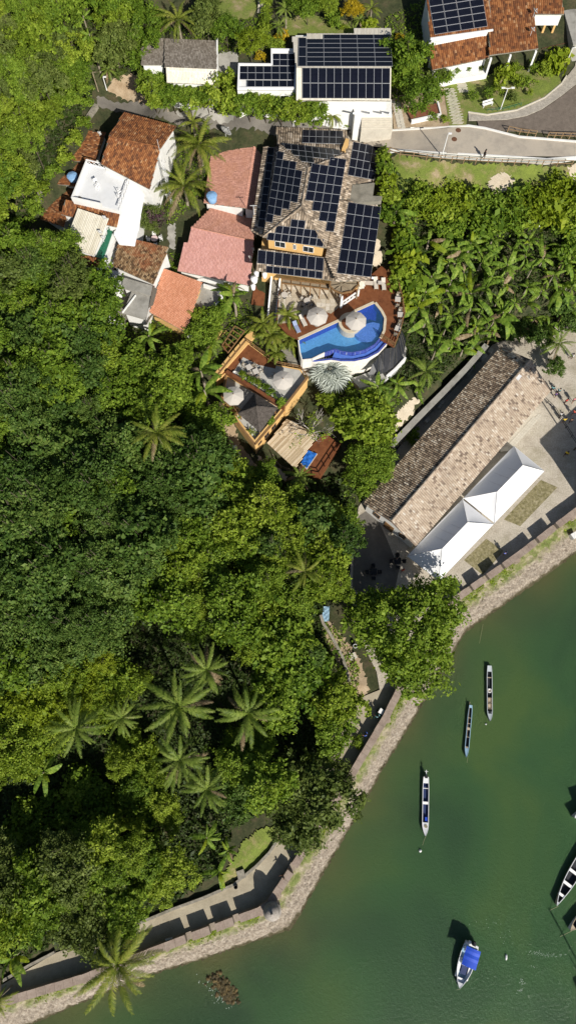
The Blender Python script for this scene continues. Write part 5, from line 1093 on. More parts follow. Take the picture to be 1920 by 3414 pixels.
crown_set('bush', 4, R=1.5, Hh=1.1, nclump=16, per=60, size=0.34, rc=0.42)
crown_set('bigleaf', 3, R=1.8, Hh=1.3, nclump=18, per=34, size=0.75, rc=0.42)
crown_set('sparse', 1, R=3.6, Hh=2.4, nclump=26, per=16, size=0.34, rc=0.22)
def trunk_mesh(h, R, clumps, mat='bark', r0=0.22, limbs=6):
    q = MB(); q.tube([(0,0,-0.6),(0.1,0.05,h*0.45),(0,0.1,h*0.8)], [r0*1.3, r0, r0*0.7], 7)
    for c in clumps[:limbs]: e = Vector(c)+Vector((0,0,h)); m0 = Vector((0,0.05,h*0.62)); q.tube([m0, m0.lerp(e, 0.5)+Vector((0,0,0.2)), e], [r0*0.6, r0*0.35, 0.05], 5)
    return q.mesh('trunk', mat)
TRUNKS = {}
def put(o, mat):
    s = o.material_slots[0]; s.link = 'OBJECT'; s.material = M[mat]
_tn = [0]
def tree(px, py, rpx, mat, kind='medium', h=6.0, label='', group=None, cat='tree', name='tree', flat_=1.0, at=None):
    """crown seen at a spot of the photograph; the trunk stands on the ground below it"""
    k = _tn[0] % len(CROWNS[kind]); _tn[0] += 1; me, cl = CROWNS[kind][k]; R0 = {'fine':4.0,'medium':4.0,'broad':4.0,'big':8.0,'bush':1.5,'bigleaf':1.8,'sparse':3.6}[kind]
    b = spot(px, py, h) if at is None else at; s = rpx/22.6/R0
    o = thing(name, label, cat, b, group); rz = random.uniform(0, 6.28)
    c = obj('crown', me, o, (0,0,h)); c.rotation_euler = (0,0,rz); c.scale = (s, s, s*flat_); put(c, mat)
    key = (kind, k)
    if key not in TRUNKS: TRUNKS[key] = trunk_mesh(1.0 if kind in ('bush','bigleaf') else 6.0, R0, cl, 'bark', 0.05 if kind in ('bush','bigleaf') else (0.45 if kind == 'big' else 0.12), 3 if kind in ('bush','bigleaf') else 7)
    t = obj('trunk', TRUNKS[key], o); t.rotation_euler = (0,0,rz); hh = h/(1.0 if kind in ('bush','bigleaf') else 6.0); t.scale = (s, s, hh)
    return o
def bush(px, py, rpx, mat, label, kind='bush', h=0.9, group=None, cat='shrub', at=None): return tree(px, py, rpx, mat, kind, h, label, group, cat, 'shrub', at=at)

# ---- banana leaf, palm frond, fan leaf
def banana_leaf(L, W, droop, torn):
    n = 14; V, F = [], []
    ctr = []
    for i in range(n+1):
        t = i/n; x = L*(t-0.10*droop*t*t); z = L*(0.55*t-(0.50+0.35*droop)*t*t); w = W*0.5*max(0.02, math.sin(math.pi*min(1, 0.08+0.92*t))**0.55)*(1 if t < 0.97 else 0.25); w = w if t > 0.12 else 0.03
        ctr.append((x, z, w))
    for s in (-1, 1):
        for i in range(n):
            x0, z0, w0 = ctr[i]; x1, z1, w1 = ctr[i+1]; g = torn*random.uniform(0, 0.5)*(x1-x0); k = len(V); dz = 0.16
            V += [(x0,0,z0),(x1,0,z1),(x1-g,s*w1,z1-dz*w1+random.uniform(-.04,.03)),(x0+0.0,s*w0,z0-dz*w0+random.uniform(-.04,.03))]; F.append((k,k+1,k+2,k+3) if s < 0 else (k+3,k+2,k+1,k))
    return np_mesh('leaf', V, F, 'leaf_banana')
BAN = [banana_leaf(random.uniform(2.1,2.8), random.uniform(0.42,0.6), random.uniform(0.2,1.3), random.uniform(0,0.9)) for _ in range(9)]
BSTEM = MB().tube([(0,0,-0.5),(0.03,0,0.8),(0,0,2.0)], [0.17,0.14,0.08], 8).mesh('stem', 'palm_bark')
def banana(px, py, rpx, label, group='banana plants on the slope', nl=9, mat=None, hs=None):
    s = rpx/22.6/2.1; hs = 1.9*s if hs is None else hs; b = spot(px, py, hs); o = thing('banana_plant', label, 'banana plant', b, group)
    st = obj('stem', BSTEM, o); st.scale = (s, s, hs/1.9); a0 = random.uniform(0, 6.28)
    for i in range(nl):
        l_ = obj('leaf', random.choice(BAN), o, (0, 0, hs-0.15*s+0.03*i*s)); l_.rotation_euler = (random.uniform(-.75,.75), random.uniform(-0.55, 0.45)-(0.5 if i >= nl-2 else 0), a0+i*2.4+random.uniform(-.9,.9)); k = s*random.uniform(0.6, 1.2); l_.scale = (k,k,k)
        if mat: put(l_, mat)
        elif random.random() < 0.09: put(l_, 'leaf_dry' if i < 4 else 'leaf_lime')
    return o
def frond(L, lf, n, droop, mat, width=0.09, stiff=0.35, vee=0.25):
    V, F = [], []
    def pt(t): return np.array([L*(t-0.18*droop*t**2.5), 0, L*(0.42*t-(0.42+0.34*droop)*t*t)])
    for i in range(16):
        a, b = pt(i/16), pt((i+1)/16); k = len(V); w = 0.05*(1-i/17); V += [a+(0,w,0), a-(0,w,0), b-(0,w,0), b+(0,w,0)]; F.append((k,k+1,k+2,k+3))
    for i in range(n):
        t = 0.10+0.90*i/(n-1); p = pt(t); q = pt(min(1, t+0.02)); d = (q-p); d = d/(np.linalg.norm(d)+1e-9) if t < 0.985 else d*0+np.array([0.9,0,-0.3])
        ln = lf*(math.sin(math.pi*(0.12+0.80*t))**0.7)*random.uniform(0.85, 1.1)
        for s in (-1, 1):
            if random.random() < 0.05: continue
            fw = stiff+0.55*t+random.uniform(-.08,.08); dirv = np.array([0, s, 0])+d*fw+np.array([0,0,vee-0.35*random.random()]); dirv /= np.linalg.norm(dirv)
            mid = p+dirv*ln*0.55; tip = p+dirv*ln*0.98+np.array([0,0,-0.22*ln*(0.6+droop*0.5)*random.uniform(0.4,1.8)]); wv = d*width*0.5
            k = len(V); V += [p-wv, p+wv, mid+wv*1.1, mid-wv*1.1, tip+wv*0.25, tip-wv*0.25]; F += [(k,k+1,k+2,k+3),(k+3,k+2,k+4,k+5)]
    return np_mesh('frond', V, F, mat)
FR = {'coco': [frond(4.4, 0.54, 36, dr, 'leaf_coco', 0.075, 0.6, 0.1) for dr in (0.25,0.55,0.9,1.3)],
      'oil': [frond(4.2, 0.50, 34, dr, 'leaf_palm', 0.075, 0.55, 0.1) for dr in (0.2,0.5,0.9)],
      'areca': [frond(2.6, 0.42, 26, dr, 'leaf_coco', 0.075, 0.6, 0.2) for dr in (0.3,0.7,1.2)]}
PTR = MB().tube([(0,0,-0.8),(0.08,0,2),(0.05,0.05,4.5),(0,0,6)], [0.24,0.18,0.15,0.17], 8).mesh('trunk', 'palm_bark')
def palm(px, py, rpx, kind, label, h=5.0, nf=22, mat=None, name='palm_tree', group=None, lean=(0,0)):
    R0 = {'coco':4.0,'oil':3.9,'areca':2.35}[kind]; s = rpx/22.6/R0; b = spot(px, py, h); o = thing(name, label, 'palm', b, group)
    t = obj('trunk', PTR, o); t.scale = (max(0.5, s), max(0.5, s), h/6.0); a0 = random.uniform(0, 6.28)
    if kind == 'coco':
        q = MB()
        for i in range(6): q.lathe((0.28*math.cos(i), 0.28*math.sin(i), h-0.25), [(0.05,-0.14),(0.13,0),(0.05,0.14)], 6)
        q.build('coconuts', 'leaf_olive', None).parent = o
    for i in range(nf):
        lay = i/nf; f = obj('frond', random.choice(FR[kind][:2] if lay > 0.6 else FR[kind]), o, (0,0,h-0.05+0.1*lay)); el = -0.75*lay**1.5+0.25*(1-lay)+random.uniform(-.1,.1)
        f.rotation_euler = (random.uniform(-.4,.4), el+random.uniform(-.12,.2), a0+i*2.4+random.uniform(-.4,.4)); k = s*random.uniform(0.72,1.12)*(1-0.18*max(0, lay-0.6)); f.scale = (k,k,k)
        if mat: put(f, mat)
        if lay < 0.25 and random.random() < 0.3: put(f, 'leaf_dry')
    return o
def fan_leaf():
    V, F = [], []; n = 24
    for i in range(n):
        a = -2.35+4.7*i/(n-1); ln = 1.25*(0.82+0.18*math.cos(a*0.6))*random.uniform(0.94,1.05); ca_, sa_ = math.cos(a), math.sin(a); da = 0.075; k = len(V); up_ = 0.10*(1 if i % 2 else -1)
        z1 = 0.22*0.6; z2 = -0.12-0.15*random.random()
        V += [(1.1,0,0.42),(1.1+0.72*math.cos(a-da),0.72*math.sin(a-da),0.42+z1*0.6+up_*0.5),(1.1+ln*ca_,ln*sa_,0.42+z2),(1.1+0.72*math.cos(a+da),0.72*math.sin(a+da),0.42+z1*0.6-up_*0.5)]; F.append((k,k+1,k+2,k+3))
    k = len(V); V += [(0,0.035,0),(0,-0.035,0),(1.12,-0.03,0.42),(1.12,0.03,0.42)]; F.append((k,k+1,k+2,k+3))
    return np_mesh('fan_leaf', V, F, 'leaf_silver')
FAN = [fan_leaf() for _ in range(4)]
c = K5(868, 690, 11.0); bpalm = thing('silver_palm', 'silvery blue-grey fan palm in front of the curved pool wall', 'palm', (c.x, c.y, hz(c.x, c.y)))
hh = 11.0-bpalm.location.z; t = obj('trunk', PTR, bpalm); t.scale = (1.2,1.2,hh/6)
for i in range(26):
    lay = i/26; f = obj('fan_leaf', random.choice(FAN), bpalm, (0,0,hh+0.25*lay)); f.rotation_euler = (random.uniform(-.4,.4), 0.50-1.45*lay**1.2+random.uniform(-.12,.12), i*2.4+random.uniform(-.2,.2)); k = random.uniform(1.3,1.95)*(1-0.3*lay); f.scale = (k,k,k)

ORD = 'zeroth first second third fourth fifth sixth seventh eighth ninth tenth eleventh twelfth thirteenth fourteenth fifteenth sixteenth'.split()
ordn = lambda k: ORD[k] if k < len(ORD) else 'far '+ORD[k-14]
def vy(x, y): return (int((y-600)/60)+1, int((x-1340)/45)+1)
# ---- individual plants, from the top of the picture down
palm(593,65,78,'coco','coconut palm above the grey roofed house at the top',4.5)
tree(690,70,58,'leaf_olive','medium',3.5,'olive leafy tree between the palm and stairway behind the grey roof')
tree(755,95,48,'leaf_mid','medium',3.5,'leafy green tree right of the grey roof beneath the top lawn')
tree(700,15,38,'leaf_olive','fine',3.0,'small dark tree on the top lawn left of the stairway')
tree(835,140,50,'leaf_lime','fine',3.5,'bright lime green tree beside the L-shaped solar roof')
bush(867,193,17,'leaf_gold','small golden croton bush at the corner of the flat roofed house')
tree(1175,30,36,'leaf_gold','fine',3.0,'bright golden yellow tree at the top edge of the picture')
palm(1238,28,36,'areca','small palm right of the golden tree',3.5,16); palm(1198,66,34,'areca','low dark palm below the golden tree',1.5,16,'leaf_palm')
palm(952,32,40,'areca','garden palm right of the hedge at the top',3.0,16,'leaf_palm'); palm(931,88,34,'areca','lower garden palm beside the trimmed hedge',2.0,16,'leaf_palm')
bush(938,118,20,'leaf_gold','yellowish bromeliad clump below the garden palms','bigleaf',0.6)
for i,(x,y) in enumerate([(892,8),(890,30),(887,52),(884,74),(882,96),(883,118),(888,138),(905,148),(930,150)]): bush(x,y,19,'leaf_yellow',f'{ordn(i+1)} trimmed hedge bush from the top beside the garden stairway','bush',0.8,'hedge beside the stairway')
tree(1026,22,50,'leaf_mid','medium',3.0,'round green tree at the top edge above the lawn'); tree(1090,12,42,'leaf_yellow','fine',3.0,'yellow-green tree at the top edge left of the golden tree'); tree(985,10,36,'leaf_mid','fine',3.0,'small green tree at the top edge beside the garden palm')
bush(1109,66,27,'leaf_mid','dense green bush in the middle of the top lawn'); bush(1149,93,12,'leaf_lime','tiny lime bush near the solar roof'); bush(1230,100,30,'leaf_lime','leafy lime shrub right of the low dark palm','bigleaf',1.2)
tree(1360,190,64,'leaf_mid','broad',4.5,'leafy green tree right of the big solar roof'); tree(1330,262,42,'leaf_yellow','medium',3.0,'yellow-green tree below the tree by the solar roof'); tree(1400,312,72,'leaf_mid','fine',4.0,'dense round green tree beside the mulch bed'); bush(1334,124,15,'leaf_gold','small orange-leaved shrub at the right end of the solar roof'); tree(1345,228,50,'leaf_mid','medium',3.6,'green tree squeezed between the two leafy trees by the solar house')
for i,(x,y,r,m_,k) in enumerate([(505,262,44,'leaf_mid','medium'),(512,315,42,'leaf_yellow','broad'),(575,318,44,'leaf_mid','medium'),(632,328,42,'leaf_mid','medium'),(735,318,62,'leaf_yellow','broad'),(690,318,34,'leaf_mid','medium')]):
    tree(x,y,r*1.1,m_,k,3.4,['leafy tree left end of the front hedge under the grey roofed house','yellowish tree by the dirt yard in the street hedge','second dense tree of the hedge under the grey roofed house','third dense tree of the hedge under the pale front slope','large yellow-leaved tree in the hedge beside the concrete yard','narrow tree left of the yellow-leaved hedge tree'][i],'trees along the street hedge')
palm(550,320,42,'areca','small yellow-green palm in the hedge above the street',2.6,14)
for i,(x,y,r,m_) in enumerate([(830,348,46,'leaf_mid'),(885,352,48,'leaf_yellow'),(938,362,46,'leaf_mid'),(990,368,48,'leaf_yellow'),(1048,374,46,'leaf_mid')]): tree(x,y,r*1.12,m_,'medium',3.2,['first','second','third','fourth','fifth'][i]+' dense shrub of the hedge below the solar roofs counted from the left','street hedge below the solar roofs')
palm(1108,386,44,'areca','feathery palm at the right end of the hedge beside the porch',2.2,18); bush(1150,400,20,'leaf_yellow','low shrub at the foot of the white porch'); bush(1120,345,26,'leaf_mid','potted greenery on the left of the white porch','bigleaf',0.9)
palm(361,232,40,'areca','spiky rosette palm beside the dirt yard',2.0,18,'leaf_palm'); bush(395,240,24,'leaf_olive','low olive shrub on the dirt yard edge')
# garden at the top right
for x,y,r,m_,k,l_ in [(1679,252,34,'leaf_lime','bigleaf','tall lime-leaved shrub in the garden by the veranda'),(1660,300,20,'leaf_yellow','bush','yellow-green shrub left of the street lamp in the garden'),(1729,272,20,'leaf_yellow','bush','airy shrub in the middle of the garden lawn'),(1765,278,22,'leaf_mid','bush','green shrub right of the airy garden shrub'),(1858,215,46,'leaf_lime','bigleaf','large pale green shrub by the garden gate'),(1812,240,26,'leaf_yellow','bush','yellow-green shrub left of the large gate shrub'),(1625,312,18,'leaf_mid','bush','small round bush above the garden bench'),(1576,325,17,'leaf_mid','bush','small dark bush left of the garden bench'),(1706,318,18,'leaf_olive','bush','twiggy shrub right of the garden lamp'),(1766,306,10,'leaf_yellow','bush','little sapling near the lawn kerb'),(1716,226,17,'leaf_yellow','bush','small shrub at the veranda step'),(1773,219,17,'leaf_yellow','bush','small shrub near the right veranda column'),(1521,235,12,'leaf_mid','bush','leftmost seedling of the white planter'),(1560,230,11,'leaf_mid','bush','middle seedling of the white planter'),(1601,226,11,'leaf_olive','bush','rightmost seedling of the white planter'),(1440,395,16,'leaf_mid','bush','small shrub at the left corner of the mulch bed'),(1480,398,14,'leaf_yellow','bush','small shrub in front of the mulch bed'),(1462,245,30,'leaf_olive','bush','grey-green shrub at the left corner of the garden house'),(1480,260,24,'leaf_mid','bush','leafy shrub beside the planter ledge')]: bush(x,y,r,m_,l_,k)
palm(1680,250,30,'areca','young palm growing through the lime-leaved garden shrub',1.8,14)
# east of the hotel: big-leaved border
for i,(x,y,r) in enumerate([(1282,525,26),(1285,565,30),(1290,610,32),(1300,650,30),(1350,815,44),(1360,865,46),(1345,905,42),(1370,950,46),(1362,1000,40),(1350,780,36),(1300,720,36)]): bush(x,y,r,['leaf_yellow','leaf_mid','leaf_lime'][i % 3],['topmost','second','third','fourth','eighth','ninth','tenth','eleventh','twelfth','seventh','fifth'][i]+' big-leaved shrub down the border right of the hotel','bigleaf',1.6,'border right of the hotel')
# vine-covered bank under the lawn
VB = sorted([(x, y+24 if y < 665 else y, r, m_) for x,y,r,m_ in [(1400,640,46,'leaf_yellow'),(1450,655,48,'leaf_lime'),(1500,650,50,'leaf_lime'),(1545,640,44,'leaf_lime'),(1590,690,56,'leaf_mid'),(1540,700,56,'leaf_yellow'),(1480,710,50,'leaf_yellow'),(1425,700,46,'leaf_yellow'),(1660,720,60,'leaf_mid'),(1610,740,54,'leaf_mid'),(1720,660,56,'leaf_mid'),(1700,730,56,'leaf_mid'),(1790,640,60,'leaf_lime'),(1840,660,74,'leaf_lime'),(1870,620,60,'leaf_lime'),(1820,720,64,'leaf_lime'),(1770,700,56,'leaf_lime'),(1905,700,50,'leaf_yellow'),(1880,760,50,'leaf_mid'),(1900,830,50,'leaf_mid'),(1560,760,50,'leaf_mid'),(1505,760,46,'leaf_mid'),(1360,690,40,'leaf_mid'),(1640,660,44,'leaf_mid'),(1915,640,40,'leaf_yellow'),(1910,900,46,'leaf_mid'),(1895,980,50,'leaf_dark')]], key=lambda t: (int((t[1]-600)/70), t[0])); last = None
for x, y, r, m_ in VB:
    rw = int((y-600)/70)
    cl = cl+1 if rw == last else 1; last = rw
    bush(x,y,r,m_,f'{dict(leaf_yellow="yellow-green",leaf_lime="bright lime",leaf_mid="mid green",leaf_dark="dark green")[m_]} vine bush below the lawn, {ordn(rw)} row, {ordn(cl)} from left','bush',1.0,'vine-covered bushes below the lawn')
BN = [(170,440),(220,545),(400,650),(640,720),(560,930),(650,870),(860,740),(770,805),(1110,640),(1130,850),(1210,770),(1100,975),(850,900),(570,1180),(520,1270),(375,1325),(860,1205),(1010,1085),(1160,1185),(1320,1030),(1370,790),(1285,890),(700,1020),(780,1130),(930,1150),(480,1085),(640,1425),(560,1350),(705,1500),(1000,720),(930,960),(1200,1005),(1250,1250),(1060,1260),(700,660),(800,965),(1390,960),(1420,1110),(665,1250),(905,1040),(420,900),(380,1010),(330,1120),(1330,680),(1340,1180),(960,820),(720,1380),(450,1420),(850,640),(1090,760),(480,760),(520,640),(760,720),(910,1240),(380,1200)]
BN += [(random.Random(i).uniform(350,1420), random.Random(i+99).uniform(640,1330)) for i in range(26)]
BN.sort(key=lambda p: (round(p[1]/150), p[0]))
row_ = -1; last = None
for x, y in BN:
    r_ = round(y/150)
    if r_ != last: row_ += 1; col_ = 0; last = r_
    col_ += 1
    banana(1240+x/2.131, 500+y/2.131, random.choice((36,44,52,60,70)), f'banana plant above the warehouse, {ordn(row_+1)} row from the top, {ordn(col_)} from the left', nl=random.choice((5,6,7,8,9)), hs=random.uniform(1.4,3.2))
for x, y, r, l_ in [(779,985,66,'banana plant right of the back yard casting its shadow on the rose roof'),(498,1123,78,'big banana clump below the concrete roofed house'),(671,1242,70,'banana plant left of the upper grey terrace'),(682,1305,80,'banana plant left of the cream umbrella on the lower terrace'),(1259,1289,58,'banana plant below the black fan awning'),(1285,1352,62,'banana plant above the sandy slope behind the warehouse'),(1322,1279,52,'banana plant between the fan awning and the coconut palm'),(148,2576,62,'lone banana plant in the dark hollow of the forest'),(690,2793,46,'banana plant above the curved walkway'),(759,2835,42,'ragged banana plant beside the grass verge'),(821,2683,42,'banana plant under the olive tree near the walkway'),(41,3194,62,'banana plant over the walkway in the bottom left corner'),(731,2905,44,'fan-leaved banana at the kerb wall of the walkway'),(770,960,40,'small banana behind the back yard wall'),(1395,1290,46,'banana plant beside the retaining wall'),(300,120,44,'banana plant among the bright trees at the top left'),(280,60,40,'upper banana plant among the bright trees at the top left')]: banana(x, y, r, l_, None, 10, None, {779:5.4, 498:5.0, 671:5.5, 682:5.5, 148:4.0, 1259:3.2, 1285:3.6, 690:3.0, 300:6.0, 280:6.0}.get(x))
# village plants
for i,(x,y,r,m_) in enumerate([(285,415,26,'leaf_mid'),(255,465,26,'leaf_yellow'),(215,520,28,'leaf_yellow'),(180,575,28,'leaf_mid'),(145,632,28,'leaf_yellow'),(112,690,30,'leaf_mid'),(80,750,34,'leaf_mid')]): bush(x,y,r,m_,f'{ordn(i+1)} bush from the top along the hillside wall left of the village','bush',0.9,'bushes along the hillside wall')
palm(663,485,112,'coco','large coconut palm between the tiled house and the pink roof',4.0,24); palm(613,622,108,'coco','coconut palm leaning over the lane beside the radio mast',4.0,24); palm(642,408,46,'areca','small palm top at the street above the two coconut palms',2.5,16)
tree(500,730,50,'leaf_olive','fine',2.4,'olive bush by the white corrugated roof'); bush(522,735,32,'leaf_purple','bougainvillea with purple flowers beside the plastic garden table','bush',2.9); bush(480,545,20,'leaf_mid','small shrub on the wall beside the roof terrace house')
tree(707,1062,46,'leaf_mid','medium',2.2,'green shrubbery beneath the back yard wall'); tree(660,1060,36,'leaf_yellow','medium',2.2,'yellowish shrubbery under the orange roof corner'); bush(745,1030,30,'leaf_mid','leafy bush below the back yard','bigleaf',1.0)
# palms and trees round the terraces
for x,y,r,l_ in [(877,1080,60,'feathery palm left of the stair end'),(958,1052,48,'feathery palm at the corner of the patio'),(905,1118,62,'lush feathery palm above the stepping slabs'),(965,1128,58,'feathery palm beside the left tip of the pool'),(920,1176,46,'drooping feathery palm over the upper terrace railing')]: palm(x,y,r,'areca',l_,2.6,20,None,'palm_tree','feathery palms by the pool')
palm(703,1142,48,'areca','dark feathery palm left of the yellow stair wing',2.5,16,'leaf_palm')
tree(1212,1400,98,'leaf_yellow','broad',5.0,'yellow-green broadleaf tree right of the bamboo shelter'); tree(1218,1572,80,'leaf_mid','fine',3.6,'dense feathery green tree below the lower deck'); tree(1248,1520,70,'leaf_mid','fine',5.0,'green tree at the left corner of the warehouse'); tree(1100,1338,36,'leaf_yellow','medium',3.0,'olive tree under the silver palm');
tree(671,1116,50,'leaf_mid','medium',3.5,'green tree left of the ochre stair wing'); tree(610,1180,46,'leaf_mid','medium',3.0,'green tree below the orange roofed house'); tree(690,1420,84,'leaf_mid','medium',4.5,'broad green tree left of the yellow terrace building'); tree(620,1345,54,'leaf_mid','medium',3.8,'green tree left of the banana beside the lower terrace'); tree(782,1583,66,'leaf_yellow','broad',4.0,'yellow-green tree below the yellow building'); tree(590,1262,52,'leaf_mid','medium',3.5,'leafy tree between the banana clump and the terraces'); tree(885,1580,50,'leaf_mid','medium',3.5,'tree below the picket fence'); palm(1000,1590,56,'areca','palm tuft under the lower deck',3.0,16,'leaf_palm')
bush(1375,1449,26,'leaf_mid','single round bush in the alley behind the warehouse','bush',0.9)
palm(1418,1240,70,'coco','coconut palm between the fan awning and the warehouse',4.0,18,'leaf_palm'); palm(1862,1145,66,'oil','dark palm at the right edge above the warehouse end',4.0,18)
for x,y,r,l_ in [(1730,1090,46,'dark shrub above the warehouse end'),(1800,1120,48,'dark shrub left of the right edge palm'),(1850,1225,36,'shaded shrub beside the warehouse end wall'),(1690,1080,40,'dark shrub at the top corner of the warehouse'),(1905,1080,46,'dark shrub at the right edge above the crowd')]: tree(x,y,r,'leaf_dark','medium',2.2,l_)
# bare tree
c_ = spot(1040, 1420, 5.5); bt = thing('bare_tree', 'half bare pale-branched tree over the bamboo shelter', 'tree', c_); q = MB(); rr = random.Random(3)
def branch(p, d, L, r, lv):
    e = p+d*L; mid = p+d*L*0.5+Vector((rr.uniform(-.1,.1), rr.uniform(-.1,.1), rr.uniform(-.05,.1)))*L; q.tube([p, mid, e], [r, r*0.8, r*0.55], 5)
    if lv == 0: return
    for k in range(3 if lv > 1 else 4):
        v = (d+Vector((rr.uniform(-1,1), rr.uniform(-1,1), rr.uniform(-.2,.6)))*0.85).normalized(); branch(e if k else mid, v, L*rr.uniform(0.6,0.85), r*0.55, lv-1)
h0 = c_.z; q.tube([(c_.x, c_.y, h0-0.6), (c_.x, c_.y, h0+3.2)], [0.2, 0.15], 7)
for k in range(5): branch(Vector((c_.x, c_.y, h0+2.6+0.15*k)), Vector((math.cos(k*1.26), math.sin(k*1.26), 0.75)).normalized(), 1.7, 0.11, 3)
q.build('trunk', 'bark_pale', bt)
f = obj('crown', CROWNS['sparse'][0][0], bt, (0,0,5.0)); f.scale = (0.75,0.75,0.6); put(f, 'leaf_yellow')
for x, y, z, sc_, l_ in [(165,15,6.0,0.7,'pale dead branches among the bright trees at the top left'),(305,1145,7.5,0.6,'pale bare twigs in the rounded trees below the concrete house'),(740,1880,8.0,0.8,'grey bare branches in the forest left of the quay'),(480,1955,8.0,0.6,'bare brown twigs in the middle of the dark forest'),(700,2560,6.5,0.7,'dead branches beside the lower oil palms')]:
    b_ = spot(x, y, z); d_ = thing('dead_tree', l_, 'tree', b_); t_ = obj('trunk', bt.children[0].data, d_); t_.scale = (sc_, sc_, z/5.5); t_.rotation_euler = (0,0,x)
# by the quay and along the walk
tree(1357,2100,160,'leaf_mid','big',7.0,'huge spreading tree beside the white marquee tent on the quay')
tree(1125,2335,78,'leaf_yellow','medium',5.0,'round yellow-green tree over the walkway'); tree(968,2255,100,'leaf_mid','medium',6.0,'dense green tree left of the winding wall'); tree(1105,2440,62,'leaf_mid','medium',4.5,'green tree hanging over the path inland'); tree(1040,2672,120,'leaf_olive','fine',5.0,'wide olive-grey tree overhanging the rampart'); tree(1095,2585,62,'leaf_olive','fine',4.6,'olive tree top above the wide olive-grey tree'); tree(955,2660,70,'leaf_olive','fine',4.8,'olive tree left of the overhanging tree'); tree(985,2755,66,'leaf_olive','fine',4.4,'lower olive tree above the curved walkway')
palm(1016,1905,64,'coco','single coconut palm in the trees left of the quay',11.0,18); palm(523,1444,86,'coco','lone coconut palm standing out of the dark forest',13.0,24)
for x,y,r,l_ in [(600,2355,104,'largest feathery oil palm in the middle of the forest'),(828,2379,90,'oil palm right of the largest oil palm'),(255,2428,84,'oil palm in the left part of the forest'),(407,2393,56,'small oil palm between two larger ones'),(600,2535,78,'oil palm below the largest oil palm'),(690,2632,68,'lower oil palm above the banana plants'),(690,2235,70,'uppermost oil palm of the forest group')]: palm(x,y,r*1.08,'oil',l_,8.5,25,None,'oil_palm','oil palms in the forest')
palm(393,3215,122,'coco','large coconut palm overhanging the rampart and the water',8.5,25); palm(-6,3332,52,'coco','coconut palm cut by the left edge at the bottom',4.5,16)
for x,y,r,l_ in [(1335,2303,26,'shrub growing out of the rampart foot near the big tree'),(1333,2388,30,'shrub on the rubble below the bend in the rampart'),(1232,2560,20,'small shrub at the rampart edge by the olive tree'),(590,3188,34,'shrub on the rubble slope left of the sentry turret'),(1736,1878,26,'single shrub sprouting from the quay rampart'),(1195,2470,18,'small shrub beside the path in the rampart shade')]: bush(x,y,r,'leaf_yellow',l_,'bush',0.7)
tree(1875,1405,80,'leaf_dark','medium',17.0,'tall tree shading the crowd beside the warehouse', at=P(1912,1500,2.6))

# ---- the closed forest: one tree after another in loose rows
MARKS = {'the lone coconut palm':(523,1444),'the cream roofed house':(280,790),'the yellow terrace building':(800,1480),'the largest oil palm':(600,2355),'the hollow with the banana plant':(148,2576),'the warehouse gable':(1290,1740),'the single palm by the quay':(1016,1905),'the winding stone wall':(1120,2170),'the curved walkway':(800,2920),'the bottom left walkway':(170,3200),'the blue water tank':(240,585),'the dirt yard':(420,290),'the top left corner':(0,0),'the middle of the left edge':(0,1750),'the concrete house':(420,1060),'the big banana clump':(498,1123),'the left forest oil palm':(255,2428),'the dark hollow':(380,2680),'the middle of the dark forest':(300,1850),'the uppermost oil palm':(690,2235),'the lower wooden deck':(1080,1620),'the left edge below the village':(0,1200)}
def landmark_labels(trees):
    seen = {}
    for px, py, words, o in trees:
        nm, (lx, ly) = min(MARKS.items(), key=lambda kv: (kv[1][0]-px)**2+(kv[1][1]-py)**2); a = math.atan2(ly-py, px-lx); k = int(round(a/(math.pi/4))) % 8
        dr = ['right of','above right of','above','above left of','left of','below left of','below','below right of'][k]; seen.setdefault((words, dr, nm), []).append(((px-lx)**2+(py-ly)**2, o))
    for (words, dr, nm), lst in seen.items():
        for i, (_, o) in enumerate(sorted(lst, key=lambda t: t[0])): o['label'] = f'{words}, {"nearest" if i == 0 else ORD[i+1]+" nearest"} {dr} {nm}'
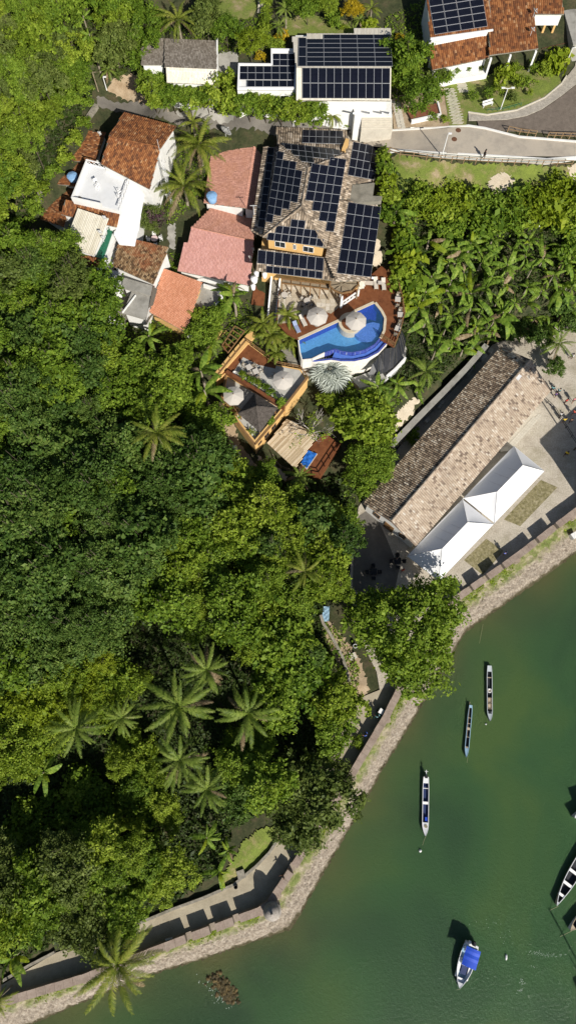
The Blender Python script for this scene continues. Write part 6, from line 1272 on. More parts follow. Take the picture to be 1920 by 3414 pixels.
FOREST = [  # zone polygon, spacing, leaf, crown kind, radius, height, words
 ([(-60,-60),(400,-60),(545,-40),(525,60),(475,130),(465,235),(400,210),(320,215),(250,305),(208,380),(150,480),(85,600),(20,715),(-60,760)], 74, ['leaf_yellow','leaf_yellow','leaf_mid','leaf_mid','leaf_olive'], ['medium','fine','fine'], (52,72), 4.5, 'bright yellow-green hillside tree'),
 ([(-60,790),(100,790),(200,800),(235,860),(300,900),(345,950),(345,1060),(300,1130),(330,1240),(250,1300),(-60,1300)], 84, ['leaf_mid','leaf_dark','leaf_olive','leaf_mid'], ['fine','medium'], (60,84), 6.5, 'rounded olive green tree'),
 ([(330,1180),(440,1190),(560,1200),(590,1300),(600,1400),(640,1480),(420,1500),(420,1380),(330,1330)], 80, ['leaf_mid','leaf_yellow','leaf_mid'], ['medium','broad'], (54,74), 5.0, 'bright leafy tree'),
 ([(-60,1310),(330,1330),(420,1510),(560,1520),(700,1480),(740,1560),(700,1700),(560,1760),(520,1900),(440,2080),(380,2170),(-60,2260)], 84, ['leaf_dark','leaf_dark','leaf_dark','leaf_mid'], ['medium','broad','fine'], (62,86), 7.0, 'dark green forest tree'),
 ([(740,1570),(850,1640),(980,1670),(1090,1680),(1170,1690),(1180,1720),(1165,1800),(1130,1880),(1160,1960),(1070,2040),(1060,2150),(880,2180),(760,2160),(640,2120),(560,2080),(470,2100),(530,1920),(580,1770),(710,1710)], 80, ['leaf_mid','leaf_yellow','leaf_mid','leaf_yellow','leaf_dark'], ['medium','fine','medium','broad'], (56,80), 6.0, 'mid green forest tree'),
 ([(-60,2220),(380,2180),(470,2260),(420,2330),(330,2360),(180,2370),(150,2480),(60,2560),(-60,2640)], 76, ['leaf_yellow','leaf_lime','leaf_yellow'], ['fine','medium'], (52,76), 5.0, 'sunlit yellow-green tree'),
 ([(880,2190),(1060,2160),(1100,2220),(900,2450),(920,2560),(860,2700),(780,2640),(740,2450),(860,2420)], 84, ['leaf_mid','leaf_yellow','leaf_mid','leaf_dark'], ['medium','fine'], (54,76), 5.5, 'green broadleaf tree'),
 ([(360,2480),(470,2450),(540,2520),(560,2640),(620,2740),(560,2800),(520,2700),(430,2600),(340,2560)], 74, ['leaf_yellow','leaf_mid'], ['fine','medium'], (48,64), 4.0, 'low bushy tree'),
 ([(-60,2900),(100,2850),(250,2800),(380,2790),(520,2850),(640,2850),(620,2910),(520,2970),(440,3030),(330,3060),(200,3070),(60,3090),(-60,3130)], 80, ['leaf_mid','leaf_yellow','leaf_mid','leaf_olive'], ['medium','fine'], (58,80), 6.0, 'leafy lower forest tree'),
]
FT = []
CLEAR = [(498,1123,70),(671,1242,55),(682,1305,60),(148,2576,55),(300,120,45),(280,60,40),(1110,2130,90),(1150,2230,80),(1085,2065,80),(523,1444,80),(1016,1905,55),(600,2355,95),(828,2379,80),(255,2428,78),(407,2393,50),(600,2535,72),(690,2632,62),(690,2235,64),(393,3215,90),(703,1142,40)]
for poly, sp_, leaves, kinds, rad, ht, words in FOREST:
    x0 = min(p[0] for p in poly); x1 = max(p[0] for p in poly); y0 = min(p[1] for p in poly); y1 = max(p[1] for p in poly); r_ = 0; yy = y0+sp_*0.4
    while yy < y1:
        xx = x0+(sp_*0.5 if r_ % 2 else 0)+sp_*0.3; c_ = 0; hit = False
        while xx < x1:
            px, py = xx+random.uniform(-.22,.22)*sp_, yy+random.uniform(-.22,.22)*sp_
            if inside(px, py, poly) and all((px-a_)**2+(py-b_)**2 > c2_*c2_ for a_, b_, c2_ in CLEAR):
                if not hit: hit = True; r_ += 1
                c_ += 1; ft = tree(px, py, random.uniform(rad[0]*0.7, rad[1]*1.12), random.choice(leaves), random.choice(kinds), ht*random.uniform(0.55,1.45), f'{words}, row {r_} from its top, {ordn(c_)} from left', 'forest trees', 'tree', 'tree'); FT.append((px, py, words, ft))
            xx += sp_
        yy += sp_*0.86
landmark_labels(FT)
# big tree overhanging the lower walkway
tree(300,3085,84,'leaf_olive','fine',5.0,'olive tree overhanging the walkway near the large coconut palm')
hol = sorted([(290,2600),(340,2640),(390,2690),(300,2690),(440,2730),(360,2750),(250,2650),(480,2680),(420,2640),(230,2720),(180,2680),(130,2740),(90,2700),(60,2780),(510,2760),(310,2790)])
for i, (x, y) in enumerate(hol): bush(x, y, random.uniform(34,50), random.choice(('leaf_mid','leaf_mid','leaf_yellow')), f'low shaded bush in the dark forest hollow, {ordn(i+1)} from the left', 'bush', 1.2, 'bushes in the dark hollow')
# ---- ground cover that nobody could count
def scatter(name, polys, n, size, mat, up, label, cat, pix=True, jit=0.5):
    pts = []
    for poly in polys:
        xs_ = [p[0] for p in poly]; ys_ = [p[1] for p in poly]; A = abs(sum(poly[i][0]*poly[(i+1) % len(poly)][1]-poly[(i+1) % len(poly)][0]*poly[i][1] for i in range(len(poly))))/2
        w = [spot(*p) for p in poly]; x0, x1 = min(p.x for p in w), max(p.x for p in w); y0, y1 = min(p.y for p in w), max(p.y for p in w)
        k = int(n*A/1e5); got = 0; guard = 0
        while got < k and guard < k*6:
            guard += 1; x = random.uniform(x0, x1); y = random.uniform(y0, y1)
            if inside(x, y, w): pts.append((x, y, hz(x, y)+random.uniform(0, up))); got += 1
    V, F = leaf_cloud(np.array(pts), np.tile([0,0,1.0], (len(pts),1)), size, 0.5, jit); return stuff(obj(name, np_mesh(name, V, F, mat)), label, cat)
scatter('undergrowth', [[(-60,-60),(500,-60),(480,200),(330,240),(200,560),(90,760),(200,820),(330,960),(380,1120),(640,1200),(720,1400),(800,1540),(1000,1620),(1180,1560),(1190,1700),(1150,1900),(1070,2050),(1110,2250),(1150,2330),(1040,2560),(900,2700),(780,2760),(740,2900),(570,3015),(180,3150),(-60,3260)]], 4200, 0.5, 'leaf_gap_shade', 0.6, 'undergrowth covering the forest floor, coloured dark for the shade in the gaps', 'undergrowth')
scatter('bank_cover', [[(1290,520),(1340,600),(1560,640),(1720,640),(1930,610),(1930,1080),(1640,1120),(1420,1300),(1260,1320),(1300,1100),(1380,900),(1300,700)]], 5000, 0.45, 'leaf_gap_shade', 0.5, 'low green plants covering the slope between the banana plants', 'ground cover')  # shade between the banana plants is put into the leaf colour
scatter('village_weeds', [[(560,840),(640,860),(700,1040),(640,1140),(540,1160),(420,1120),(420,1060),(560,1080)], [(540,500),(700,420),(700,640),(560,760)], [(640,1080),(830,1000),(880,1180),(720,1260),(620,1240)], [(1090,1260),(1300,1240),(1340,1340),(1200,1480),(1100,1400)], [(460,120),(640,80),(860,60),(860,180),(740,180),(560,110)], [(1280,60),(1420,0),(1420,300),(1320,400),(1300,300)], [(1070,2060),(1130,2100),(1200,2230),(1190,2330),(1130,2320),(1090,2180)]], 4200, 0.36, 'leaf_mid', 0.5, 'weeds and low plants filling gardens and lanes', 'weeds')
# grass on the rampart foot and on the lawns
pts = []
for i in range(SEG):
    for _ in range(44):
        t_ = abs(rng.normal())*0.17
        if noise_ok := (math.sin(i*0.53)+math.sin(i*0.171+1) > 0.15): p = RA[i].lerp(RB[i], t_).lerp(RA[i+1].lerp(RB[i+1], t_), rng.uniform()); pts.append((p.x, p.y, 2.1*(1-t_)**0.8+0.05))
V, F = leaf_cloud(np.array(pts), np.tile([0,0,1.0], (len(pts),1)), 0.3, 0.35, 0.8); stuff(obj('verge_grass', np_mesh('verge_grass', V, F, 'leaf_yellow')), 'grass growing along the foot of the rampart', 'grass')
# ================================================================== THINGS
V3 = lambda x, y, z: Vector((x, y, z))
def see(p):
    x, y, z = p[0], p[1], p[2]-CAMH; d = y*sT-z*cT
    return 960+FPX*x/d, 1707-FPX*(y*cT+z*sT)/d
def top_of(base, K, x, y):
    """how high an upright thing on this base must be to end at that spot"""
    t = K(x, y, 0); ty = see(t)[1]; lo, hi = 0.3, 30
    for _ in range(40):
        m_ = (lo+hi)/2
        if see((base.x, base.y, base.z+m_))[1] > ty: lo = m_
        else: hi = m_
    return lo
def at_z(px, py, z): return P(px, py, z)
# ---- umbrellas
def umbrella(name, label, K, x, y, zg, h=2.35, r=1.6, n=8, rz=0.3, mat='canvas'):
    c = K(x, y, zg+h); o = thing(name, label, 'umbrella', (c.x, c.y, zg)); q = [c+V3(r*math.cos(rz+2*math.pi*k/n), r*math.sin(rz+2*math.pi*k/n), 0) for k in range(n)]; ap = c+V3(0,0,0.62)
    for k in range(n):
        a, b = q[k], q[(k+1) % n]; m0 = (a+b)/2+V3(0,0,0.04); ma, mb = a.lerp(ap, 0.5)+V3(0,0,0.05), b.lerp(ap, 0.5)+V3(0,0,0.05)
        MB().add([a, m0, b, mb, ap, ma], [(0,1,5),(1,2,3),(1,3,5),(5,3,4)]).build('canopy_panel', mat, o)
        MB().add([a, b, b-V3(0,0,.14), a-V3(0,0,.14)], [(0,3,2,1)]).build('valance', mat, o); MB().beam(a-V3(0,0,.02), ap-V3(0,0,.05), 0.03, 0.03).build('rib', 'timber', o)
    MB().tube([V3(c.x,c.y,zg), ap], 0.035, 8).build('pole', 'timber', o); MB().lathe((c.x,c.y,zg), [(0.35,0),(0.35,0.06),(0.08,0.12)], 14).build('base', 'concrete', o); MB().lathe(ap-V3(0,0,.03), [(0.09,0),(0.06,0.08),(0.02,0.14)], 8).build('finial', 'timber', o)
    return o
umbrella('parasol', 'cream parasol on the island at the edge of the pool', KQ, 415, 822, 14.05)
umbrella('parasol', 'cream parasol between the stone patio and the pool', KP, 955, 622, 14.03, rz=0.1)
umbrella('parasol', 'cream parasol on the upper grey terrace', K5, 578, 740, 10.9, rz=0.2)
umbrella('parasol', 'cream parasol on the lower grey terrace by the thatched roof', K5, 265, 838, 10.05, rz=0.45)
# ---- tables, chairs, loungers
def chair(label, p, rz, mat='wicker', seat='cushion', group=None, cat='chair', name='chair'):
    o = thing(name, label, cat, p, group); o.rotation_euler = (0,0,rz); L = lambda b, nm, mt: obj(nm, b.mesh(nm, mt), o)
    L(MB().box((0,0,0.42), (0.52,0.5,0.08)), 'seat', seat)
    q = MB()
    for i in range(5): q.box((-0.2+i*0.1, -0.25, 0.70), (0.075, 0.05, 0.5))
    q.box((0,-0.25,0.95), (0.52,0.06,0.08)); L(q, 'backrest', mat)
    for s in (-1,1):
        L(MB().beam((s*0.27,-0.22,0.62), (s*0.27,0.2,0.62), 0.06, 0.04), 'armrest', mat)
        for t in (-1,1): L(MB().beam((s*0.24,t*0.21,0), (s*0.24,t*0.21,0.6 if t > 0 else 0.44), 0.05, 0.05), 'leg', mat)
    return o
def table(label, p, r, rnd=True, mat='canvas', rz=0.0, group=None, h=0.74):
    o = thing('table', label, 'table', p, group); o.rotation_euler = (0,0,rz); L = lambda b, nm, mt: obj(nm, b.mesh(nm, mt), o)
    if rnd: L(MB().lathe((0,0,h-0.05), [(r*0.97,0),(r,0.02),(r,0.05),(r*0.97,0.06)], 22), 'table_top', mat); L(MB().lathe((0,0,0), [(0.28,0),(0.26,0.04),(0.05,0.09),(0.05,h-0.05)], 12), 'pedestal', 'dark_metal')
    else:
        L(MB().box((0,0,h), (r*2,r*2,0.06)), 'table_top', mat)
        for s in (-1,1):
            for t in (-1,1): L(MB().box((s*(r-0.06), t*(r-0.06), h/2), (0.06,0.06,h)), 'leg', 'timber')
    return o
def lounger(label, p, rz, group=None, mat='wicker', cush='cushion'):
    o = thing('sun_lounger', label, 'lounger', p, group); o.rotation_euler = (0,0,rz); L = lambda b, nm, mt: obj(nm, b.mesh(nm, mt), o)
    L(MB().box((0,-0.3,0.30), (0.66,1.25,0.08)), 'frame', mat); L(MB().box((0,-0.3,0.39), (0.6,1.2,0.1)), 'mattress', cush)
    L(MB().beam((0,0.33,0.38), (0,0.95,0.72), 0.62, 0.1), 'backrest', cush)
    for s in (-1,1):
        for y in (-0.85, 0.25): L(MB().box((s*0.28,y,0.14), (0.07,0.07,0.28)), 'leg', mat)
    return o
def setting(lab, K, x, y, z, r=0.45, rnd=True, chairs=2, a0=0.0, cm='wicker', d=0.85):
    p = K(x, y, z+0.74); p = V3(p.x, p.y, z); table(f'{"round" if rnd else "square"} table {lab}', p, r, rnd, rz=a0)
    for i in range(chairs):
        a = a0+2*math.pi*i/chairs; chair(f'{["first","second","third","fourth"][i]} chair clockwise at the table {lab}', p+V3(d*math.cos(a), d*math.sin(a), 0), a+math.pi/2, cm, group='chairs at the table '+lab)
setting('on the left side of the stone patio', KP, 515, 330, 14.05, 0.5, True, 2, 0.5)
setting('in the middle of the stone patio', KP, 818, 410, 14.05, 0.5, True, 4, 0.9, 'wicker_dark', 0.95)
setting('nearest the hotel on the outer deck edge', KQ, 1090, 472, 14.0, 0.42, False, 2, 1.45)
setting('midway along the outer deck edge', KQ, 1130, 718, 14.0, 0.42, False, 2, 1.5)
setting('at the pool end of the outer deck edge', KQ, 1088, 942, 14.0, 0.42, False, 2, 1.2)
setting('on the wooden strip of the upper terrace', K5, 362, 655, 10.86, 0.42, False, 3, 0.5)
setting('beside the planter of the upper terrace', K5, 405, 682, 10.86, 0.42, False, 4, 0.4)
chair('single chair left of the upper terrace parasol', K5(515,712,10.85), 1.2)
for i, (x, y) in enumerate([(735,215),(798,225),(860,230)]): p = KQ(x, y, 14.4); (lounger if i != 1 else (lambda l, q, r, g=None: table(l, q, 0.3, False)))(['wooden lounger left of the side table under the hotel wall','small side table between the two wooden loungers','wooden lounger right of the side table under the hotel wall'][i], V3(p.x, p.y, 14.0), 0.05)
p = KQ(600,205,14.4); lounger('wicker seat with white cushion next to the porch roof', V3(p.x,p.y,14.0), 1.5)
for x, y, l_, cu in [(765,680,'cushioned lounger in front of the patio parasol','cushion'),(678,770,'lounger with a blue towel beside the feathery palm','towel_blue')]: p = KP(x, y, 14.4); lounger(l_, V3(p.x,p.y,14.03), 0.42, cush=cu)
p = spot(640+285/1.9066, 880+1195/1.9066, 0.3); lounger('white lounger in the courtyard left of the yellow building', p, 0.35, mat='plastic_white', cush='plastic_white')
# wicker chairs under the pergola
for i, (x, y) in enumerate([(395,1085),(490,1105),(575,1118)]): p = K4(x, y, 14.5); chair(['leftmost','middle','rightmost'][i]+' pale chair under the hotel eaves', V3(p.x,p.y,14.03), 3.1, 'wicker', 'plastic_white')
# white plastic chairs
PC = [(390,450,0.6,'upper white plastic chair on the white roof terrace',19.83),(408,492,2.6,'lower white plastic chair on the white roof terrace',19.83),(538,518,-0.9,'upper white plastic chair by the terrace balustrade',19.83),(540,548,-0.7,'lower white plastic chair by the terrace balustrade',19.83)]
for x, y, a, l_, z in PC: p = K3(x, y, z+0.5); chair(l_, V3(p.x,p.y,z), a, 'plastic_white', 'plastic_white')
p = K3(752,806,14.8); g = V3(p.x, p.y, hz(p.x, p.y)+0.08); p = P(*see(p), g.z+0.7); g = V3(p.x, p.y, g.z); table('round table with pink cloth in the yard below the bougainvillea', g, 0.55, True, 'rose_cloth')
for i, a in enumerate((0.3,1.7,3.1,4.9)): chair(f'white plastic chair at the pink garden table, {["right","top","left","bottom"][i]} side', g+V3(0.95*math.cos(a), 0.95*math.sin(a), 0), a+math.pi/2, 'plastic_white', 'plastic_white', 'chairs round the pink table')
p = K3(303,567,20.0); tag(MB().lathe(p-V3(0,0,.2), [(0.28,0),(0.3,0.35),(0.26,0.38),(0.24,0.12)], 14).build('basket', 'wicker', org=p-V3(0,0,.2)), 'small round basket in the corner of the white roof terrace', 'basket')
# plant pots on the terraces
POTS = [(272,690,10.86,0.28,'pot_white',0,'white bowl planter at the left end of the upper terrace'),(325,716,10.86,0.2,'pot_white',1,'first bush pot along the terrace planter wall'),(378,750,10.86,0.2,'pot_white',1,'second bush pot along the terrace planter wall'),(425,770,10.86,0.2,'pot_white',1,'third bush pot along the terrace planter wall'),(470,795,10.86,0.2,'pot_white',1,'fourth bush pot along the terrace planter wall'),(512,832,10.86,0.2,'pot_white',1,'fifth bush pot along the terrace planter wall'),(562,888,10.86,0.25,'pot_white',2,'broad-leaved pot plant at the corner of the upper terrace'),(500,1002,10.06,0.28,'pot_white',2,'broad-leaved pot plant on the right edge of the lower terrace'),(376,1072,10.06,0.25,'pot_white',3,'small palm in a pot at the tip of the lower terrace')]
for x, y, z, r, mt, k, l_ in POTS:
    p = K5(x, y, z+0.4); p = V3(p.x, p.y, z); o = thing('plant_pot', l_, 'pot plant', p); obj('pot', MB().lathe((0,0,0), [(r*0.75,0),(r,0.35),(r*1.05,0.4),(r*0.85,0.4),(r*0.8,0.3)], 14).mesh('pot', mt), o)
    if k == 1: c = obj('foliage', CROWNS['bush'][int(x) % 4][0], o, (0,0,0.75)); c.scale = (0.42,)*3; put(c, 'leaf_yellow' if int(x) % 2 else 'leaf_mid')
    if k == 2: c = obj('foliage', CROWNS['bigleaf'][int(x) % 3][0], o, (0,0,0.8)); c.scale = (0.36,)*3; put(c, 'leaf_mid')
    if k == 3:
        for i in range(10): f = obj('frond', FR['areca'][i % 3], o, (0,0,0.5)); f.rotation_euler = (0,-0.3*(i/10),i*2.4); f.scale = (0.38,)*3
# ---- tanks and dishes
def tank(label, K, x, y, ztop, r, h, mat, lid='tank_blue'):
    c = K(x, y, ztop); o = thing('water_tank', label, 'water tank', (c.x, c.y, ztop-h)); MB().lathe((c.x,c.y,ztop-h), [(r*0.82,0),(r*0.86,h*0.1),(r*0.98,h*0.85)], 24).build('tank_body', mat, o, True)
    MB().lathe((c.x,c.y,ztop-h*0.15), [(r*1.05,0),(r*1.06,0.06),(r*0.9,0.14),(r*0.3,0.3),(0.05,0.33)], 24).build('lid', mat, o)
    for k in range(8): a = k*math.pi/4; MB().beam(V3(c.x+0.1*math.cos(a), c.y+0.1*math.sin(a), ztop-h*0.15+0.34), V3(c.x+r*0.95*math.cos(a), c.y+r*0.95*math.sin(a), ztop-h*0.15+0.15), 0.05, 0.05).build('lid_rib', mat, o)
    return o
tank('round blue water tank standing on the shaded rust roof', K3, 255, 425, 19.0, 0.78, 0.9, 'tank_blue'); tank('round blue water tank at the corner of the pink roof', K3, 1097, 542, 19.2, 0.78, 1.3, 'tank_blue'); tank('large grey round water tank on the concrete house', K3, 505, 1035, 16.0, 1.12, 1.4, 'tank_grey')
for x, y, r, l_ in [(110,110,0.52,'largest white tank beside the hotel stair'),(140,32,0.36,'small white tank above the largest one beside the hotel'),(95,208,0.36,'small white tank below the largest one beside the hotel'),(250,48,0.36,'white tank nearest the solar panels beside the hotel')]: tank(l_, KP, x, y, 15.8, r, 0.9, 'white_paint')
def dish(label, p, r, tilt=0.7, az=2.0, mat='dish'):
    o = thing('satellite_dish', label, 'satellite dish', p); R = Matrix.Rotation(az, 3, 'Z') @ Matrix.Rotation(tilt, 3, 'X'); c = V3(0,0,0.7)
    prof = [(0.02,0),(r*0.35,0.03*r),(r*0.7,0.13*r),(r,0.27*r),(r*1.0,0.30*r),(r*0.68,0.16*r),(r*0.3,0.05*r),(0.02,0.03*r)]
    q = MB().lathe((0,0,0), prof, 22); q.v = [tuple(R @ Vector(v)+c) for v in q.v]; obj('reflector', q.mesh('reflector', mat, smooth=True), o)
    for k in range(3): q = MB().beam((r*0.9*math.cos(k*2.1), r*0.9*math.sin(k*2.1), 0.25*r), (0,0,r*0.85), 0.025, 0.025); q.v = [tuple(R @ Vector(v)+c) for v in q.v]; obj('strut', q.mesh('strut', 'metal'), o)
    q = MB().box((0,0,r*0.88), (0.1,0.1,0.12)); q.v = [tuple(R @ Vector(v)+c) for v in q.v]; obj('feed', q.mesh('feed', 'metal'), o); obj('mast', MB().tube([(0,0,-0.2),c], 0.035, 8).mesh('mast', 'metal'), o); return o
for x, y, z, r, l_, mt in [(420,172,18.6,0.36,'white satellite dish above the long rust lean-to','dish'),(1180,162,18.8,0.95,'large grey mesh satellite dish beside the pink roof','dish_mesh'),(810,343,19.0,0.36,'white satellite dish on the radio mast side of the tiled house','dish'),(825,548,17.0,0.32,'small white satellite dish behind the radio mast','dish'),(1328,922,16.6,0.34,'white satellite dish on the right edge of the rose roof','dish'),(1345,872,16.8,0.28,'smaller white satellite dish above the rose roof dish','dish'),(448,682,19.4,0.40,'reddish white satellite dish on the cream roof corner','dish'),(422,768,18.8,0.36,'white satellite dish in the middle of the cream roof','dish'),(440,803,18.4,0.36,'white satellite dish at the edge of the cream roof','dish'),(488,1192,13.2,0.36,'white satellite dish on the concrete house parapet','dish')]: p = K3(x, y, z+0.7); dish(l_, V3(p.x,p.y,z), r, mat=mt)
for x, y, z, l_ in [(1240,57,26.9,'upper white satellite dish on the garden house roof'),(1227,150,25.9,'lower white satellite dish on the garden house roof')]: p = K2(x, y, z+0.7); dish(l_, V3(p.x,p.y,z), 0.42)
# ---- radio mast
b = K3(858,597,15.5); b.z = hz(b.x, b.y); b = K3(858,597,b.z); h_ = top_of(b, K3, 790, 265); ma = thing('radio_mast', 'white lattice radio mast leaning past the tiled house', 'mast', b); w = 0.2
for k in range(3):
    a = k*2.094; MB().tube([b+V3(w*math.cos(a), w*math.sin(a), -0.3), b+V3(w*math.cos(a), w*math.sin(a), h_*0.8)], 0.03, 6).build('leg', 'metal', ma)
    n = int(h_*0.8/0.45)
    for i in range(n): a2 = a+2.094; s_, e_ = (a, a2) if i % 2 else (a2, a); MB().beam(b+V3(w*math.cos(s_), w*math.sin(s_), i*0.45), b+V3(w*math.cos(e_), w*math.sin(e_), (i+1)*0.45), 0.025, 0.025).build('brace', 'metal', ma)
MB().tube([b+V3(0,0,h_*0.78), b+V3(0,0,h_*1.15)], 0.03, 6).build('antenna', 'metal', ma)
# ---- street lamps and poles
def lamp(label, K, bx, by, tx, ty, z=None, double=False, arm=(0.9,0.0), r=0.07):
    b = K(bx, by, 21.0); zz = hz(b.x, b.y) if z is None else z; b = K(bx, by, zz); h = top_of(b, K, tx, ty); o = thing('street_lamp', label, 'street lamp', b)
    MB().tube([b-V3(0,0,.3), b+V3(0,0,h*0.5), b+V3(0,0,h)], [r*1.2, r, r*0.8], 10).build('pole', 'white_paint', o)
    for s in ((-1,1) if double else (1,)):
        e = b+V3(s*arm[0], s*arm[1]*0.3, h+0.12); MB().beam(b+V3(0,0,h-0.02), e, 0.07, 0.07).build('arm', 'white_paint', o); MB().box(e+V3(s*0.12,0,0), (0.5,0.24,0.1)).build('lamp_head', 'white_paint', o)
    return o
lamp('white double-armed street lamp on the garden lawn', K2, 1067, 550, 1092, 445, 21.3, True, (0.6,0)); lamp('white street lamp on the lower kerb of the road', K2, 773, 785, 807, 675, 21.0, False, (0.15,0)); lamp('white street lamp at the right edge of the garden pavement', K2, 1390, 335, 1412, 240, 21.2, False, (0.8,0))
lamp('white street lamp beside the dirt yard', K1, 546, 478, 521, 390, None, False, (0.15,0)); lamp('white street lamp in front of the hedge above the street', K1, 1078, 600, 1066, 505, None, False, (0.2,0)); lamp('street lamp in front of the hotel roof on the street', K2, 27, 655, 27, 612, None, False, (0.2,0))
def pole(label, K, bx, by, tx, ty, z, mat='white_paint', r=0.05, name='pole'):
    b = K(bx, by, z); h = top_of(b, K, tx, ty); o = thing(name, label, 'pole', b); MB().tube([b-V3(0,0,.2), b+V3(0,0,h)], r, 8).build('shaft', mat, o); MB().beam(b+V3(-0.5,0,h-0.1), b+V3(0.5,0,h-0.1), 0.06, 0.06).build('cross_bar', mat, o); return o
pole('thin grey utility pole between the rose roof and the hotel', K3, 1362, 795, 1333, 605, 15.0, 'metal'); pole('grey utility pole at the street corner by the dirt yard', K1, 505, 488, 492, 360, hz(K1(505,488,21).x, K1(505,488,21).y), 'timber_grey', 0.09)
# ---- timber fences by the road
def post_fence(label, pts, step, h, mat='fence_wood'):
    o = thing('post_fence', label, 'fence', pts[0]); rail(o, pts, h, step, mat, 0.05, (1.0, 0.55)); return o
post_fence('long timber post and rail fence along the lower side of the road', [K2(x, y, 20.75) for x, y in [(505,770),(560,792),(760,812),(1000,828),(1200,836),(1420,838)]], 1.9, 1.15)
post_fence('short timber fence left of the gap on the boardwalk', [K2(x, y, 21.1) for x, y in [(1100,665),(1160,678),(1240,688)]], 1.3, 1.1); post_fence('timber fence right of the gap on the boardwalk', [K2(x, y, 21.1) for x, y in [(1300,695),(1370,698),(1449,700),(1600,706)]], 1.3, 1.1)
o = thing('garden_gate', 'dark iron fence with gate at the top right house', 'fence', K2(1350,250,21.6)); rail(o, [K2(x, y, 21.6) for x, y in [(1262,282),(1320,268),(1380,255),(1449,235)]], 1.3, 0.55, 'rust', 0.025)
o = thing('wire_fence', 'low wire fence along the edge of the garden lawn', 'fence', K2(1100,545,21.3)); rail(o, [K2(x, y, 21.35) for x, y in [(1000,560),(1080,555),(1170,530)]], 0.5, 0.9, 'green_paint', 0.02)
o = thing('stone_balustrade', 'low fence along the shaded right edge of the quay beside the crowd', 'fence', KR(850,900,2.6)); rail(o, [KR(x, y, 2.6) for x, y in [(640,690),(800,850),(960,1100),(1110,1340)]], 0.9, 1.6, 'dark_metal', 0.04)
for x, y, l_ in [(855,655,'upper round manhole cover in the concrete road'),(835,700,'lower round manhole cover in the concrete road')]: p = K2(x, y, 21.005); tag(MB().lathe((p.x,p.y,21.0), [(0.42,0),(0.42,0.012),(0.38,0.016),(0.30,0.012)], 20).build('manhole_cover', 'rust', org=(p.x,p.y,21.0)), l_, 'manhole cover')
# bench
p = K2(1003,522,21.7); o = thing('garden_bench', 'white bench on the garden lawn left of the lamp', 'bench', (p.x,p.y,21.3)); o.rotation_euler = (0,0,0.35)
for i in range(3): obj('seat_slat', MB().box((0,-0.15+i*0.15,0.45), (1.7,0.12,0.05)).mesh('seat_slat','white_paint'), o)
for s in (-1,1): obj('leg', MB().box((s*0.7,0,0.22), (0.08,0.4,0.44)).mesh('leg','white_paint'), o)
obj('backrest', MB().box((0,0.24,0.75), (1.7,0.05,0.3)).mesh('backrest','white_paint'), o)
# stone blocks behind the warehouse, odds and ends
for x, y, sx, sy, l_ in [(885,160,1.5,0.8,'pale stone block highest up the alley behind the warehouse'),(930,125,1.0,0.7,'pale stone block at the top end of the alley'),(820,228,1.4,0.7,'second pale stone block in the alley behind the warehouse'),(797,263,0.9,0.6,'small pale stone block below the second alley block'),(640,437,0.8,0.5,'pale stone rubble block halfway down the alley'),(625,460,0.7,0.5,'pale stone slab beside the alley rubble block'),(552,545,1.0,0.6,'lowest pale stone block in the alley')]: p = K6(x, y, 3.2); tag(MB().box((p.x,p.y,2.9), (sx,sy,0.7), 0.85).box((p.x,p.y,3.29), (sx*0.9,sy*0.85,0.08), 0.85).build('stone_block', 'slab', org=(p.x,p.y,2.55)), l_, 'block')
p = K6(1012,722,3.0); tag(MB().box((p.x,p.y,2.9), (1.3,0.7,0.6), 0.1).build('stone_block', 'slab', org=(p.x,p.y,2.6)), 'pale stone block at the corner between tent and warehouse', 'block')
p = spot(1240+1187/2.131, 500+530/2.131, 1.9); o = tag(MB().box((p.x,p.y,p.z+1.95), (0.95,0.55,0.3), 0.35).box((p.x,p.y,p.z+2.13), (0.85,0.45,0.06), 0.35).build('foam_box', 'white_paint', org=p), 'white foam box thrown on the vines below the lawn', 'box')
p = spot(900+403/1.4206, 1800+503/1.4206, 0.8); o = thing('barrel', 'dark barrel with white rim beside the trail', 'barrel', p); MB().lathe(p, [(0.28,0),(0.33,0.4),(0.28,0.82)], 16).build('barrel_body', 'dark', o); MB().lathe(p+V3(0,0,.82), [(0.31,0),(0.31,0.06),(0.24,0.06),(0.24,0.0)], 16).build('rim', 'white_paint', o)
p = spot(900+392/1.4206, 1800+552/1.4206, 0.3); tag(MB().box(p+V3(0,0,.15), (1.1,0.9,0.12), 0.5).box(p+V3(-.6,.1,.08), (0.7,0.8,0.1), 0.3).build('stone_slab', 'slab', org=p), 'pale slabs lying beside the winding wall', 'slab')
p = spot(900+262/1.4206, 1800+350/1.4206, 0.6); q = MB()
for i in range(6):
    for j in range(4): f_ = lambda u, v: p+V3(-0.5+u*1.0+0.15*v, -1.1+v*2.2, 0.5+0.12*math.sin(u*8+v*6)); q.add([f_(i/6,j/4), f_((i+1)/6,j/4), f_((i+1)/6,(j+1)/4), f_(i/6,(j+1)/4)], [(0,1,2,3)])
tag(q.build('tarpaulin', 'hull_blue', org=p), 'pale blue tarpaulin at the top of the winding wall', 'tarpaulin')
p = KB(820,1357,2.9); o = thing('crate', 'small white crate on the walkway in the parapet shadow', 'crate', (p.x,p.y,2.6)); MB().box((p.x,p.y,2.85), (0.9,0.7,0.5), 0.2).build('box', 'cloth_grey', o); MB().box((p.x,p.y,3.12), (0.95,0.75,0.05), 0.2).build('lid', 'white_paint', o)
p = KB(1140,1095,3.0); o = thing('litter_bin', 'dark litter bin by the kerb wall of the walkway', 'bin', (p.x,p.y,2.6)); MB().lathe((p.x,p.y,2.6), [(0.22,0),(0.27,0.75),(0.2,0.75),(0.18,0.1)], 14).build('bin_body', 'dark', o)
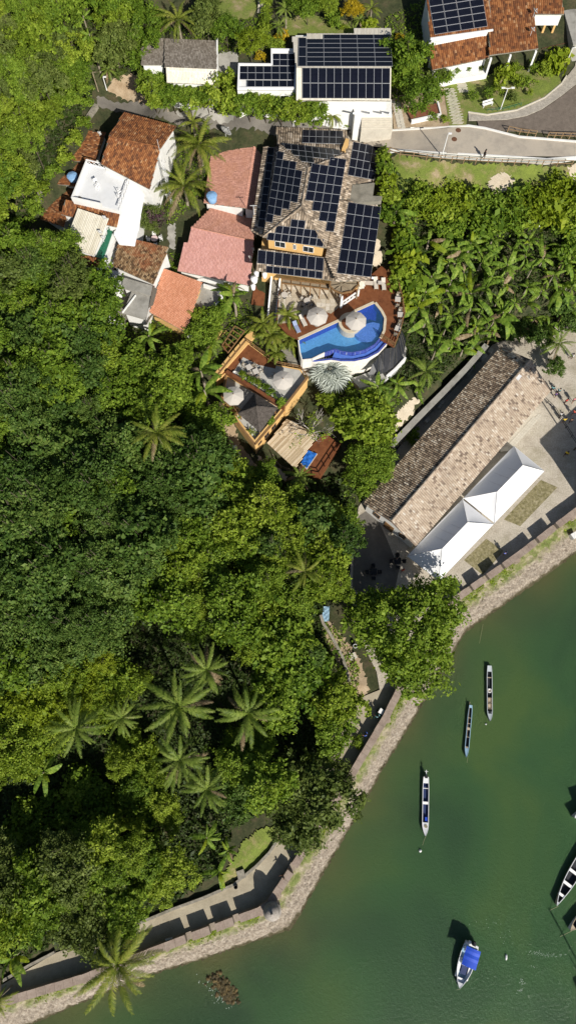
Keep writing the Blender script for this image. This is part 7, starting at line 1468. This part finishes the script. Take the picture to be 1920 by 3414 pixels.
p = P(1914,1785,2.2); o = thing('white_block', 'white block on the grass strip at the right end of the rampart', 'block', (p.x,p.y,1.4)); MB().box((p.x,p.y,1.9), (1.0,0.9,0.9), 0.5).build('box', 'white_paint', o)
# ---- people
def person(label, p, rz, shirt, pants, skin='skin', pose='stand', hat=None):
    """a body grown over a skeleton of joints, with clothes and hair over it"""
    o = thing('person', label, 'person', p); o.rotation_euler = (0,0,rz)
    sp_ = 0.12 if pose != 'walk' else 0.2
    arm = {'stand': [(0.21,0.02,1.40),(0.25,0.03,1.12),(0.26,0.10,0.86)], 'walk': [(0.21,0.02,1.40),(0.26,0.12,1.14),(0.24,0.30,0.98)], 'reach': [(0.21,0.02,1.40),(0.32,0.25,1.30),(0.30,0.50,1.32)]}[pose]
    leg = lambda s: [(s*0.10,0,0.92),(s*0.11,s*sp_*0.6,0.50),(s*0.11,s*sp_,0.08),(s*0.12,s*sp_+0.16,0.04)]
    V = [(0,0,0.95),(0,0,1.15),(0,0,1.38),(0,0.01,1.50),(0,0.02,1.62),(0,0.03,1.72)]; Rr = [0.15,0.14,0.16,0.06,0.10,0.08]; E = [(0,1),(1,2),(2,3),(3,4),(4,5)]
    def ch(root, pts, rad):
        last = root
        for q_, r_ in zip(pts, rad): V.append(q_); Rr.append(r_); E.append((last, len(V)-1)); last = len(V)-1
    for s in (-1,1):
        ch(2, [(s*x, y, z) for x, y, z in arm], [0.06,0.045,0.035]); w_ = len(V)-1; wx, wy, wz = V[w_]
        for k in range(5): ch(w_, [(wx+(0.012*(k-2)), wy+0.03+(0.02 if k else -0.02), wz-0.06-(0.02 if 0 < k < 4 else 0)), (wx+0.014*(k-2), wy+0.05, wz-0.11)], [0.010,0.008])
        ch(0, leg(s), [0.095,0.065,0.045,0.04])
    def skin_obj(nm, V, E, Rr, mat, extra=0.0):
        me = bpy.data.meshes.new(nm); me.from_pydata(V, E, []); me.materials.append(M[mat]); b = obj(nm, me, o); md = b.modifiers.new('skin', 'SKIN'); sv = me.skin_vertices[0].data if me.skin_vertices else None
        if sv is None: me.attributes.new; 
        for i, v in enumerate(me.skin_vertices[0].data): v.radius = (Rr[i]+extra,)*2
        me.skin_vertices[0].data[0].use_root = True; sb = b.modifiers.new('smooth', 'SUBSURF'); sb.levels = 1; sb.render_levels = 1; return b
    skin_obj('body', V, E, Rr, skin)
    A = [(s*x, y, z) for s in (-1,1) for x, y, z in arm[:2]]
    skin_obj('shirt', [(0,0,0.98),(0,0,1.15),(0,0,1.38)]+A, [(0,1),(1,2),(2,3),(3,4),(2,5),(5,6)], [0.15,0.15,0.165,0.07,0.055,0.07,0.055], shirt, 0.018)
    L_ = [leg(-1)[0], leg(-1)[1], leg(1)[0], leg(1)[1]]
    skin_obj('shorts', [(0,0,0.97)]+L_, [(0,1),(1,2),(0,3),(3,4)], [0.15,0.10,0.08,0.10,0.08], pants, 0.018)
    MB().lathe((0,0,0), [(0.115,1.63-1.6),(0.118,0.10),(0.09,0.17),(0.03,0.20)], 12); h_ = MB().lathe((0,0.01,1.60), [(0.10,0.02),(0.122,0.08),(0.10,0.17),(0.03,0.21)], 12); obj('hair' if not hat else 'hat', h_.mesh('hair', hat or 'hair', smooth=True), o)
    f = MB()
    for s in (-1,1): f.box((s*0.035,0.125,1.645), (0.025,0.012,0.012))
    f.box((0,0.135,1.615), (0.022,0.03,0.035)); f.box((0,0.122,1.575), (0.05,0.012,0.012)); obj('face_features', f.mesh('face_features', 'skin_dark'), o)
    return o
def stand(K, x, y, z, **k): p = K(x, y, z+1.0); return V3(p.x, p.y, z)
person('person in blue shirt with raised arms walking in the rampart shade', stand(KC,455,920,2.6), 1.2, 'cloth_blue', 'cloth_black', 'skin', 'reach')
person('person in grey pushing a cart along the shaded walkway', stand(KC,510,835,2.6), 0.6, 'cloth_teal', 'cloth_black', 'skin_dark', 'reach')
person('person in dark clothes standing at the rampart near the turret', stand(KB,1370,1045,2.6), 2.0, 'rust', 'cloth_black', 'skin_dark', 'reach')
person('person in blue shirt at the edge of the parapet shadow on the quay', stand(K6,1018,1348,2.6), 0.5, 'cloth_blue', 'cloth_black')
person('person in bright yellow shirt alone on the quay', stand(KR,985,1430,2.6), 2.6, 'cloth_yellow', 'cloth_black', 'skin_dark', 'walk')
person('person in dark red in the shade left of the marquee tent', stand(K6,402,1450,2.6), 0.3, 'cloth_red', 'cloth_black', 'skin')
person('person in black sitting area left of the warehouse gable', stand(K6,365,1380,2.6), 1.0, 'cloth_black', 'cloth_grey')
person('person in dark clothes at the lower kerb of the road', stand(K2,990,772,21.0), 1.5, 'cloth_black', 'cloth_black', 'skin_dark')
for x, y, sh_, l_ in [(845,650,'cloth_purple','person in purple beside the warehouse end'),(800,570,'cloth_teal','person in teal at the shaded warehouse corner'),(980,735,'cloth_red','person in red in the sunlit gap of the crowd'),(1085,720,'cloth_pink','person in pink at the right edge of the crowd'),(910,915,'cloth_white','person in white in the round tree shadow'),(955,990,'cloth_yellow','person in yellow in the crowd shade'),(1040,1000,'cloth_black','person in black next to the yellow one in the crowd'),(1085,890,'cloth_red','person in red at the right edge in the shade'),(1060,140,'cloth_white','person in white in the dark lane at the right edge'),(885,600,'cloth_teal','person in teal with bag left of the crowd')]: person(l_, stand(KR,x,y,2.6), random.uniform(0,6.28), sh_, 'cloth_black', random.choice(('skin','skin_dark')), random.choice(('stand','walk')))
# cart with green frame
p = KC(522,815,3.0); o = thing('hand_cart', 'hand cart loaded with a white box on the shaded walkway', 'cart', (p.x,p.y,2.6)); o.rotation_euler = (0,0,-0.6); A = lambda b, nm, mt: obj(nm, b.mesh(nm, mt), o)
A(MB().box((0,0,0.5), (0.8,1.3,0.08)), 'bed', 'green_paint'); A(MB().box((0,0.1,0.8), (0.65,0.7,0.5)), 'box', 'plastic_white')
for s in (-1,1): A(MB().beam((s*0.35,-0.6,0.5), (s*0.35,-1.3,0.9), 0.05, 0.05), 'handle', 'green_paint'); A(MB().tube([(s*0.45,0,0.28),(s*0.52,0,0.28)], 0.28, 14), 'wheel', 'dark')
# small table groups in the shade left of the warehouse
for x, y, l_ in [(372,1395,'dark picnic table in the dappled shade left of the tent'),(225,1460,'dark picnic table further left in the shade of the square')]:
    p = K6(x, y, 3.3); table(l_, V3(p.x,p.y,2.61), 0.5, False, 'dark')
    for i, a in enumerate((0,1.57,3.14,4.71)): chair(f'dark chair on the {["right","upper","left","lower"][i]} side of the {"nearer" if x > 300 else "farther"} picnic table in the shade', V3(p.x+0.95*math.cos(a), p.y+0.95*math.sin(a), 2.61), a+math.pi/2, 'dark', 'dark')
# ---- boats
def hull(o, L, W, D, mat, inner, bow=0.35, stern=0.75, n=18, zk=0.0, deck=None, fore=0.0, aft=0.0, deckmat=None):
    """an open boat lying along +y: pointed bow, gunwale, inner skin and bottom boards"""
    def half(t):
        if t > 1-bow: return W/2*max(0.02, math.cos((t-(1-bow))/bow*math.pi/2))**0.75
        if t < 0.25: return W/2*(stern+(1-stern)*math.sin(t/0.25*math.pi/2))
        return W/2
    ys = [-L/2+L*i/n for i in range(n+1)]; hw = [half(i/n) for i in range(n+1)]; sh_ = [D+0.10*abs(2*i/n-1)**3+(0.15 if i/n > 0.85 else 0)*(i/n-0.85)/0.15 for i in range(n+1)]
    q = MB(); vs = []
    for y, w, d in zip(ys, hw, sh_): vs += [(-w,y,d),(-w*0.72,y,-0.1),(0,y,-0.22),(w*0.72,y,-0.1),(w,y,d)]
    q.add(vs, [(5*i+k, 5*i+k+1, 5*i+5+k+1, 5*i+5+k) for i in range(n) for k in range(4)]+[(0,4,3,2,1)]); obj('hull', q.mesh('hull', mat), o)
    g = MB(); gw = 0.075
    for i in range(n):
        for s in (-1,1): a0, a1 = s*hw[i], s*hw[i+1]; b0, b1 = s*max(0, hw[i]-gw), s*max(0, hw[i+1]-gw); f = [(a0,ys[i],sh_[i]+.03),(a1,ys[i+1],sh_[i+1]+.03),(b1,ys[i+1],sh_[i+1]+.03),(b0,ys[i],sh_[i]+.03)]; f2 = [(x,y,z-.06) for x, y, z in f]; g.add(f+f2, [(0,1,2,3),(7,6,5,4),(0,4,5,1),(2,6,7,3)])
    obj('gunwale', g.mesh('gunwale', deckmat or mat), o)
    q = MB(); vs = []
    for y, w, d in zip(ys, hw, sh_): w2 = max(0.01, w-0.05); vs += [(-w2,y,d),(-w2*0.8,y,0.10),(w2*0.8,y,0.10),(w2,y,d)]
    q.add(vs, [(4*i+k, 4*i+4+k, 4*i+4+k+1, 4*i+k+1) for i in range(n) for k in range(3)]); obj('inner_skin', q.mesh('inner_skin', inner), o)
    def plate(t0, t1, nm, mt, dz=0.0):
        i0, i1 = int(round(t0*n)), int(round(t1*n)); q = MB()
        for i in range(i0, i1): q.add([(-hw[i]+.04,ys[i],sh_[i]+dz),(hw[i]-.04,ys[i],sh_[i]+dz),(hw[i+1]-.04 if hw[i+1] > .05 else 0,ys[i+1],sh_[i+1]+dz),(-hw[i+1]+.04 if hw[i+1] > .05 else 0,ys[i+1],sh_[i+1]+dz)], [(0,1,2,3)])
        obj(nm, q.mesh(nm, mt), o)
    if fore: plate(1-fore, 1.0, 'foredeck', deckmat or mat)
    if aft: plate(0, aft, 'afterdeck', deckmat or mat)
    return hw, ys, sh_
def boat(label, K, bow, stern, W, D, mat, inner, fore=0.1, aft=0.08, bowl=0.3, stern_w=0.8, deckmat=None, thwarts=(), tmat='wood_boat', name='canoe'):
    b, s = K(*bow, D), K(*stern, D); b.z = s.z = 0; c = (b+s)/2; d = b-s; L = d.length; o = thing(name, label, 'boat', (c.x, c.y, 0.0)); o.rotation_euler = (0,0,math.atan2(-d.x, d.y))
    hw, ys, sh_ = hull(o, L, W, D, mat, inner, bowl, stern_w, fore=fore, aft=aft, deckmat=deckmat)
    for t, w_ in thwarts: i = int(t*18); obj('thwart', MB().box((0,-L/2+L*t,D-0.06), (2*hw[i]-0.06, w_, 0.07)).mesh('thwart', tmat), o)
    return o, L
o, L = boat('grey dugout canoe carrying yellow and white crates, nearest the quay', KW, (1015,900), (1008,158), 0.82, 0.42, 'hull_grey', 'boat_dark', 0.17, 0.09, 0.18, 0.75, 'hull_grey', [(0.46,0.25),(0.22,0.1)])
for y, mt, r_ in ((-0.5,'plastic_white',0.2),(0.9,'wood_boat',0.25),(1.75,'wood_boat',0.25)):
    q = MB()
    for s in (-1,1): q.box((s*r_,L*0.02+y,0.42), (0.05,0.75 if r_ > .2 else 0.5,0.16)); q.box((0,L*0.02+y+s*(0.36 if r_ > .2 else 0.24),0.42), (2*r_,0.05,0.16))
    q.box((0,L*0.02+y,0.35), (2*r_,0.6,0.03)); obj('crate', q.mesh('crate', mt), o)
obj('hatch', MB().lathe((0,L*0.36,0.46), [(0.27,0),(0.27,0.02),(0.22,0.03)], 16).mesh('hatch','boat_dark'), o)
o, L = boat('slim blue and white canoe between the grey canoe and the white canoe', KW, (695,1385), (758,688), 0.62, 0.40, 'hull_blue', 'boat_dark', 0.15, 0.08, 0.2, 0.7, 'hull_blue', [(0.46,0.35),(0.82,0.25),(0.25,0.08),(0.36,0.08),(0.62,0.08)])
obj('paddle', MB().beam((0.2,-L*0.56,0.5), (0.16,L*0.1,0.5), 0.04, 0.03).mesh('paddle','wood_boat'), o)
o, L = boat('white canoe with dark blue inside and outboard motor tipped up', KW, (148,2442), (158,1650), 0.92, 0.48, 'hull_white', 'boat_navy', 0.2, 0.09, 0.2, 0.8, 'hull_white', [(0.45,0.35),(0.2,0.0+0.08)], 'plastic_white')
A = lambda b, nm, mt: obj(nm, b.mesh(nm, mt), o)
A(MB().box((0,-L/2-0.05,0.75), (0.32,0.42,0.4)), 'outboard_motor', 'dark'); A(MB().beam((0,-L/2-0.2,0.7), (0.03,-L/2-0.95,0.85), 0.09, 0.09), 'motor_shaft', 'metal'); A(MB().box((0.03,-L/2-0.75,0.85), (0.5,0.06,0.04)), 'motor_fin', 'metal'); A(MB().box((-0.1,L*0.22,0.35), (0.3,0.5,0.25)), 'bundle', 'canopy_blue'); A(MB().lathe((-0.05,L*0.34,0.5), [(0.22,0),(0.22,0.1),(0.12,0.1),(0.12,0.02)], 14), 'rope_coil', 'rope')
# speedboat with blue canopy
o, L = boat('white motorboat with bright blue canopy anchored at the bottom right', KX, (220,795), (352,335), 2.15, 0.75, 'hull_white', 'hull_blue', 0.10, 0.05, 0.55, 0.85, 'hull_white', name='motorboat')
A = lambda b, nm, mt: obj(nm, b.mesh(nm, mt), o)
q = MB(); n = 8
for i in range(n):
    for j in range(6):
        f_ = lambda u, v: (-0.98+1.96*u, -L*0.46+L*0.42*v, 2.05+0.14*math.sin(math.pi*u)+0.03*math.sin(v*15)); q.add([f_(i/n,j/6), f_((i+1)/n,j/6), f_((i+1)/n,(j+1)/6), f_(i/n,(j+1)/6)], [(0,1,2,3)])
A(q, 'canopy', 'canopy_blue')
for s in (-1,1):
    for y in (-0.42,-0.10): A(MB().beam((s*0.85,L*y,0.8), (s*0.85,L*y,2.05), 0.05, 0.05), 'canopy_post', 'metal')
A(MB().box((0,L*0.06,0.42), (0.75,L*0.30,0.35)), 'engine_cover', 'boat_navy'); A(MB().box((0,-L*0.03,0.75), (1.3,0.35,0.7)), 'console', 'plastic_white'); A(MB().box((0,-L*0.33,0.45), (1.4,0.5,0.35)), 'rear_seat', 'plastic_white')
for s in (-1,1): A(MB().box((s*0.72,L*0.10,0.42), (0.32,L*0.42,0.3)), 'side_bench', 'plastic_white')
A(MB().box((0,L*0.36,0.4), (0.9,L*0.12,0.3)), 'bow_seat', 'plastic_white')
A(MB().box((-0.2,-L/2-0.15,0.95), (0.4,0.5,0.55)), 'outboard_motor', 'dark'); A(MB().box((0.35,-L/2-0.1,0.85), (0.25,0.35,0.4)), 'fuel_tank', 'plastic_white'); A(MB().tube([(0.95,-L*0.46,0.7),(1.0,-L*0.5,1.9)], 0.025, 6), 'rod', 'wood_boat')
# wooden boat and canoes cut by the right edge
o, L = boat('wooden open boat with white thwarts cut by the right edge', KY, (572,2005), (1000,1240), 1.6, 0.6, 'wood_boat', 'boat_dark', 0.06, 0.06, 0.6, 0.8, 'hull_white', [(0.62,0.4),(0.82,0.35),(0.4,0.4)], 'plastic_white', 'rowing_boat')
o, L = boat('white prowed boat poking in at the right edge below the wooden boat', KY, (765,2360), (1300,1950), 1.9, 0.7, 'hull_white', 'boat_dark', 0.1, 0.06, 0.55, 0.8, 'wood_boat', [(0.6,0.3)], 'plastic_white', 'rowing_boat')
o, L = boat('white bow tip of a boat at the right edge under a dark shadow', KY, (825,752), (1250,620), 1.6, 1.0, 'hull_white', 'boat_dark', 0.3, 0.1, 0.5, 0.8, 'hull_white', [(0.5,0.3)], 'plastic_white', 'rowing_boat')
b_ = KY(1130,640,2.6); A = lambda b, nm, mt: obj(nm, b.mesh(nm, mt), o)
A(MB().box((0,-0.6,1.9), (2.0,2.8,0.1)), 'canopy', 'plastic_white')
for s in (-1,1):
    for y in (-1.8,0.6): A(MB().beam((s*0.7,y,0.9), (s*0.7,y,1.9), 0.06, 0.06), 'canopy_post', 'metal')
# larger boat anchored just outside the frame, its shadow falls into view
o, L = boat('large white tour boat anchored beyond the lower right corner', P, (2010,3330), (2130,3640), 3.6, 1.4, 'hull_white', 'hull_white', 0.3, 0.1, 0.4, 0.85, 'wood_boat', [(0.4,0.5)], 'wood_boat', 'tour_boat')
A = lambda b, nm, mt: obj(nm, b.mesh(nm, mt), o)
A(MB().box((0,-1.2,3.9), (3.4,8.0,0.14)), 'roof', 'plastic_white'); A(MB().box((0,-3.5,2.6), (2.6,3.0,2.4)), 'cabin', 'hull_white'); A(MB().tube([(0,3.0,1.4),(0,3.0,10.0)], 0.09, 8), 'mast', 'wood_boat'); A(MB().tube([(0,-1.0,3.9),(0,-1.0,8.5)], 0.07, 8), 'mast', 'wood_boat'); A(MB().beam((0,3.0,3.6), (0,-2.4,4.4), 0.1, 0.1), 'boom', 'wood_boat')
for s in (-1,1):
    for y in (-4.8,-1.6,1.6): A(MB().beam((s*1.55,y,1.4), (s*1.55,y,3.9), 0.09, 0.09), 'roof_post', 'metal')
# mooring lines and buoys
def line(label, pts, K, r=0.018):
    w_ = [K(x, y, 0.0)+V3(0,0,z) for x, y, z in pts]; tag(MB().tube(w_, r, 5).build('mooring_rope', 'rope', org=w_[0]), label, 'rope')
line('mooring rope from the white canoe bow', [(148,2442,0.4),(130,2500,0.12),(110,2570,0.01)], KW); line('mooring rope at the bow of the slim blue canoe', [(712,1370,0.3),(706,1460,0.02)], KW); line('mooring rope of the wooden boat at the right edge', [(572,2005,0.7),(480,2080,0.02)], KY, 0.025); line('mooring rope of the white prowed boat at the right edge', [(765,2360,0.6),(625,2458,0.02)], KY, 0.025); line('mooring rope hanging from the quay into the water', [(1005,400,0.3),(990,490,0.0)], KC); line('mooring rope of the motorboat', [(220,795,0.5),(190,820,0.02)], KX)
def buoy(label, K, x, y, r=0.16, long_=False):
    p = K(x, y, 0.05); o = thing('buoy', label, 'buoy', p)
    obj('float', (MB().lathe((0,0,-r*0.6), [(r*0.5,0),(r,r*0.5),(r,r*1.0),(r*0.5,r*1.5),(0.02,r*1.6)], 12) if not long_ else MB().tube([(-.05,-.35,0.03),(-.02,-.2,0.05),(.03,.2,0.05),(.05,.35,0.03)], [0.05,0.13,0.13,0.05], 10)).mesh('float','plastic_white',smooth=True), o); obj('ring', MB().lathe((0,0,r*0.9), [(0.04,0),(0.04,0.06),(0.015,0.08)], 8).mesh('ring','dark'), o)
buoy('small round white buoy near the crate canoe', KW, 960, 942, 0.12); buoy('round white buoy below the white canoe', KD, 710, 620, 0.2); buoy('long white float right of the motorboat', KX, 712, 475, 0.12, True)
# gate house of the old fort, just outside the right edge; its shadow lies across the quay
gh_ = thing('fort_gatehouse', 'tall stone gatehouse of the fort beyond the right edge of the quay', 'gatehouse', P(2060,1690,2.6)); fp = [P(x, y, 2.6) for x, y in [(1945,1690),(2060,1835),(2210,1700),(2085,1555)]]
MB().prism(fp, 1.0, 11.2).build('wall', 'rampart', gh_)
for a, b in zip(fp, fp[1:]+fp[:1]): MB().beam(a+V3(0,0,8.7), b+V3(0,0,8.7), 0.6, 0.3).build('coping', 'coping', gh_)
c_ = (fp[0]+fp[1])/2; d = fp[1]-fp[0]; MB().box((c_.x, c_.y, 4.2), (2.4,0.3,3.2), math.atan2(d.y, d.x)).build('gate', 'timber', gh_)
